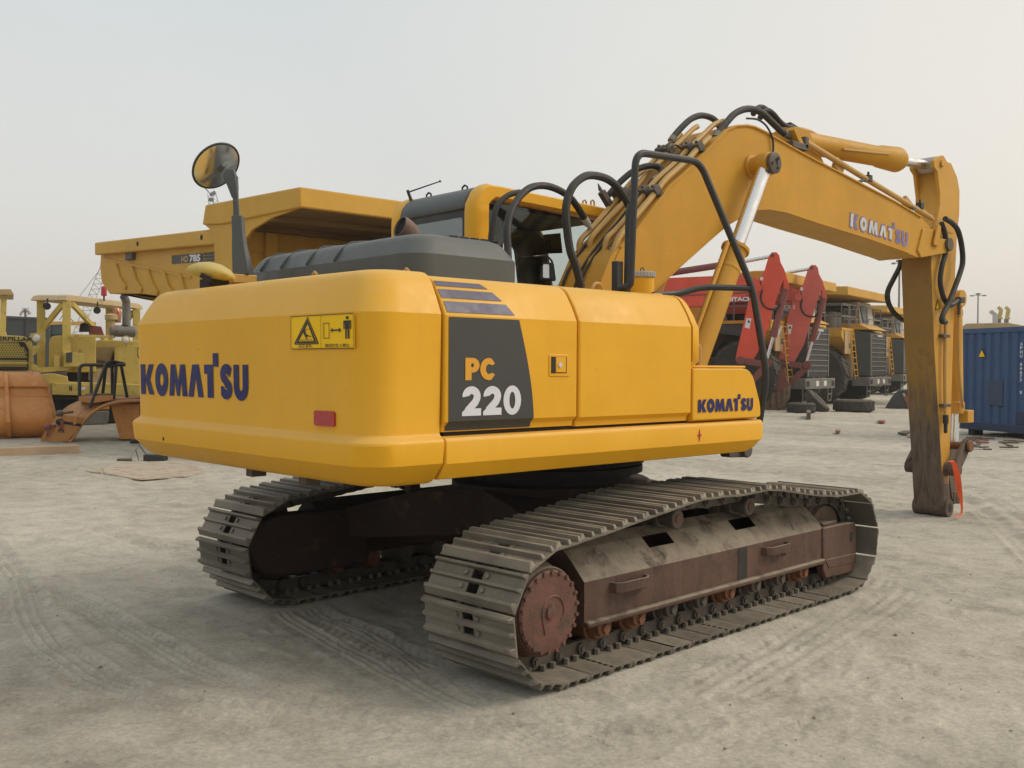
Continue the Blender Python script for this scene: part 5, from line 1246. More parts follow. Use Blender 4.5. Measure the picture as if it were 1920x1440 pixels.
# ---- dump truck roof slab, pale arms seen over the container
S = Spot(1850, 46)
T = S.thing('dump_truck', 'dump truck behind the blue container, only the rim of its dusty yellow canopy showing', 'dump truck')
c = [S.L(1800, 615), S.L(1812, 606.5), S.L(1890, 605), S.L(1940, 614)]
MB().loft([[V((q.x, y, z)) for q, z in zip(c, (c[0].z, c[1].z, c[2].z, c[3].z))]+[V((c[3].x, y, c[3].z-.35)), V((c[0].x, y, c[0].z-.35))] for y in (0, 3.5)]).build('canopy', M['roofdust'], T, .03)
MB().box(c[0].x+.4, c[3].x-.3, .6, 7.5, 1.6, c[0].z-.35).build('dump_body', M['truckyel'], T, .05)
for x in (c[0].x+.5, c[3].x-.8):
    for y in (1.0, 5.6): MB().lathe([(.4, -.4), (1.1, -.4), (1.15, -.3), (1.15, .3), (1.1, .4), (.4, .4)], (x, y, 1.15), (1, 0, 0), 20).build('wheel', M['tyre'], T)
for k, (u0, m, lab) in enumerate(((1861, 'palegrey', 'pale grey upright loading arm with hooked head far behind the blue container'), (1873, 'paleyel', 'pale yellow upright arm far behind, left of the yellow pair over the container'), (1887, 'paleyel', 'pale yellow upright arm far behind, right of the yellow pair over the container'))):
    S = Spot(u0, 110); T = S.thing('loading_arm', lab, 'loading arm', 'pale arms rising behind the container')
    if k == 0:
        MB().bar(S.L(1866, 640), S.L(1866, 589), .55, .55).build('mast', M[m], T); MB().bar(S.L(1868, 592), S.L(1857, 583), .5, .4).build('jib', M[m], T); MB().bar(S.L(1857, 583), S.L(1857, 588), .2, .2).build('hook', M[m], T)
    else:
        d = u0-1873
        MB().bar(S.L(1872+d, 640), S.L(1873+d, 598), .45, .45).build('mast', M['greyst'], T)
        MB().bar(S.L(1873+d, 602), S.L(1877+d, 581), .42, .42).build('jib', M[m], T); MB().bar(S.L(1871+d, 576), S.L(1878.5+d, 582), .35, .35).build('head', M[m], T); MB().bar(S.L(1874+d, 599), S.L(1879+d, 595), .3, .3).build('lug', M[m], T)

# ---- lamp poles
for u, vt, dep, lab in ((1684, 487, 150, 'tall grey lamp pole rising behind the dump trucks beside the arm'), (1832, 549, 210, 'slim grey lamp pole far off above the blue container')):
    S = Spot(u, dep); T = S.thing('lamp_pole', lab, 'lamp pole', group='tall yard lamp poles')
    top = S.L(u, vt+2); MB().tube([(0, 0, 0), (0, 0, top.z)], [.22, .13], 8).build('mast', M['pole'], T)
    mb = MB(); k = dep/150
    mb.lathe([(.1, -.3), (.5, -.15), (.5, .1), (.1, .2)], (0, 0, top.z), (0, 0, 1), 12); mb.bar((-.8*k, 0, top.z-.35), (.8*k, 0, top.z-.35), .09, .09); mb.build('lamp_ring', M['pole'], T)
    for s_ in (-1, 1): MB().box(s_*.85*k-.28*k, s_*.85*k+.28*k, -.3, .3, top.z-.5, top.z-.25).build('lamp_head', M['pole'], T, .03)

# ---- three parked dump trucks in a row
def wheel(name, T, x, y, R, Wd, m=None):
    w = MB(); pr = [(R*.48, -Wd*.42), (R*.90, -Wd*.5), (R, -Wd*.40), (R, Wd*.40), (R*.90, Wd*.5), (R*.48, Wd*.42)]
    w.lathe(pr, (x, y, R), (0, 1, 0), 28); o = w.build(name, M['tyre'], T, 0, True, 30)
    t = MB()
    for k in range(28):
        a = 2*PI*k/28; Mx = Matrix.Translation((x, y, R)) @ Matrix.Rotation(a, 4, 'Y') @ Matrix.Translation((R*.985, 0, 0)) @ Matrix.Rotation(.35 if k % 2 else -.35, 4, 'X')
        t.box(-.05, .05, -Wd*.47, Wd*.47, -.065, .065, Mx)
    t.build('tread', M['tyre'], o)
    r = MB().lathe([(R*.50, -Wd*.40), (R*.46, -Wd*.30), (R*.2, -Wd*.22), (R*.18, -Wd*.1), (.01, -Wd*.1)], (x, y, R), (0, 1, 0), 20); r.lathe([(R*.50, Wd*.40), (R*.46, Wd*.30), (R*.2, Wd*.22), (.01, Wd*.2)], (x, y, R), (0, 1, 0), 20)
    r.build('rim', M['truckyel'], o); return o
def rails(mb, pts, z0, h, n=None, r=.028):
    pts = [V((*q, 0)) for q in pts]
    for a, b in zip(pts, pts[1:]):
        k = max(1, round((b-a).length/1.0))
        for zz in (h, h*.5): mb.tube([a+V((0, 0, z0+zz)), b+V((0, 0, z0+zz))], r, 6)
        for i in range(k+1): q = a.lerp(b, i/k); mb.tube([q+V((0, 0, z0)), q+V((0, 0, z0+h))], r, 6)
def dump_truck(label, group):
    """local x forward, y to the truck's left; the canopy's front edge lies at x = 0"""
    T = thing('dump_truck', label, 'dump truck', group=group)
    # body: canopy slab with deep lip, side walls, sloping floor
    mb = MB()
    mb.loft([[V((0, s*3.0, z)) for s, z in ((-1, 4.72), (1, 4.72), (1, 5.10), (-1, 5.10))], [V((-.9, s*3.0, z)) for s, z in ((-1, 4.78), (1, 4.78), (1, 5.13), (-1, 5.13))], [V((-3.3, s*2.85, z)) for s, z in ((-1, 4.55), (1, 4.55), (1, 4.95), (-1, 4.95))]])
    for s in (-1, 1): mb.prism([(-3.1, 4.9), (-9.2, 4.45), (-9.4, 3.7), (-8.2, 2.75), (-3.5, 2.1), (-2.9, 2.8)], 'y', s*2.78-.09, s*2.78+.09)
    mb.prism([(-3.1, 4.6), (-2.85, 4.6), (-2.75, 2.85), (-3.45, 2.1), (-8.2, 2.8), (-9.4, 3.72), (-9.4, 3.86), (-8.1, 2.95), (-3.5, 2.3), (-3.0, 2.9)], 'y', -2.7, 2.7)
    body = mb.build('dump_body', M['truckyel'], T, .03)
    for s in (-1, 1):
        for k in range(6): MB().prism([(-3.6-k*.95, 4.86-k*.07), (-3.75-k*.95, 4.85-k*.07), (-3.9-k*.88, 2.25+k*.12), (-3.75-k*.88, 2.22+k*.12)], 'y', s*2.92-.05, s*2.92+.05).build('body_rib', M['truckyel'], body, .01)
        MB().prism([(-3.1, 4.93), (-9.2, 4.48), (-9.2, 4.22), (-3.1, 4.66)], 'y', s*2.95-.05, s*2.95+.05).build('top_rail', M['truckyel'], body, .02)
    for y in (-1.8, -.6, .6, 1.8): MB().prism([(-2.82, 4.6), (-2.66, 4.6), (-2.58, 2.9), (-2.74, 2.9)], 'y', y-.12, y+.12).build('body_rib', M['truckyel'], body, .01)
    ch = MB().box(-8.2, .3, -.75, .75, 1.05, 1.95); ch.box(-6.3, -5.0, -1.9, 1.9, .9, 1.7); ch.box(-1.5, -.3, -1.7, 1.7, .95, 1.6); ch.box(-3.6, -1.4, -1.2, 1.2, 1.9, 2.6)
    ch.build('chassis', M['dark'], T, .02)
    # deck with front fenders
    dk = MB().box(-2.6, .30, -2.75, 2.75, 3.22, 3.34); dk = dk.build('deck', M['truckyel'], T, .01)
    for s in (-1, 1):
        MB().loft([[V((x, s*y, z)) for y, z in ((1.25, 3.22), (2.75, 3.22), (2.75, 2.95), (1.55, 2.05), (1.25, 2.05))] for x in (-.55, .28)]).build('front_fender', M['truckyel'], T, .02)
        MB().prism([(.28, 3.2), (.34, 3.2), (.34, 2.2), (.28, 2.2)], 'y', s*1.95-.5, s*1.95+.15).build('fender_face', M['creampanel'], T, .01)
        MB().loft([[V((x, s*y, z)) for y, z in ((1.28, 2.2), (1.62, 2.2), (1.45, 1.02), (1.28, 1.02))] for x in (-.1, .32)]).build('ladder_panel', M['creampanel'], T, .01)
        lad = MB()
        for yy in (1.42, 1.85): lad.tube([(.42, s*(yy+.22), 3.25), (.55, s*(yy-.10), 1.1)], .024, 6)
        for k in range(8): t = (k+.5)/8; lad.tube([(.42+.13*t, s*(1.64-.32*t), 3.25-2.15*t), (.42+.13*t, s*(2.07-.32*t), 3.25-2.15*t)], .022, 6)
        lad.build('ladder', M['truckyel'], T)
    cat = MB().box(.341, .347, -1.98, -1.74, 2.48, 2.66).build('plate', M['ink'], T); font_on('plate_lettering', 'CAT', M['white'], cat, (.348, -1.95, 2.52), (0, 1, 0), (0, 0, 1), .10, width=.18, bold=.02)
    # radiator: dark housing, frame and bars
    rd = MB().loft([[V((.35, y, z)) for y, z in ((-1.25, 1.25), (1.25, 1.25), (1.25, 3.30), (-1.25, 3.30))], [V((.98, y, z)) for y, z in ((-1.08, 1.22), (1.08, 1.22), (1.08, 3.12), (-1.08, 3.12))]])
    rad = rd.build('radiator_housing', M['darkgrey'], T, .02)
    MB().box(.975, 1.0, -1.0, 1.0, 1.28, 3.04).build('radiator_core', M['grille'], rad)
    for k in range(8): MB().box(.99, 1.035, -1.05, 1.05, 1.44+k*.205, 1.475+k*.205).build('grille_bar', M['bargrey'], rad, .006)
    for y in (-1.06, 1.06): MB().box(.97, 1.03, y-.035, y+.035, 1.24, 3.12).build('grille_post', M['bargrey'], rad, .006)
    MB().box(1.0, 1.04, -.25, .45, 2.99, 3.09).build('badge', M['palegrey'], rad, .004)
    MB().loft([[V((x, y, z)) for y, z in ((-1.2, 3.30), (1.2, 3.30), (1.2, zz), (-1.2, zz))] for x, zz in ((-.6, 3.62), (.5, 3.56), (.98, 3.33))]).build('hood', M['truckyel'], T, .03)
    # bumper with lamps and low steps
    bm_ = MB().box(.35, 1.12, -1.55, 1.55, .78, 1.18); bum = bm_.build('bumper', M['greyst'], T, .02)
    for y in (-1.30, -.35, .45, 1.30):
        MB().box(1.11, 1.135, y-.14, y+.14, .88, 1.08).build('headlight', M['lens'] if abs(y) < .5 else M['dark'], bum, .01)
    for y in (-1.3, 1.3):
        st = MB(); st.tube([(1.0, y-.22, .78), (.98, y-.16, .30), (.98, y+.16, .30), (1.0, y+.22, .78)], .028, 6); st.tube([(1.0, y-.19, .55), (1.0, y+.19, .55)], .022, 6); st.build('step', M['bargrey'], bum)
    # cab, air filters, hand rails
    cb = MB(); cb.loft([[V((x, y, z)) for x, y in q] for q, z in (([(-2.2, .55), (.10, .55), (.10, 2.45), (-2.2, 2.45)], 3.34), ([(-2.2, .55), (-.15, .55), (-.15, 2.45), (-2.2, 2.45)], 4.68))])
    cab_ = cb.build('cab', M['cream'], T, .03)
    MB().loft([[V((x, y, z)) for x, y in q] for q, z in (([(.085, .7), (.10, .7), (.10, 1.5), (.085, 1.5)], 3.72), ([(-.10, .7), (-.085, .7), (-.085, 1.5), (-.10, 1.5)], 4.5))]).build('window', M['teal'], cab_)
    MB().box(-1.9, -.35, .53, .552, 3.75, 4.5).build('window', M['teal'], cab_)
    af = MB().box(-2.2, -.2, -1.2, .45, 3.34, 4.3); af.build('engine_housing', M['dark'], T, .05)
    for y in (-1.9, -1.35): MB().lathe([(.05, 0), (.24, 0), (.26, .1), (.26, .65), (.2, .75), (.05, .76)], (-.5, y, 3.34), (0, 0, 1), 14).build('air_filter', M['greyst'], T)
    rl = MB(); rails(rl, [(-2.4, -2.7), (.25, -2.7), (.25, -.9)], 3.34, 1.05); rails(rl, [(.25, .7), (.25, 2.7), (-2.3, 2.7)], 3.34, 1.05); rails(rl, [(-.2, -1.1), (.2, -.3)], 3.34, .9)
    rl.build('deck_rail', M['bargrey'], T)
    rl = MB(); rails(rl, [(-1.2, -2.68), (.24, -2.68), (.24, -1.6)], 3.34, 1.0, r=.026); rl.build('deck_rail', M['bargrey'], T)
    fl_ = MB().prism([(-2.6, 3.2), (-.55, 3.2), (-.45, 2.6), (-.5, 2.3), (-.7, 2.3), (-.9, 2.75), (-2.3, 2.95)], 'y', -2.7, -1.5); fl_.build('wheel_arch', M['darkgrey'], T, .02)
    mu = MB().tube(smooth_path([(-3.0, -2.2, 2.0), (-3.3, -2.4, 2.4), (-3.9, -2.5, 2.5), (-4.6, -2.5, 2.45)], 4), .26, 12); mu.build('exhaust_pipe', M['greyst'], T)
    tkk = MB().box(-4.2, -2.4, -2.4, -1.4, 1.1, 2.0); tkk.build('fuel_tank', M['truckyel'], T, .08)
    for s in (-1, 1):
        wheel('wheel', T, -.95, s*2.15, 1.30, .75); wheel('wheel', T, -5.65, s*1.25, 1.30, .7); wheel('wheel', T, -5.65, s*2.2, 1.30, .7)
    for ch in T.children:
        if not ch.name.startswith('dump_body'): ch.location.x -= .62
    return T
def place_truck(T, pl, pr_, dep):
    a = at(*pl, dep); lo, hi = dep*.7, dep*1.1
    for _ in range(50):
        m_ = (lo+hi)/2
        if at(*pr_, m_).z < a.z: lo = m_
        else: hi = m_
    b = at(*pr_, (lo+hi)/2); e_ = (a-b); e_.z = 0; w = e_.length; c = (a+b)/2; y = e_.normalized(); x = V((y.y, -y.x, 0))
    T.location = (c.x, c.y, 0); T.rotation_euler = (0, 0, math.atan2(x.y, x.x)); k = a.z/5.10; T.scale = (k, w/6.0, k)
    return x, y, c
GT = 'dump trucks parked in a row'
TB = dump_truck('yellow dump truck parked in the middle of the row behind the fallen tyre', GT)
ax_, ay_, ac_ = place_truck(TB, (1670, 554), (1590, 536.5), 52)
def clone_truck(label, px, side, dep):
    T = copy_tree(TB); T['label'] = label
    q = at(*px, dep); k = q.z/5.1; T.scale = (k, TB.scale[1]*k/TB.scale[0], k)
    o = q-ay_*(side*3.0*T.scale[1]); T.location = (o.x, o.y, 0); return T
TA = clone_truck('yellow dump truck nearest in the row, half hidden by the red excavators', (1568.6, 531), 1, 44.5)
TC = clone_truck('yellow dump truck farthest in the row, cut off by the excavator arm', (1664, 572.5), -1, 63)

# ---- tyres lying on the sand
def tyre(label, R, Wd, loc, rot):
    T = MB(); T.lathe([(R*.55, -Wd*.38), (R*.62, -Wd*.46), (R*.9, -Wd*.5), (R, -Wd*.36), (R, Wd*.36), (R*.9, Wd*.5), (R*.62, Wd*.46), (R*.55, Wd*.38)], (0, 0, 0), (0, 0, 1), 30)
    a, b = len(T.v)-30*8, len(T.v)
    for k in range(30):      # open the bore by joining first and last ring
        pass
    o = T.build('loose_tyre', M['tyre'], None, 0, True, 30)
    o.location = loc; o.rotation_euler = rot
    t = MB()
    for k in range(34):
        a = 2*PI*k/34; Mx = Matrix.Rotation(a, 4, 'Z') @ Matrix.Translation((R*.99, 0, 0)) @ Matrix.Rotation(.4 if k % 2 else -.4, 4, 'X'); t.box(-.03, .03, -.045, .045, -Wd*.40, Wd*.40, Mx)
    t.build('tread', M['tyre'], o)
    MB().lathe([(R*.56, -Wd*.40), (R*.50, -Wd*.1), (R*.50, Wd*.1), (R*.56, Wd*.40)], (0, 0, 0), (0, 0, 1), 24).build('bore', M['dark'], o)
    return tag(o, label, 'tyre', 'loose tyres on the sand')
q = P(1503, 775, 'z', 0); tyre('small loose tyre lying flat beside the leaning one', .50, .38, (q.x+.3, q.y+.2, .19), (0, 0, 0))
q = P(1532, 772, 'z', 0); tyre('loose tyre tipped on edge, leaning against the flat small one', .54, .36, (q.x+.35, q.y+.25, .36), (math.radians(14), math.radians(43), math.radians(-48)))
q = P(1604, 772, 'z', 0); tyre('large loose tyre lying flat in front of the middle dump truck', .76, .46, (q.x+.4, q.y+.3, .23), (0, 0, .4))
# ---- dark loader bucket beside the arm
S = Spot(1690, 42); T = S.thing('loader_bucket', 'dark grey loader bucket with red inner edge standing beside the arm', 'bucket')
pr = [S.L(1659, 773), S.L(1672, 745), S.L(1684, 733), S.L(1712, 731), S.L(1713, 773)]
MB().loft([[V((q.x, y, max(q.z, .0))) for q in pr] for y in (0, 1.4)]).build('shell', M['darkgrey'], T, .03)
MB().bar(S.L(1694, 737, -.03), S.L(1708, 772, -.03), .03, .09).build('worn_edge', M['palegrey'], T); MB().bar(S.L(1698, 742, -.05), S.L(1712, 769, -.05), .04, .22).build('red_edge', M['scrapred'], T)
MB().bar(S.L(1684, 732, -.02), S.L(1712, 730, -.02), .05, .06).build('lip', M['bargrey'], T)

# ---- two red excavators
def red_excavator(label, dx, dep, m, k):
    """measured on the nearer machine; k scales about the horizon for the farther one"""
    S = Spot(1400, 38); T = S.thing('red_excavator', label, 'excavator', 'red excavators side by side'); L = S.L
    red = M[m]
    arm = [(1441, 482), (1447, 474), (1456, 474), (1461, 480), (1463, 492), (1470, 520), (1456, 560), (1432, 640), (1412, 676), (1400, 682), (1381, 678), (1379, 672), (1400, 580), (1412, 540), (1417, 530), (1432, 512)]
    mb = MB().prism(edge([L(*q) for q in arm]), 'y', -.22, .22); ao = mb.build('arm', red, T, .01)
    MB().prism(edge([L(*q) for q in ((1462, 490), (1470, 505), (1478, 530), (1480, 545), (1470, 548), (1468, 522))]), 'y', -.16, .16).build('arm_bracket', red, ao, .01)
    MB().cyl(L(1448, 480)+V((0, -.26, 0)), L(1448, 480)+V((0, .26, 0)), .07, .07, 12).build('arm_pin', M['linkst'], ao)
    MB().cyl(L(1421, 541)+V((0, -.3, 0)), L(1421, 541)+V((0, .3, 0)), .15, .15, 16).build('joint_pin', red, ao)
    bo = [(1424, 527), (1426, 545), (1410, 552), (1340, 575), (1260, 576), (1180, 580), (1090, 620), (1040, 690), (1010, 690), (1030, 640), (1090, 560), (1180, 530), (1258, 522), (1400, 516)]
    # the boom runs away from the arm towards the machine
    def LB(u, v): return L(u, v, (1421-u)*.006)
    pts = [LB(*q) for q in bo]; mb = MB(); mb.loft([[q+V((0, -.27, 0)) for q in pts], [q+V((0, .27, 0)) for q in pts]]); boo = mb.build('boom', red, T, .01)
    a, b = LB(1268, 527), LB(1416, 522); MB().bar(a+V((0, -.275, 0)), b+V((0, -.275, 0)), .02, .05).build('boom_edge', M['redex2'], boo)
    MB().bar(LB(1270, 556)+V((0, -.28, 0)), LB(1408, 549)+V((0, -.28, 0)), .03, .06).build('boom_edge', M['redcyl'], boo)
    a, b, c = LB(1355, 569)+V((0, -.28, 0)), LB(1414, 566)+V((0, -.28, 0)), LB(1355, 558)+V((0, -.28, 0)); ex_ = (LB(1420, 560)-LB(1355, 562)).normalized(); 
    font_on('lettering', 'HITACHI', M['white'], boo, LB(1363, 566.5)+V((0, -.28, 0)), ex_, V((0, 0, 1)), .165, width=1.05, bold=.04, lift=.005)
    sh = MB().add([LB(1261, 530)+V((0, -.29, 0)), LB(1288, 530)+V((0, -.29, 0)), LB(1288, 550)+V((0, -.29, 0)), LB(1261, 551)+V((0, -.29, 0))], [(0, 1, 2, 3)]).mesh('pale_sheet', M['graypaper'], False); link('pale_sheet', sh, boo)
    lb_ = [L(u, v)+V((0, -.226, 0)) for u, v in ((1400, 597), (1409, 598), (1405, 617), (1396, 614))]; st = link('warning_label', MB().add(lb_, [(0, 1, 2, 3)]).mesh('warning_label', M['white'], False), ao)
    tr = [L(u, v)+V((0, -.23, 0)) for u, v in ((1404, 599), (1401, 605), (1407, 606))]; link('label_print', MB().add(tr, [(0, 1, 2)]).mesh('label_print', M['ink'], False), st)
    lb_ = [L(u, v)+V((0, -.226, 0)) for u, v in ((1426, 520), (1431, 521), (1430, 527), (1425, 526))]; link('label', MB().add(lb_, [(0, 1, 2, 3)]).mesh('label', M['white'], False), ao)
    # cylinders
    a, b, c = LB(1255, 512), LB(1385, 492), L(1448, 480)
    cy = MB().tube([a, b-(b-a)*.1, b-(b-a)*.1, b], [.13, .13, .15, .15], 14).build('arm_cylinder', M['redcyl'], T); MB().cyl(b, c, .075, .075, 12).build('piston_rod', M['chrome'], cy)
    a, b, c = L(1473, 542, -.1), L(1449, 632, -.1), L(1437, 676, -.1)
    cy = MB().tube([a, b+(a-b)*.12, b+(a-b)*.12, b], [.13, .13, .155, .155], 14).build('bucket_cylinder', M['redcyl'], T); MB().cyl(b, c, .07, .07, 12).build('piston_rod', M['chrome'], cy)
    MB().bar(L(1466, 612, -.25), L(1459, 628, -.25), .03, .05).build('chafe_strip', M['white'], cy)
    # linkage and bucket
    mb = MB()
    for y in (-.3, .3): mb.bar(L(1388, 676)+V((0, y, 0)), L(1440, 684)+V((0, y, 0)), .06, .24); mb.bar(L(1440, 682)+V((0, y, 0)), L(1402, 722)+V((0, y, 0)), .06, .24)
    mb.cyl(L(1438, 680)+V((0, -.42, 0)), L(1438, 680)+V((0, .42, 0)), .17, .17, 14); mb.cyl(L(1388, 676)+V((0, -.4, 0)), L(1388, 676)+V((0, .4, 0)), .16, .16, 14); mb.build('bucket_linkage', M['redcyl'], T, .01)
    bk = [(1328, 702), (1370, 686), (1394, 698), (1404, 725), (1403, 748), (1392, 768), (1368, 776), (1340, 774), (1322, 745)]
    mb = MB(); mb.loft([[L(u, v, y)*1.0 for u, v in bk] for y in (-.85, .85)]); bo_ = mb.build('bucket', M['bucketwear'], T, .03)
    for k_ in range(5):
        y = -.75+k_*.37; MB().bar(L(1346+k_*11, 712, -.88), L(1342+k_*12, 766, -.88), .12, .09).build('bucket_rib', M['bucketwear'], bo_, .01)
    MB().prism(edge([L(*q) for q in ((1360, 690), (1392, 690), (1400, 720), (1380, 735), (1364, 720))]), 'y', -.95, -.87).build('bucket_ear', M['redcyl'], bo_, .01)
    for y in (-.24,):
        pts = [L(u, v)+V((0, y, 0)) for u, v in ((1424, 528), (1428, 545), (1426, 560), (1432, 574), (1442, 580), (1455, 580), (1462, 570))]; MB().tube(smooth_path(pts, 4), .035, 6).build('hydraulic_hose', M['rubber'], T)
    # the machine itself, away behind the nearer excavator's doors
    c = LB(1020, 700); c.z = 0
    for s_ in (-1, 1):
        tr = MB().prism(round_poly([(c.x-1.9, 0), (c.x+1.9, 0), (c.x+2.15, .45), (c.x+1.9, .95), (c.x-1.9, .95), (c.x-2.15, .45)], .2), 'y', c.y+s_*1.25-.3, c.y+s_*1.25+.3); tr.build('crawler_track', M['linkst'], T, .03)
    MB().cyl((c.x, c.y, .8), (c.x, c.y, 1.15), .7, .7, 20).build('slewing_ring', M['dark'], T)
    up = MB().prism(round_poly([(c.x-2.6, 1.25), (c.x+.9, 1.15), (c.x+1.5, 1.2), (c.x+1.45, 1.9), (c.x+.2, 2.3), (c.x-2.5, 2.45), (c.x-2.75, 1.9)], .12), 'y', c.y-1.4, c.y+1.4); up.build('upper_body', red, T, .06)
    cbb = MB().prism(round_poly([(c.x-.2, 1.9), (c.x+1.55, 1.5), (c.x+1.65, 2.2), (c.x+1.25, 3.05), (c.x-.25, 3.05)], .12), 'y', c.y+.4, c.y+1.38).build('cab', red, T, .04)
    MB().prism([(c.x-.05, 2.15), (c.x+1.5, 2.1), (c.x+1.15, 2.92), (c.x-.1, 2.92)], 'y', c.y+.385, c.y+.40).build('window', M['teal'], cbb)
    return T
R1 = red_excavator('bright red excavator with white lettering on its boom, the nearer of the two', 0, 38, 'redex', 1)
R2 = copy_tree(R1); R2['label'] = 'faded red excavator right of the bright one, its arm standing before the dump trucks'
for o in [R2]+list(R2.children):
    pass
d0 = at(1448, 480, 38); d1 = at(1522, 503, 40.5); R2.location = R1.location+V((d1.x-d0.x, d1.y-d0.y, 0)); R2.scale = (.97, .97, d1.z/d0.z)
for ch in R2.children:
    if ch.type == 'MESH' and ch.data.materials and ch.data.materials[0] == M['redex']:
        for sl in ch.material_slots: sl.link = 'OBJECT'; sl.material = M['redex2']
    for g in ch.children:
        if g.type == 'MESH' and g.data.materials and g.data.materials[0] == M['redex']:
            for sl in g.material_slots: sl.link = 'OBJECT'; sl.material = M['redex2']

# ---- large rigid dump truck behind on the left: measured side plane, facing -y
C1 = at(562, 350, 18)
HT = thing('quarry_dump_truck', 'big dump truck with HD 785 panel, its tapering body rising behind the counterweight', 'dump truck', (C1.x, C1.y, 0), -PI/2)
WB = 5.0
def hs(u, v, off=.30): q = P(u, v, 'x', C1.x+off); return (-(q.y-C1.y), q.z)      # local x forward, z
mb = MB()
top = [(0, C1.z-.37), (0, C1.z), (-.9, C1.z+.03), (-3.85, C1.z+.12), (-4.0, C1.z-.28), (-3.1, C1.z-.36)]
mb.prism(top, 'y', 0, WB); can = mb
sidep = [hs(428, 428), hs(320, 441), hs(200, 455), hs(190, 458), hs(187, 500), hs(190, 530), hs(205, 551), hs(262, 551), hs(330, 560), (-5.6, 2.75), (-3.5, 2.55), (-3.0, 3.1), (-3.02, 4.52)]
for y in (.30, WB-.30-.08): can.prism(sidep, 'y', y, y+.08)
tail = sidep[4]; can.prism([(-2.98, 4.50), (-3.12, 4.50), (-3.2, 3.2), (-3.6, 2.75), (-5.6, 2.95), sidep[7], sidep[6], (sidep[6][0], sidep[6][1]+.12), (-8.2, 3.38), (-5.6, 3.05), (-3.7, 2.9), (-3.03, 3.3)], 'y', .38, WB-.38)
HB = can.build('dump_body', M['truckyel'], HT, .03)
r0_, r1_ = hs(192, 456), hs(440, 428); r2_, r3_ = hs(440, 458), hs(192, 479)
for y in (.10, WB-.36): MB().prism([r0_, r1_, (r1_[0]+.6, r1_[1]-.02), (r2_[0]+.6, r2_[1]), r2_, r3_], 'y', y, y+.26).build('top_rail', M['truckyel'], HB, .03)
for y in (.02, WB-.10): MB().prism([(-4.0, C1.z-.27), (-.25, C1.z-.375), (-1.1, C1.z-.43), (-1.9, C1.z-.58), (-2.4, C1.z-.85), (-2.7, C1.z-1.3), (-2.9, C1.z-1.75), (-3.5, C1.z-1.75), (-3.55, C1.z-.5)], 'y', y+.03, y+.09).build('canopy_cheek', M['truckyel'], HB, .01)
belly = [hs(190, 500), hs(260, 512), hs(330, 525), hs(420, 535)]
for k, u in enumerate((220, 250, 280, 310, 340)):
    a, b, c = hs(u, 497+k*4.5), hs(u+7, 522+k*5), hs(u+18, 540+k*5)
    for (p0, p1) in ((a, b), (b, c)): MB().bar((p0[0], .27, p0[1]), (p1[0], .29, p1[1]), .12, .08, (0, 1, 0)).build('body_rib', M['truckyel'], HB, .01)
a, b = hs(195, 485), hs(360, 520); MB().bar((a[0], .29, a[1]), (b[0], .29, b[1]), .05, .05).build('body_seam', M['truckyel'], HB)
for u, v in ((258, 457), (378, 445)):
    q = hs(u, v, .1); MB().cyl((q[0], .092, q[1]), (q[0], .11, q[1]), .06, .06, 12).build('rail_hole', M['dark'], HB)
q = hs(248, 480); MB().box(q[0]-.22, q[0]+.22, .20, .32, q[1]-.10, q[1]+.10).build('side_lug', M['linkst'], HB, .02)
a, b = hs(322, 478, .29), hs(379, 494, .29)
pn = MB().add([V((*p_, 0)) for p_ in ((0, 0),)], []) if False else None
def hq(name, u0, v0, u1, v1, w0, w1, mat, off, parent):
    p4 = [hs(u0, v0, off), hs(u1, v1, off), hs(u1, w1, off), hs(u0, w0, off)]
    me = MB().add([V((x, off, z)) for x, z in p4], [(0, 1, 2, 3)]).mesh(name, mat, False); return link(name, me, parent)
pn = hq('model_panel', 322, 479, 379, 474.5, 495, 490.5, M['decalgrey'], .285, HB)
for k in range(3): hq('stripe', 381, 474+k*6.2, 403, 472+k*6.2, 478.5+k*6.2, 477+k*6.2, M['darkgrey'], .285, HB)
def htext(name, txt, u0, u1, vb, vt, mat, bold):
    o, e_, t = hs(u0, vb, .28), hs(u1, vb-.9, .28), hs(u0, vt, .28)
    font_on(name, txt, mat, pn, (o[0], .282, o[1]), (e_[0]-o[0], 0, e_[1]-o[1]), (0, 0, 1), t[1]-o[1], width=abs(e_[0]-o[0]), bold=bold, lift=.004)
htext('panel_letters', 'HD', 340, 353, 491.8, 480.8, M['creampanel'], .03); htext('panel_number', '785', 355, 376, 491.2, 477.5, M['white'], .05)
for k in range(6):
    q = hs(401+k*4.4, 446-k*.4, .1); MB().box(q[0]-.045, q[0]+.045, .090, .11, q[1]-.07, q[1]+.07*(1-.3*(k % 2))).build('weld_number', M['truckyel'], HB)
for y in (1.0, 2.2, 3.4, 4.6): MB().prism([(-3.0, 4.46), (-2.84, 4.46), (-2.82, 3.2), (-2.98, 3.2)], 'y', y-.14, y+.14).build('body_rib', M['truckyel'], HB, .01)
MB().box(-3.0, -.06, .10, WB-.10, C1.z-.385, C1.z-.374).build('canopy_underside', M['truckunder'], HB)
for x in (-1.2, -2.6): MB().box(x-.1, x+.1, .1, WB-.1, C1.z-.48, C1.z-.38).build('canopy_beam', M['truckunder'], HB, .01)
MB().box(-2.975, -2.95, .4, WB-.4, 4.05, 4.47).build('front_beam', M['truckyel'], HB, .01)
ch = MB().box(-8.6, .2, WB/2-.8, WB/2+.8, 1.0, 1.9); ch.box(-2.4, .4, .4, WB-.4, 2.9, 3.05); ch.build('chassis', M['dark'], HT, .02)
MB().box(-2.2, -.1, WB/2+.2, WB-.6, 3.05, 4.3).build('cab', M['truckyel'], HT, .06); MB().box(-.2, .7, WB/2-1.1, WB/2+1.1, 1.2, 3.0).build('radiator_housing', M['darkgrey'], HT, .03)
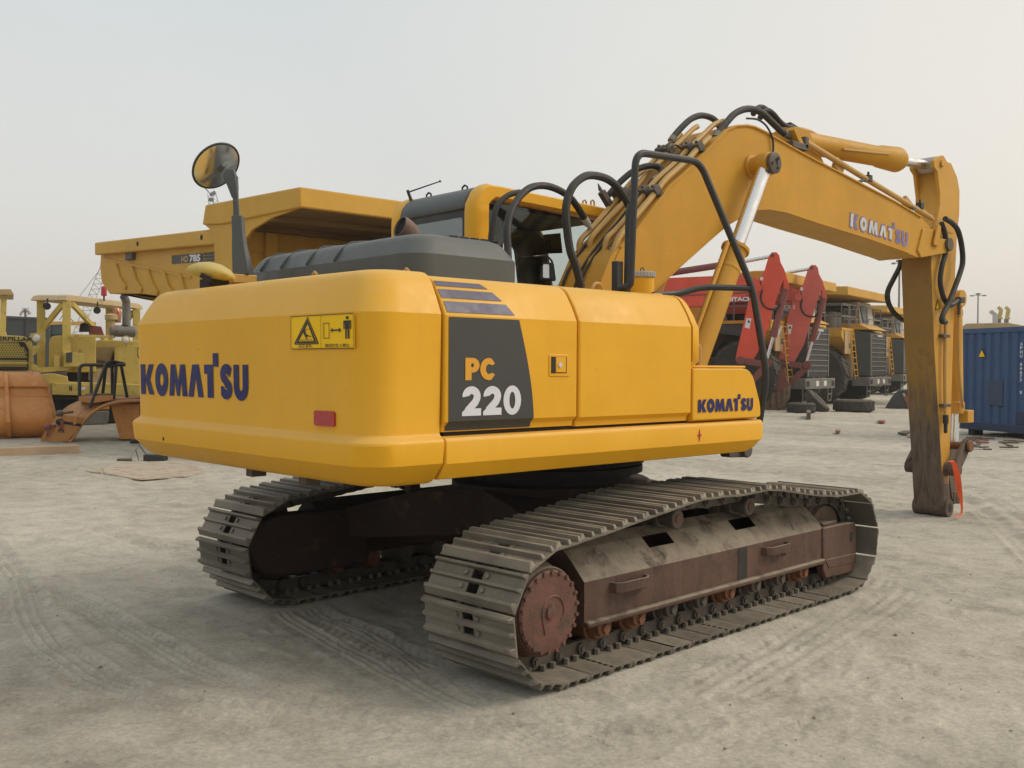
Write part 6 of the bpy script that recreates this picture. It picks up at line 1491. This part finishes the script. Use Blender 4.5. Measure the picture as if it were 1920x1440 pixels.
MB().box(.3, .95, .6, WB-.6, .8, 1.2).build('bumper', M['greyst'], HT, .02)
for y in (.75, WB-.75): wheel('wheel', HT, -1.3, y, 1.3, .75)
for y in (.9, 1.75, WB-1.75, WB-.9): wheel('wheel', HT, -6.0, y, 1.3, .65)
# ---- old yellow tractor with canopy roof on the left
S = Spot(125, 28); L = S.L
T = S.thing('roofed_tractor', 'old pale yellow tractor with flat canopy roof, red beacon and grey muffler', 'tractor')
# the roof's near corner post is at u=125; right face runs away to the right, left face to the left
pa, pb, pc = L(125, 553), L(266, 570, 3.6), L(60, 555, .5); pd = pb+(pc-pa)
def roofring(z, g): c = (pa+pb+pc+pd)/4; return [V((q.x+(q.x-c.x)*g, q.y+(q.y-c.y)*g, pa.z+z)) for q in (pa, pb, pd, pc)]
MB().loft([roofring(-.16, 0.0), roofring(-.15, .03), roofring(-.02, -.02), roofring(.02, -.10)]).build('canopy_roof', M['roofdust'], T, .01)
posts = [L(125, 600, .12), L(256, 600, 3.4), L(77, 600, .6)]; p4 = L(205, 600, 3.7); posts.append(p4)
for q in posts: MB().box(q.x-.11, q.x+.11, q.y-.09, q.y+.09, 1.5, pa.z-.14).build('canopy_post', M['paleyel'], T, .01)
zt = pa.z-.25
for a, b in ((V((posts[0].x-.1, posts[0].y, zt)), V((posts[2].x, posts[2].y, zt-.75))), (V((posts[0].x+.15, posts[0].y, zt)), V((posts[3].x-.1, posts[3].y-.2, zt-.95))), (V((posts[1].x-.1, posts[1].y, zt)), V((posts[3].x+.35, posts[3].y, zt-.6)))):
    MB().bar(a, b, .10, .14).build('canopy_brace', M['paleyel'], T, .006)
b0 = L(195, 575, 1.5); MB().cyl((b0.x, b0.y, pa.z-.05), (b0.x, b0.y, pa.z+.15), .025, .025, 8).build('beacon_stem', M['dark'], T)
bz = L(195, 548, 1.5).z; MB().lathe([(.06, -.16), (.085, -.15), (.085, -.02), (.08, .10), (.05, .13), (.001, .135)], (b0.x, b0.y, bz+.05), (0, 0, 1), 14).build('beacon', M['redrefl'], T)
for u, v, dy in ((88, 574, .2), (182, 582, 1.0)):
    q = L(u, v, dy); o = MB().lathe([(.03, .10), (.09, .06), (.105, 0), (.10, -.03), (.001, -.03)], q, (0, 1, 0), 14).build('floodlight', M['dark'], T); MB().bar(q+V((0, .03, .08)), (q.x+.02, q.y+.03, pa.z-.1), .05, .04).build('lamp_arm', M['dark'], o)
# bodywork
def slab(name, px, d0, d1, mat, bevel=.02, parent=None): 
    pts = [L(u, v, d0) for u, v in px]; return MB().loft([[q for q in pts], [q+V((0, d1-d0, 0)) for q in pts]]).build(name, mat, parent or T, bevel)
slab('fender_tank', round_poly([(91, 698), (92, 640), (97, 630), (125, 628), (180, 630), (180, 698)], [2, 3, 6, 4, 2, 2]), .3, 1.6, M['paleyel'], .03)
slab('seat_back', [(148, 622), (150, 608), (158, 604), (166, 606), (170, 622)], 1.6, 1.9, M['dark'], .02)
slab('toolbox', [(167, 628), (168, 610), (190, 612), (196, 630)], 1.8, 2.3, M['redcyl'], .02)
slab('rail_beam', [(131, 632), (131, 626), (205, 629), (205, 634)], -.05, .1, M['paleyel'], .008)
slab('hood', round_poly([(178, 715), (178, 640), (186, 637), (290, 640), (290, 715)], [2, 4, 4, 4, 2]), 1.2, 2.6, M['paleyel'], .03)
slab('hood_door', [(171, 672), (180, 650), (212, 649), (209, 672), (203, 679)], .95, 1.05, M['roofdust'], .01)
slab('hood_gap', [(204, 690), (214, 658), (214, 690)], .9, 1.1, M['dark'], 0)
slab('side_panel', [(214, 735), (215, 650), (285, 645), (290, 735)], .6, 1.15, M['paleyel'], .02)
slab('battery_box', [(119, 688), (119, 660), (156, 662), (157, 687)], -.15, .35, M['paleyel'], .01)
slab('battery_lid', [(124, 678), (124, 661), (136, 660), (135, 679)], -.19, -.13, M['darkgrey'], .01)
slab('bracket_post', [(101, 689), (101, 667), (112, 667), (112, 689)], -.1, .1, M['paleyel'], .008)
slab('deck_edge', [(60, 700), (60, 690), (140, 687), (125, 695)], -.1, 1.0, M['paleyel'], .01)
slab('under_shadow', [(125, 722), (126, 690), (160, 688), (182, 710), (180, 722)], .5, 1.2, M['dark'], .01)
slab('skid_plate', [(166, 712), (166, 692), (215, 690), (220, 730), (190, 728)], .42, .55, M['roofdust'], .01)
slab('hull', round_poly([(77, 742), (75, 702), (100, 700), (127, 706), (128, 716), (290, 722), (290, 745)], [3, 4, 4, 2, 2, 2, 2]), -.2, 1.5, M['paleyel'], .02)
mk = slab('hull_front', [(97, 740), (97, 718), (146, 720), (172, 722), (172, 742)], -.35, -.15, M['paleyel'], .01)
a = L(130, 733, -.36); font_on('painted_mark', 'N', M['ink'], mk, a, (1, 0, 0), (0, 0, 1), .15, width=.07, bold=.06, lift=.006)
slab('label', [(151, 731), (151, 726), (160, 725), (160, 731)], -.36, -.345, M['white'], 0, mk)
slab('crawler_base', [(95, 795), (95, 748), (290, 745), (290, 795)], .0, 1.6, M['dark'], .05)
slab('push_block', round_poly([(148, 797), (150, 773), (205, 770), (203, 792), (197, 796)], 3), -.3, .6, M['greyst'], .03)
slab('track_guard', [(150, 772), (150, 760), (205, 757), (205, 768)], -.2, .5, M['orangebk'], .02)
slab('frame_beam', [(75, 750), (75, 742), (290, 742), (290, 750)], -.25, .0, M['dark'], .01)
# muffler, stack, headlight
a, b = L(204, 620, .5), L(255, 622, .6); o = MB().tube([a, a+(b-a)*.06, b-(b-a)*.06, b], [.10, .17, .17, .10], 16).build('muffler', M['greyst'], T, .01)
q = L(237, 610, .55); z1 = L(237, 568, .55).z
MB().tube(smooth_path([(q.x, q.y, q.z), (q.x, q.y, z1-.12), (q.x-.01, q.y-.02, z1+.05), (q.x-.06, q.y-.08, z1+.15)], 4), .115, 14).build('stack', M['greyst'], o); 
qq = V((q.x-.06, q.y-.08, z1+.15)); MB().cyl(qq+V((-.022, -.03, .03)), qq+V((-.03, -.04, .04)), .105, .105, 14).build('stack_mouth', M['dark'], o)
q = L(209, 605, .5); MB().lathe([(.10, -.45), (.10, .06), (.18, .09), (.18, .22), (.08, .26), (.001, .26)], q, (0, 0, 1), 16).build('pre_cleaner', M['roofdust'], o)
q = L(218, 592, .9); MB().lathe([(.13, -.2), (.16, .1), (.10, .22), (.001, .24)], q, (0, 0, 1), 10).build('wrapped_filter', M['copper'], o)
q = L(236, 637, .35); h = MB().lathe([(.05, .12), (.10, .05), (.12, -.02), (.11, -.04)], q, (.2, 1, 0), 16).build('headlight', M['paleyel'], T); MB().lathe([(.105, -.03), (.07, -.055), (.001, -.065)], q, (.2, 1, 0), 14).build('lens', M['lens'], h); MB().bar(q, q+V((0, 0, -.22)), .05, .05).build('lamp_stem', M['pipe'], h)
mm_ = L(257, 672, .55); font_on('round_mark', 'O', M['ink'], T, mm_, (1, 0, 0), (0, 0, 1), .35, width=.1, bold=.01, lift=.01)

# ---- crawler loader at the left edge: grille, lamp, canopy post
S = Spot(20, 25.5); L = S.L
T = S.thing('crawler_loader', 'yellow crawler loader at the left edge with honeycomb grille and raised lettering', 'loader')
slab('hood', round_poly([(-90, 700), (-90, 632), (0, 628), (45, 630), (58, 637), (62, 650), (64, 700)], [2, 6, 4, 8, 6, 4, 2]), .0, 3.0, M['paleyel'], .03)
gf = slab('grille_frame', round_poly([(-80, 696), (-80, 641), (46, 641), (54, 655), (53, 694)], [2, 4, 3, 3, 2]), -.06, .02, M['dark'], .0)
mb = MB(); cell = .062
for r in range(11):
    for c in range(26):
        q = L(52, 642.5, -.075); x = q.x-.05-c*cell-(cell/2 if r % 2 else 0); z = q.z-.03-r*cell*.9
        if r in (7,) or z < L(0, 694).z: continue
        if r < 3 and c < (3-r)*.7: continue
        out = [(x+.033*math.cos(PI/6+PI/3*k), z+.033*math.sin(PI/6+PI/3*k)) for k in range(6)]; inn_ = [(x+.019*math.cos(PI/6+PI/3*k), z+.019*math.sin(PI/6+PI/3*k)) for k in range(6)]
        n0 = len(mb.v); mb.v += [(a, q.y, b) for a, b in out]+[(a, q.y, b) for a, b in inn_]+[(a, q.y+.03, b) for a, b in inn_]
        for k in range(6): j = (k+1) % 6; mb.f += [(n0+k, n0+j, n0+6+j, n0+6+k), (n0+6+k, n0+6+j, n0+12+j, n0+12+k)]
o = mb.build('honeycomb', M['paleyel'], gf, smooth=False); o['kind'] = 'stuff'
slab('grille_bar', [(-80, 681), (-80, 677.5), (53, 679.5), (53, 682.5)], -.09, -.05, M['paleyel'], .005)
a = L(-33, 637.8, -.01); b = L(60, 640, -.01); font_on('lettering', 'CATERPILLAR', M['ink'], gf, a, b-a, (0, 0, 1), .105, width=(b-a).length, bold=.03, lift=.006)
slab('side_wing', [(58, 668), (62, 648), (75, 648), (66, 665)], -.02, .1, M['paleyel'], .01)
slab('lower_wing', [(58, 695), (60, 682), (68, 684), (76, 695)], -.05, .3, M['paleyel'], .01)
q = L(68, 633, .05); h = MB().lathe([(.07, .16), (.11, .08), (.125, -.02), (.115, -.04)], q, (.1, 1, 0), 18).build('headlight', M['roofdust'], T); MB().lathe([(.11, -.03), (.075, -.055), (.001, -.065)], q, (.1, 1, 0), 16).build('lens', M['lens'], h)
slab('lamp_bracket', [(53, 634), (58, 625), (75, 626), (66, 632)], .0, .12, M['paleyel'], .008)
slab('canopy_post', [(-1, 640), (1, 557), (13, 557), (10, 640)], 1.2, 1.4, M['paleyel'], .01)
slab('canopy_roof', round_poly([(-90, 553), (-90, 542), (20, 542), (26, 551), (25, 553)], 1), 1.0, 3.2, M['roofdust'], .01)
slab('cowl', [(-60, 640), (-60, 619), (12, 622), (14, 640)], 1.3, 1.8, M['paleyel'], .02)
slab('crawler_base', [(-90, 790), (-90, 705), (55, 705), (55, 790)], .4, 3.2, M['dark'], .08)
slab('lift_arm', [(-60, 760), (-60, 700), (30, 700), (30, 760)], -.25, .3, M['orangebk'], .03)

# ---- orange bucket, timber, fender
S = Spot(35, 23.3); L = S.L
T = S.thing('loader_bucket', 'orange brown loader bucket with rounded back resting on the sand at the left edge', 'bucket')
def sect(u0, u1, px, w=None):
    pts = []
    return pts
# section in depth and height: rounded back bulging towards us
sec = [(.45, 697), (.20, 703), (.06, 712), (.0, 722), (-.05, 742), (-.28, 757), (-.48, 773), (-.54, 789), (-.46, 805), (-.24, 819), (.12, 827), (.60, 829), (1.1, 829)]
UE = {697: 72, 703: 80, 712: 86, 722: 92, 742: 97, 757: 101, 773: 104, 789: 103, 805: 98, 819: 88, 827: 80, 829: 78}
mb = MB(); mb.loft([[V((L(uf(v), v, 0).x, dy+dd, max(0.0, L(uf(v), v, 0).z))) for dy, v in sec] for uf, dd in ((lambda v: -70, 0), (lambda v: 50, 0), (lambda v: UE[v]-14, .0), (lambda v: UE[v]-4, .03), (lambda v: UE[v], .12))], caps=False, closed=False)
o = mb.build('bucket_back', M['orangebk'], T, 0, True, 40); sd_ = o.modifiers.new('t', 'SOLIDIFY'); sd_.thickness = .05
pts = [V((L(UE[v]-1, v, 0).x, dy+.12, max(0.0, L(UE[v], v, 0).z))) for dy, v in sec]+[V((L(86, 760, 0).x, 1.0, .5)), V((L(80, 720, 0).x, .7, 1.2))]
MB().loft([[q for q in pts], [q+V((-.05, 0, 0)) for q in pts]]).build('side_plate', M['orangebk'], T, .004)
for u in (12,):
    pts = []
    for dy, v in sec: pts.append(V((L(u+(v-720)*.06, v, 0).x, dy-.0, max(0.0, L(u, v, 0).z))))
    mb = MB(); mb.loft([[q+V((dx, -h, 0)) for q in pts] for dx, h in ((-.04, .0), (-.04, .11), (.04, .11), (.04, 0))], caps=False, closed=False); mb.build('back_rib', M['orangebk'], T, .004)
MB().bar(L(-60, 724, -.03), L(91, 724, -.03), .05, .05).build('hinge_edge', M['orangebk'], T, .008); MB().bar(L(-60, 743.5, -.03), L(96, 743.5, -.08), .02, .02).build('weld_seam', M['orangebk'], T)
for u in (2, 58): 
    pts = [L(u, 697, .4), L(u+10, 724, .0), L(u+4, 724, .0), L(u-3, 697, .4)]; mb = MB().loft([[q+V((-.03, -.05, 0)) for q in pts], [q+V((.03, -.05, .02)) for q in pts]]); mb.build('top_rib', M['orangebk'], T, .01)
MB().cyl(L(20, 801, -.22), L(38, 801, -.22), .05, .05, 12).build('rib_pin', M['greyst'], T)
pts = [L(u, v, -.25) for u, v in ((-20, 790), (16, 788), (18, 800), (19, 828), (-20, 828))]; MB().loft([[V((q.x, q.y, max(q.z, 0))) for q in pts], [V((q.x, q.y+.2, max(q.z, 0))) for q in pts]]).build('foot_plate', M['orangebk'], T, .01)

q0, q1 = P(-60, 861, 'z', 0.0), P(140, 853, 'z', 0.0)
dirv = (q1-q0); ln = dirv.length
for k, (off, h, w, m, lab) in enumerate(((0, .20, .30, 'timber', 'thick weathered timber beam lying on the sand at the left edge'), (.42, .17, .32, 'timber', 'pale flat board lying behind the front beam under the orange bucket'))):
    T = thing('timber_beam', lab, 'timber', (q0.x+HF.x*(off+.15), q0.y+HF.y*(off+.15), 0), math.atan2(dirv.y, dirv.x), 'timbers under the bucket')
    T2 = MB().box(0, ln-(.35*k), -w/2, w/2, 0, h*.9); bpy.data.objects.remove(T)
    o = T2.build('timber_beam', M[m], None, .012); o.location = (q0.x+HF.x*(off+.15), q0.y+HF.y*(off+.15), 0); o.rotation_euler = (0, 0, math.atan2(dirv.y, dirv.x)); tag(o, lab, 'timber', 'timbers under the bucket')

S = Spot(165, 22.3); L = S.L
T = S.thing('machine_fender', 'orange arched machine fender with black step rail set down on the sand', 'fender')
outer = [(75, 836), (93, 806), (118, 775), (150, 752), (180, 744), (215, 741), (262, 740)]
th = [(0, 0), (34, 8)]
# arched sheet: top surface swept in depth, front edge flange
front = [(126, 842), (134, 828), (146, 806), (160, 786), (178, 770), (200, 759), (225, 753), (262, 751)]
back = [(75, 832), (90, 800), (108, 776), (128, 760), (150, 750), (178, 745), (215, 743), (262, 742)]
mb = MB(); rings = []
for (uf, vf), (ub, vb) in zip(front, back):
    a, b = L(uf, vf, -.15), L(ub, vb, 1.15); a.z = max(a.z, 0); b.z = max(b.z, 0)
    rings.append([a, a.lerp(b, .33), a.lerp(b, .34)+V((0, 0, .03)), a.lerp(b, .66)+V((0, 0, .02)), b])
mb.loft(rings, caps=False, closed=False); o = mb.build('arch_sheet', M['orangefd'], T, 0, True, 40); sd_ = o.modifiers.new('t', 'SOLIDIFY'); sd_.thickness = .04
pf = [L(u, v, -.16) for u, v in front]; pin = [q+V((.16 if i < 4 else .10, 0, -.04-.03*i)) for i, q in enumerate(pf)]
fe = [(126, 842), (75, 834), (96, 800)]
mb = MB().tube(smooth_path([V((q.x, q.y, max(q.z, .02))) for q in pf], 4), .035, 8); mb.build('edge_bead', M['orangefd'], T)
slab2 = lambda name, px, d0, d1, mat, bv=.01: MB().loft([[V((q.x, q.y, max(q.z, 0))) for q in [L(u, v, d0) for u, v in px]], [V((q.x, q.y, max(q.z, 0))) for q in [L(u, v, d1) for u, v in px]]]).build(name, mat, T, bv)
slab2('front_panel', [(75, 836), (96, 797), (110, 800), (92, 840)], -.02, .02, M['orangefd']); 
slab2('side_panel', [(88, 840), (106, 800), (116, 778), (158, 782), (140, 812), (126, 843)], -.20, -.15, M['orangefd'])
slab2('rear_leg', [(225, 822), (213, 782), (207, 757), (262, 757), (262, 824), (228, 824)], .1, .9, M['orangebk'])
slab2('top_box', [(148, 752), (148, 743), (212, 741), (212, 750), (170, 757)], -.1, .9, M['orangefd'])
for u, v, u1, v1, m in ((112, 775, 138, 772, 'scrap'), (90, 800, 106, 797, 'redcyl'), (112, 791, 152, 797, 'dark')):
    a, b = L(u, v, -.2), L(u1, v1, -.2); o = MB().cyl(a, b, .03, .03, 8); o.ell(a, .085, .085, .075, 12, 8); o.build('hinge_rod', M[m], T)
for u, v, w in ((112, 793, 8), (87, 808, 7), (137, 785, 9)): slab2('hinge_lug', [(u, v+12), (u+1, v-6), (u+w, v-4), (u+w-2, v+10)], -.28, -.18, M['orangefd'] if u == 137 else M['redcyl'])
a = L(109, 811, -.21); font_on('painted_mark', 'm', M['ink'], T, a, (1, 0, -.05), (0, 0, 1), .07, width=.12, bold=.02, lift=.005)
rl = MB()
def rp_(*px): return round_path([L(u, v, d) for u, v, d in px], .12, 4)
rl.tube(rp_((149, 752, .1), (149, 684, .1), (235, 684, .2)), .038, 8); rl.tube(rp_((171, 745, .7), (171, 684, .9)), .036, 8)
rl.tube(rp_((168, 765, -.1), (200, 679, .0), (212, 678, .1), (232, 682, .4)), .038, 8); rl.tube(rp_((192, 745, .5), (198, 690, .2), (202, 681, .1)), .036, 8)
for u0, u1, d in ((211, 210, .4), (213, 218, .2), (239, 227, .5)): rl.tube([L(u0, 748, d), L(u1, 684, d)], .036, 8)
rl.build('step_rail', M['black'], T)
o = MB(); c = L(186, 744, -.1)
for r_, zz in ((.30, 0), (.27, .035)): o.tube([(c.x+r_*math.cos(a), c.y+.3+r_*.8*math.sin(a), c.z+zz) for a in [2*PI*k/20 for k in range(21)]], .03, 6)
o = o.build('rope_coil', M['scrap'], None); o.location = S.o; o.rotation_euler = (0, 0, S.rz()); tag(o, 'coil of brown hose lying on top of the orange fender', 'hose coil')

# ---- grey box body, dark cab, palm, cranes far behind on the left
S = Spot(80, 46); L = S.L; T = S.thing('box_truck', 'dark grey box truck parked behind the roofed tractor', 'truck')
slab('box_body', [(8, 745), (8, 593), (95, 597), (95, 745)], 0, 5, M['greybox'], .05); slab('box_side', [(93, 745), (93, 609), (125, 607), (125, 745)], .3, 3, M['greybox'], .05)
for k in range(2): slab('door_line', [(70-k*24, 720), (70-k*24, 600), (71.5-k*24, 600), (71.5-k*24, 720)], -.03, .0, M['dark'], 0)
slab('top_trim', [(8, 597), (8, 592), (95, 596), (95, 600)], -.06, .02, M['darkgrey'], .01)
slab('window', [(96, 627), (96, 611), (118, 616), (121, 627)], .2, .32, M['teal'], .01)
for u in (30, 100): MB().lathe([(.2, -.2), (.5, -.2), (.5, .2), (.2, .2)], (L(u, 700).x, .6, .5), (1, 0, 0), 16).build('wheel', M['tyre'], T)
S = Spot(47, 160); L = S.L; T = S.thing('palm_tree', 'small distant palm crown above the grey box truck', 'palm')
tp0 = L(47, 582); MB().tube([(0, 0, 0), (tp0.x*.5+.2, 0, tp0.z*.5), tp0], [.28, .22, .16], 8).build('trunk', M['trunk'], T)
mb = MB()
for k in range(22):
    a = 2*PI*k/22+RND.uniform(-.1, .1); el_ = RND.uniform(-.35, 1.2); ln_ = RND.uniform(.75, 1.05)
    pts = [tp0+V((math.cos(a)*math.cos(el_)*ln_*t, math.sin(a)*math.cos(el_)*ln_*t, math.sin(el_)*ln_*t-.55*t*t)) for t in (0, .3, .6, .85, 1)]
    for p0, p1 in zip(pts, pts[1:]): mb.bar(p0, p1, .10, .02)
    for t in range(1, 5):
        for s_ in (-1, 1): side = V((-math.sin(a), math.cos(a), -.5))*s_*.22; mb.add([pts[t], pts[t]+side, pts[t]+side*.8+(pts[t]-pts[t-1])*.4], [(0, 1, 2)])
mb.build('crown', M['palm'], T, smooth=False)
def lattice(mb, p0, p1, w, n, r=.06, w1=None):
    r *= .6
    p0, p1 = V(p0), V(p1); t = (p1-p0).normalized(); a = t.cross(V((0, 1, 0))).normalized(); b = V((0, 1, 0)); w1 = w1 or w
    def q(k, i, j): ww = w+(w1-w)*k/n; return p0.lerp(p1, k/n)+a*(i*ww/2)+b*(j*ww/2)
    for i in (-1, 1):
        for j in (-1, 1): mb.tube([q(0, i, j), q(n, i, j)], r, 5)
    for k in range(n):
        s_ = 1 if k % 2 else -1
        for j in (-1, 1): mb.tube([q(k, s_, j), q(k+1, -s_, j)], r*.6, 4)
        for i in (-1, 1): mb.tube([q(k, i, s_), q(k+1, i, -s_)], r*.6, 4)
S = Spot(160, 130); L = S.L; T = S.thing('lattice_crane', 'pale lattice crane boom slanting up behind the dump truck tail', 'crane', 'distant lattice cranes')
mb = MB(); lattice(mb, L(139, 640), L(200, 490), .95, 30, .05); mb.build('boom', M['lattice'], T)
mb = MB(); mb.tube([L(146, 560), L(187, 506)], .035, 4); mb.tube([L(118, 596), L(146, 560)], .035, 4); mb.build('hoist_cable', M['lattice'], T)
MB().loft([[L(u, v, d) for u, v in ((100, 690), (100, 655), (150, 650), (150, 690))] for d in (0, 3)]).build('crane_house', M['greyst'], T, .1); MB().box(L(100, 690).x, L(150, 690).x, 0, 3, 0, 1.2).build('crane_base', M['dark'], T, .1)
S = Spot(402, 150); L = S.L; T = S.thing('lattice_crane', 'twin lattice crane tower standing beyond the dump truck under the round mirror', 'crane', 'distant lattice cranes')
mb = MB(); lattice(mb, L(415, 560), L(394, 362), .75, 30, .05); mb.build('mast', M['lattice'], T)
mb = MB(); lattice(mb, L(432, 470), L(400, 365), .75, 18, .05); mb.build('jib', M['lattice'], T)
MB().bar(L(394, 366), L(404, 360), .5, .5).build('sheave_head', M['pole'], T, .05); MB().bar(L(389, 394), L(405, 395.5), .7, .75).build('pulley_block', M['pole'], T, .05); MB().bar(L(382, 350), L(393, 362), .14, .14).build('fly_jib', M['pole'], T)
MB().bar(L(391, 374), L(401, 375), .45, .5).build('pulley_block', M['pole'], T, .05)
MB().box(L(405, 690).x, L(430, 690).x, 0, 4, 0, 3).build('crane_base', M['greyst'], T, .1)
S = Spot(118, 60); L = S.L; T = S.thing('low_crane', 'low hydraulic crane jib with yellow boom seen under the canopy roof', 'crane')
MB().bar(L(96, 606), L(180, 607), .3, .22).build('boom', M['bgyel'], T, .02); MB().tube([L(112, 600), L(120, 586), L(140, 605)], .03, 4).build('stay', M['pole'], T); MB().box(L(100, 650).x, L(120, 650).x, 0, 3, 0, 2.9).build('body', M['greybox'], T, .1)
q = L(120, 586); MB().ell(q, .10, .10, .10, 8, 6).build('sheave', M['dark'], T)

# ---- small things on the sand
def gpoly(name, px, mat, lab, cat, h=.015, group=None, bevel=0):
    pts = [P(u, v, 'z', 0.0) for u, v in px]; c = sum(pts, V())/len(pts)
    o = MB().prism([(q.x-c.x, q.y-c.y) for q in pts], 'z', .0, h).build(name, mat, None, bevel); o.location = (c.x, c.y, .012); return tag(o, lab, cat, group)
gpoly('cardboard_sheet', [(196, 890), (262, 902), (345, 896), (382, 889), (372, 876), (330, 870), (225, 871), (192, 880)], M['card'], 'large soiled sheet of cardboard lying flat behind the counterweight', 'cardboard')
gpoly('cardboard_scrap', [(162, 887), (190, 889), (192, 885), (164, 883)], M['card'], 'small strip of cardboard beside the large soiled sheet', 'cardboard', .02)
gpoly('scrap_rod', [(219, 866.5), (247, 866.5), (248, 863), (221, 864.5)], M['scrap'], 'short dark rod lying by the cardboard sheet', 'rod', .04)
S = Spot(252, 21.5); o = MB().box(-.09, .25, -.05, .05, .0, .09).build('black_pipe', M['black'], None, .02); o.location = S.o; tag(o, 'short black pipe end beside the counterweight and the fender', 'pipe')
q = P(292, 866, 'z', 0); o = MB().box(-.16, .2, -.12, .12, 0, .13).build('battery_case', M['black'], None, .01); o.location = (q.x, q.y+.05, .0); o.rotation_euler = (0, 0, -.7); tag(o, 'small black case lying under the counterweight corner', 'case')
MB().tube([(-.1, -.1, .12), (-.2, -.2, .3), (-.26, -.2, .22), (-.2, -.22, .05)], .008, 5).build('wire', M['black'], o)
gpoly('scrap_plate', [(1512, 787), (1520, 787), (1520, 781), (1513, 780.5)], M['scrap'], 'small brown block lying in front of the flat tyres', 'scrap', .22, 'scraps on the sand')
for k, (px, m, lab) in enumerate(((((1683, 815), (1700, 817), (1712, 812), (1695, 811)), 'scrap', 'dark rag of scrap on the sand left of the arm'), (((1700, 820), (1716, 821), (1722, 815), (1712, 813)), 'card', 'pale scrap next to the dark rag left of the arm'),
        (((1645, 793), (1658, 794), (1660, 791), (1650, 790)), 'scrapred', 'thin reddish scrap on the sand in front of the dark bucket'), (((1566, 812), (1574, 813), (1576, 810), (1568, 809)), 'scrapred', 'tiny reddish scrap on the open sand'))):
    gpoly('scrap_piece', px, M[m], lab, 'scrap', .05, 'scraps on the sand')
def scrap_line(n, u0, u1, v0, v1, lab, m):
    mb = MB(); c = P((u0+u1)/2, (v0+v1)/2, 'z', 0)
    for k in range(n):
        q = P(RND.uniform(u0, u1), RND.uniform(v0, v1), 'z', 0)-c; a = RND.uniform(0, 3); l = RND.uniform(.05, .25)
        mb.box(-l, l, -.03, .03, 0, .03, Matrix.Translation(q+V((0, 0, .01))) @ Matrix.Rotation(a, 4, 'Z'))
    o = mb.build('rust_flakes', M[m]); o.location = (c.x, c.y, 0); tag(o, lab, 'scrap', None, 'stuff')
scrap_line(16, 1815, 1905, 818, 846, 'scattered rusty flakes on the sand before the blue container', 'scrap')
scrap_line(8, 1795, 1905, 822, 832, 'scattered red strips on the sand before the blue container', 'scrapred')
# loose stones and clods near the camera
mb = MB()
for k in range(420):
    a = YAW+RND.uniform(-.62, .62); r = 3+16*RND.random()**1.4; x, y = CAM.x+r*math.cos(a), CAM.y+r*math.sin(a); s_ = RND.uniform(.003, .010)*(1 if RND.random() < .92 else 1.8)
    c = V((x, y, float(ground_height(np.array([x]), np.array([y]))[0])-.015+s_*.3)); R = Matrix.Rotation(RND.uniform(0, 6), 3, 'Z')
    vs = [c+R @ V(q)*s_*RND.uniform(.7, 1.2) for q in ((1, 0, 0), (0, 1, 0), (-1, 0, 0), (0, -1, 0), (0, 0, .8), (0, 0, -.8))]
    mb.add(vs, [(0, 1, 4), (1, 2, 4), (2, 3, 4), (3, 0, 4), (1, 0, 5), (2, 1, 5), (3, 2, 5), (0, 3, 5)])
o = mb.build('pebbles', paint('sand_clods', (.27, .245, .20), .95, .35, .0), None, smooth=False); tag(o, 'loose clods and small stones on the sand', None, None, 'stuff')

# ---- the dusty air itself: one closed box round the whole yard
mb = MB().box(-4400, 4400, -4400, 4400, -1.6, 34)
me = mb.mesh('haze', None, False)
hm = bpy.data.materials.new('dusty_haze'); hm.use_nodes = True; hn = hm.node_tree.nodes; hn.clear()
ho = hn.new('ShaderNodeOutputMaterial'); hv = hn.new('ShaderNodeVolumePrincipled'); hv.inputs['Color'].default_value = (.93, .93, .92, 1); hv.inputs['Density'].default_value = .0009; hv.inputs['Anisotropy'].default_value = .3
hm.node_tree.links.new(hv.outputs[0], ho.inputs['Volume']); me.materials.append(hm)
tag(link('haze', me), 'pale dusty haze over the yard', None, None, 'stuff')
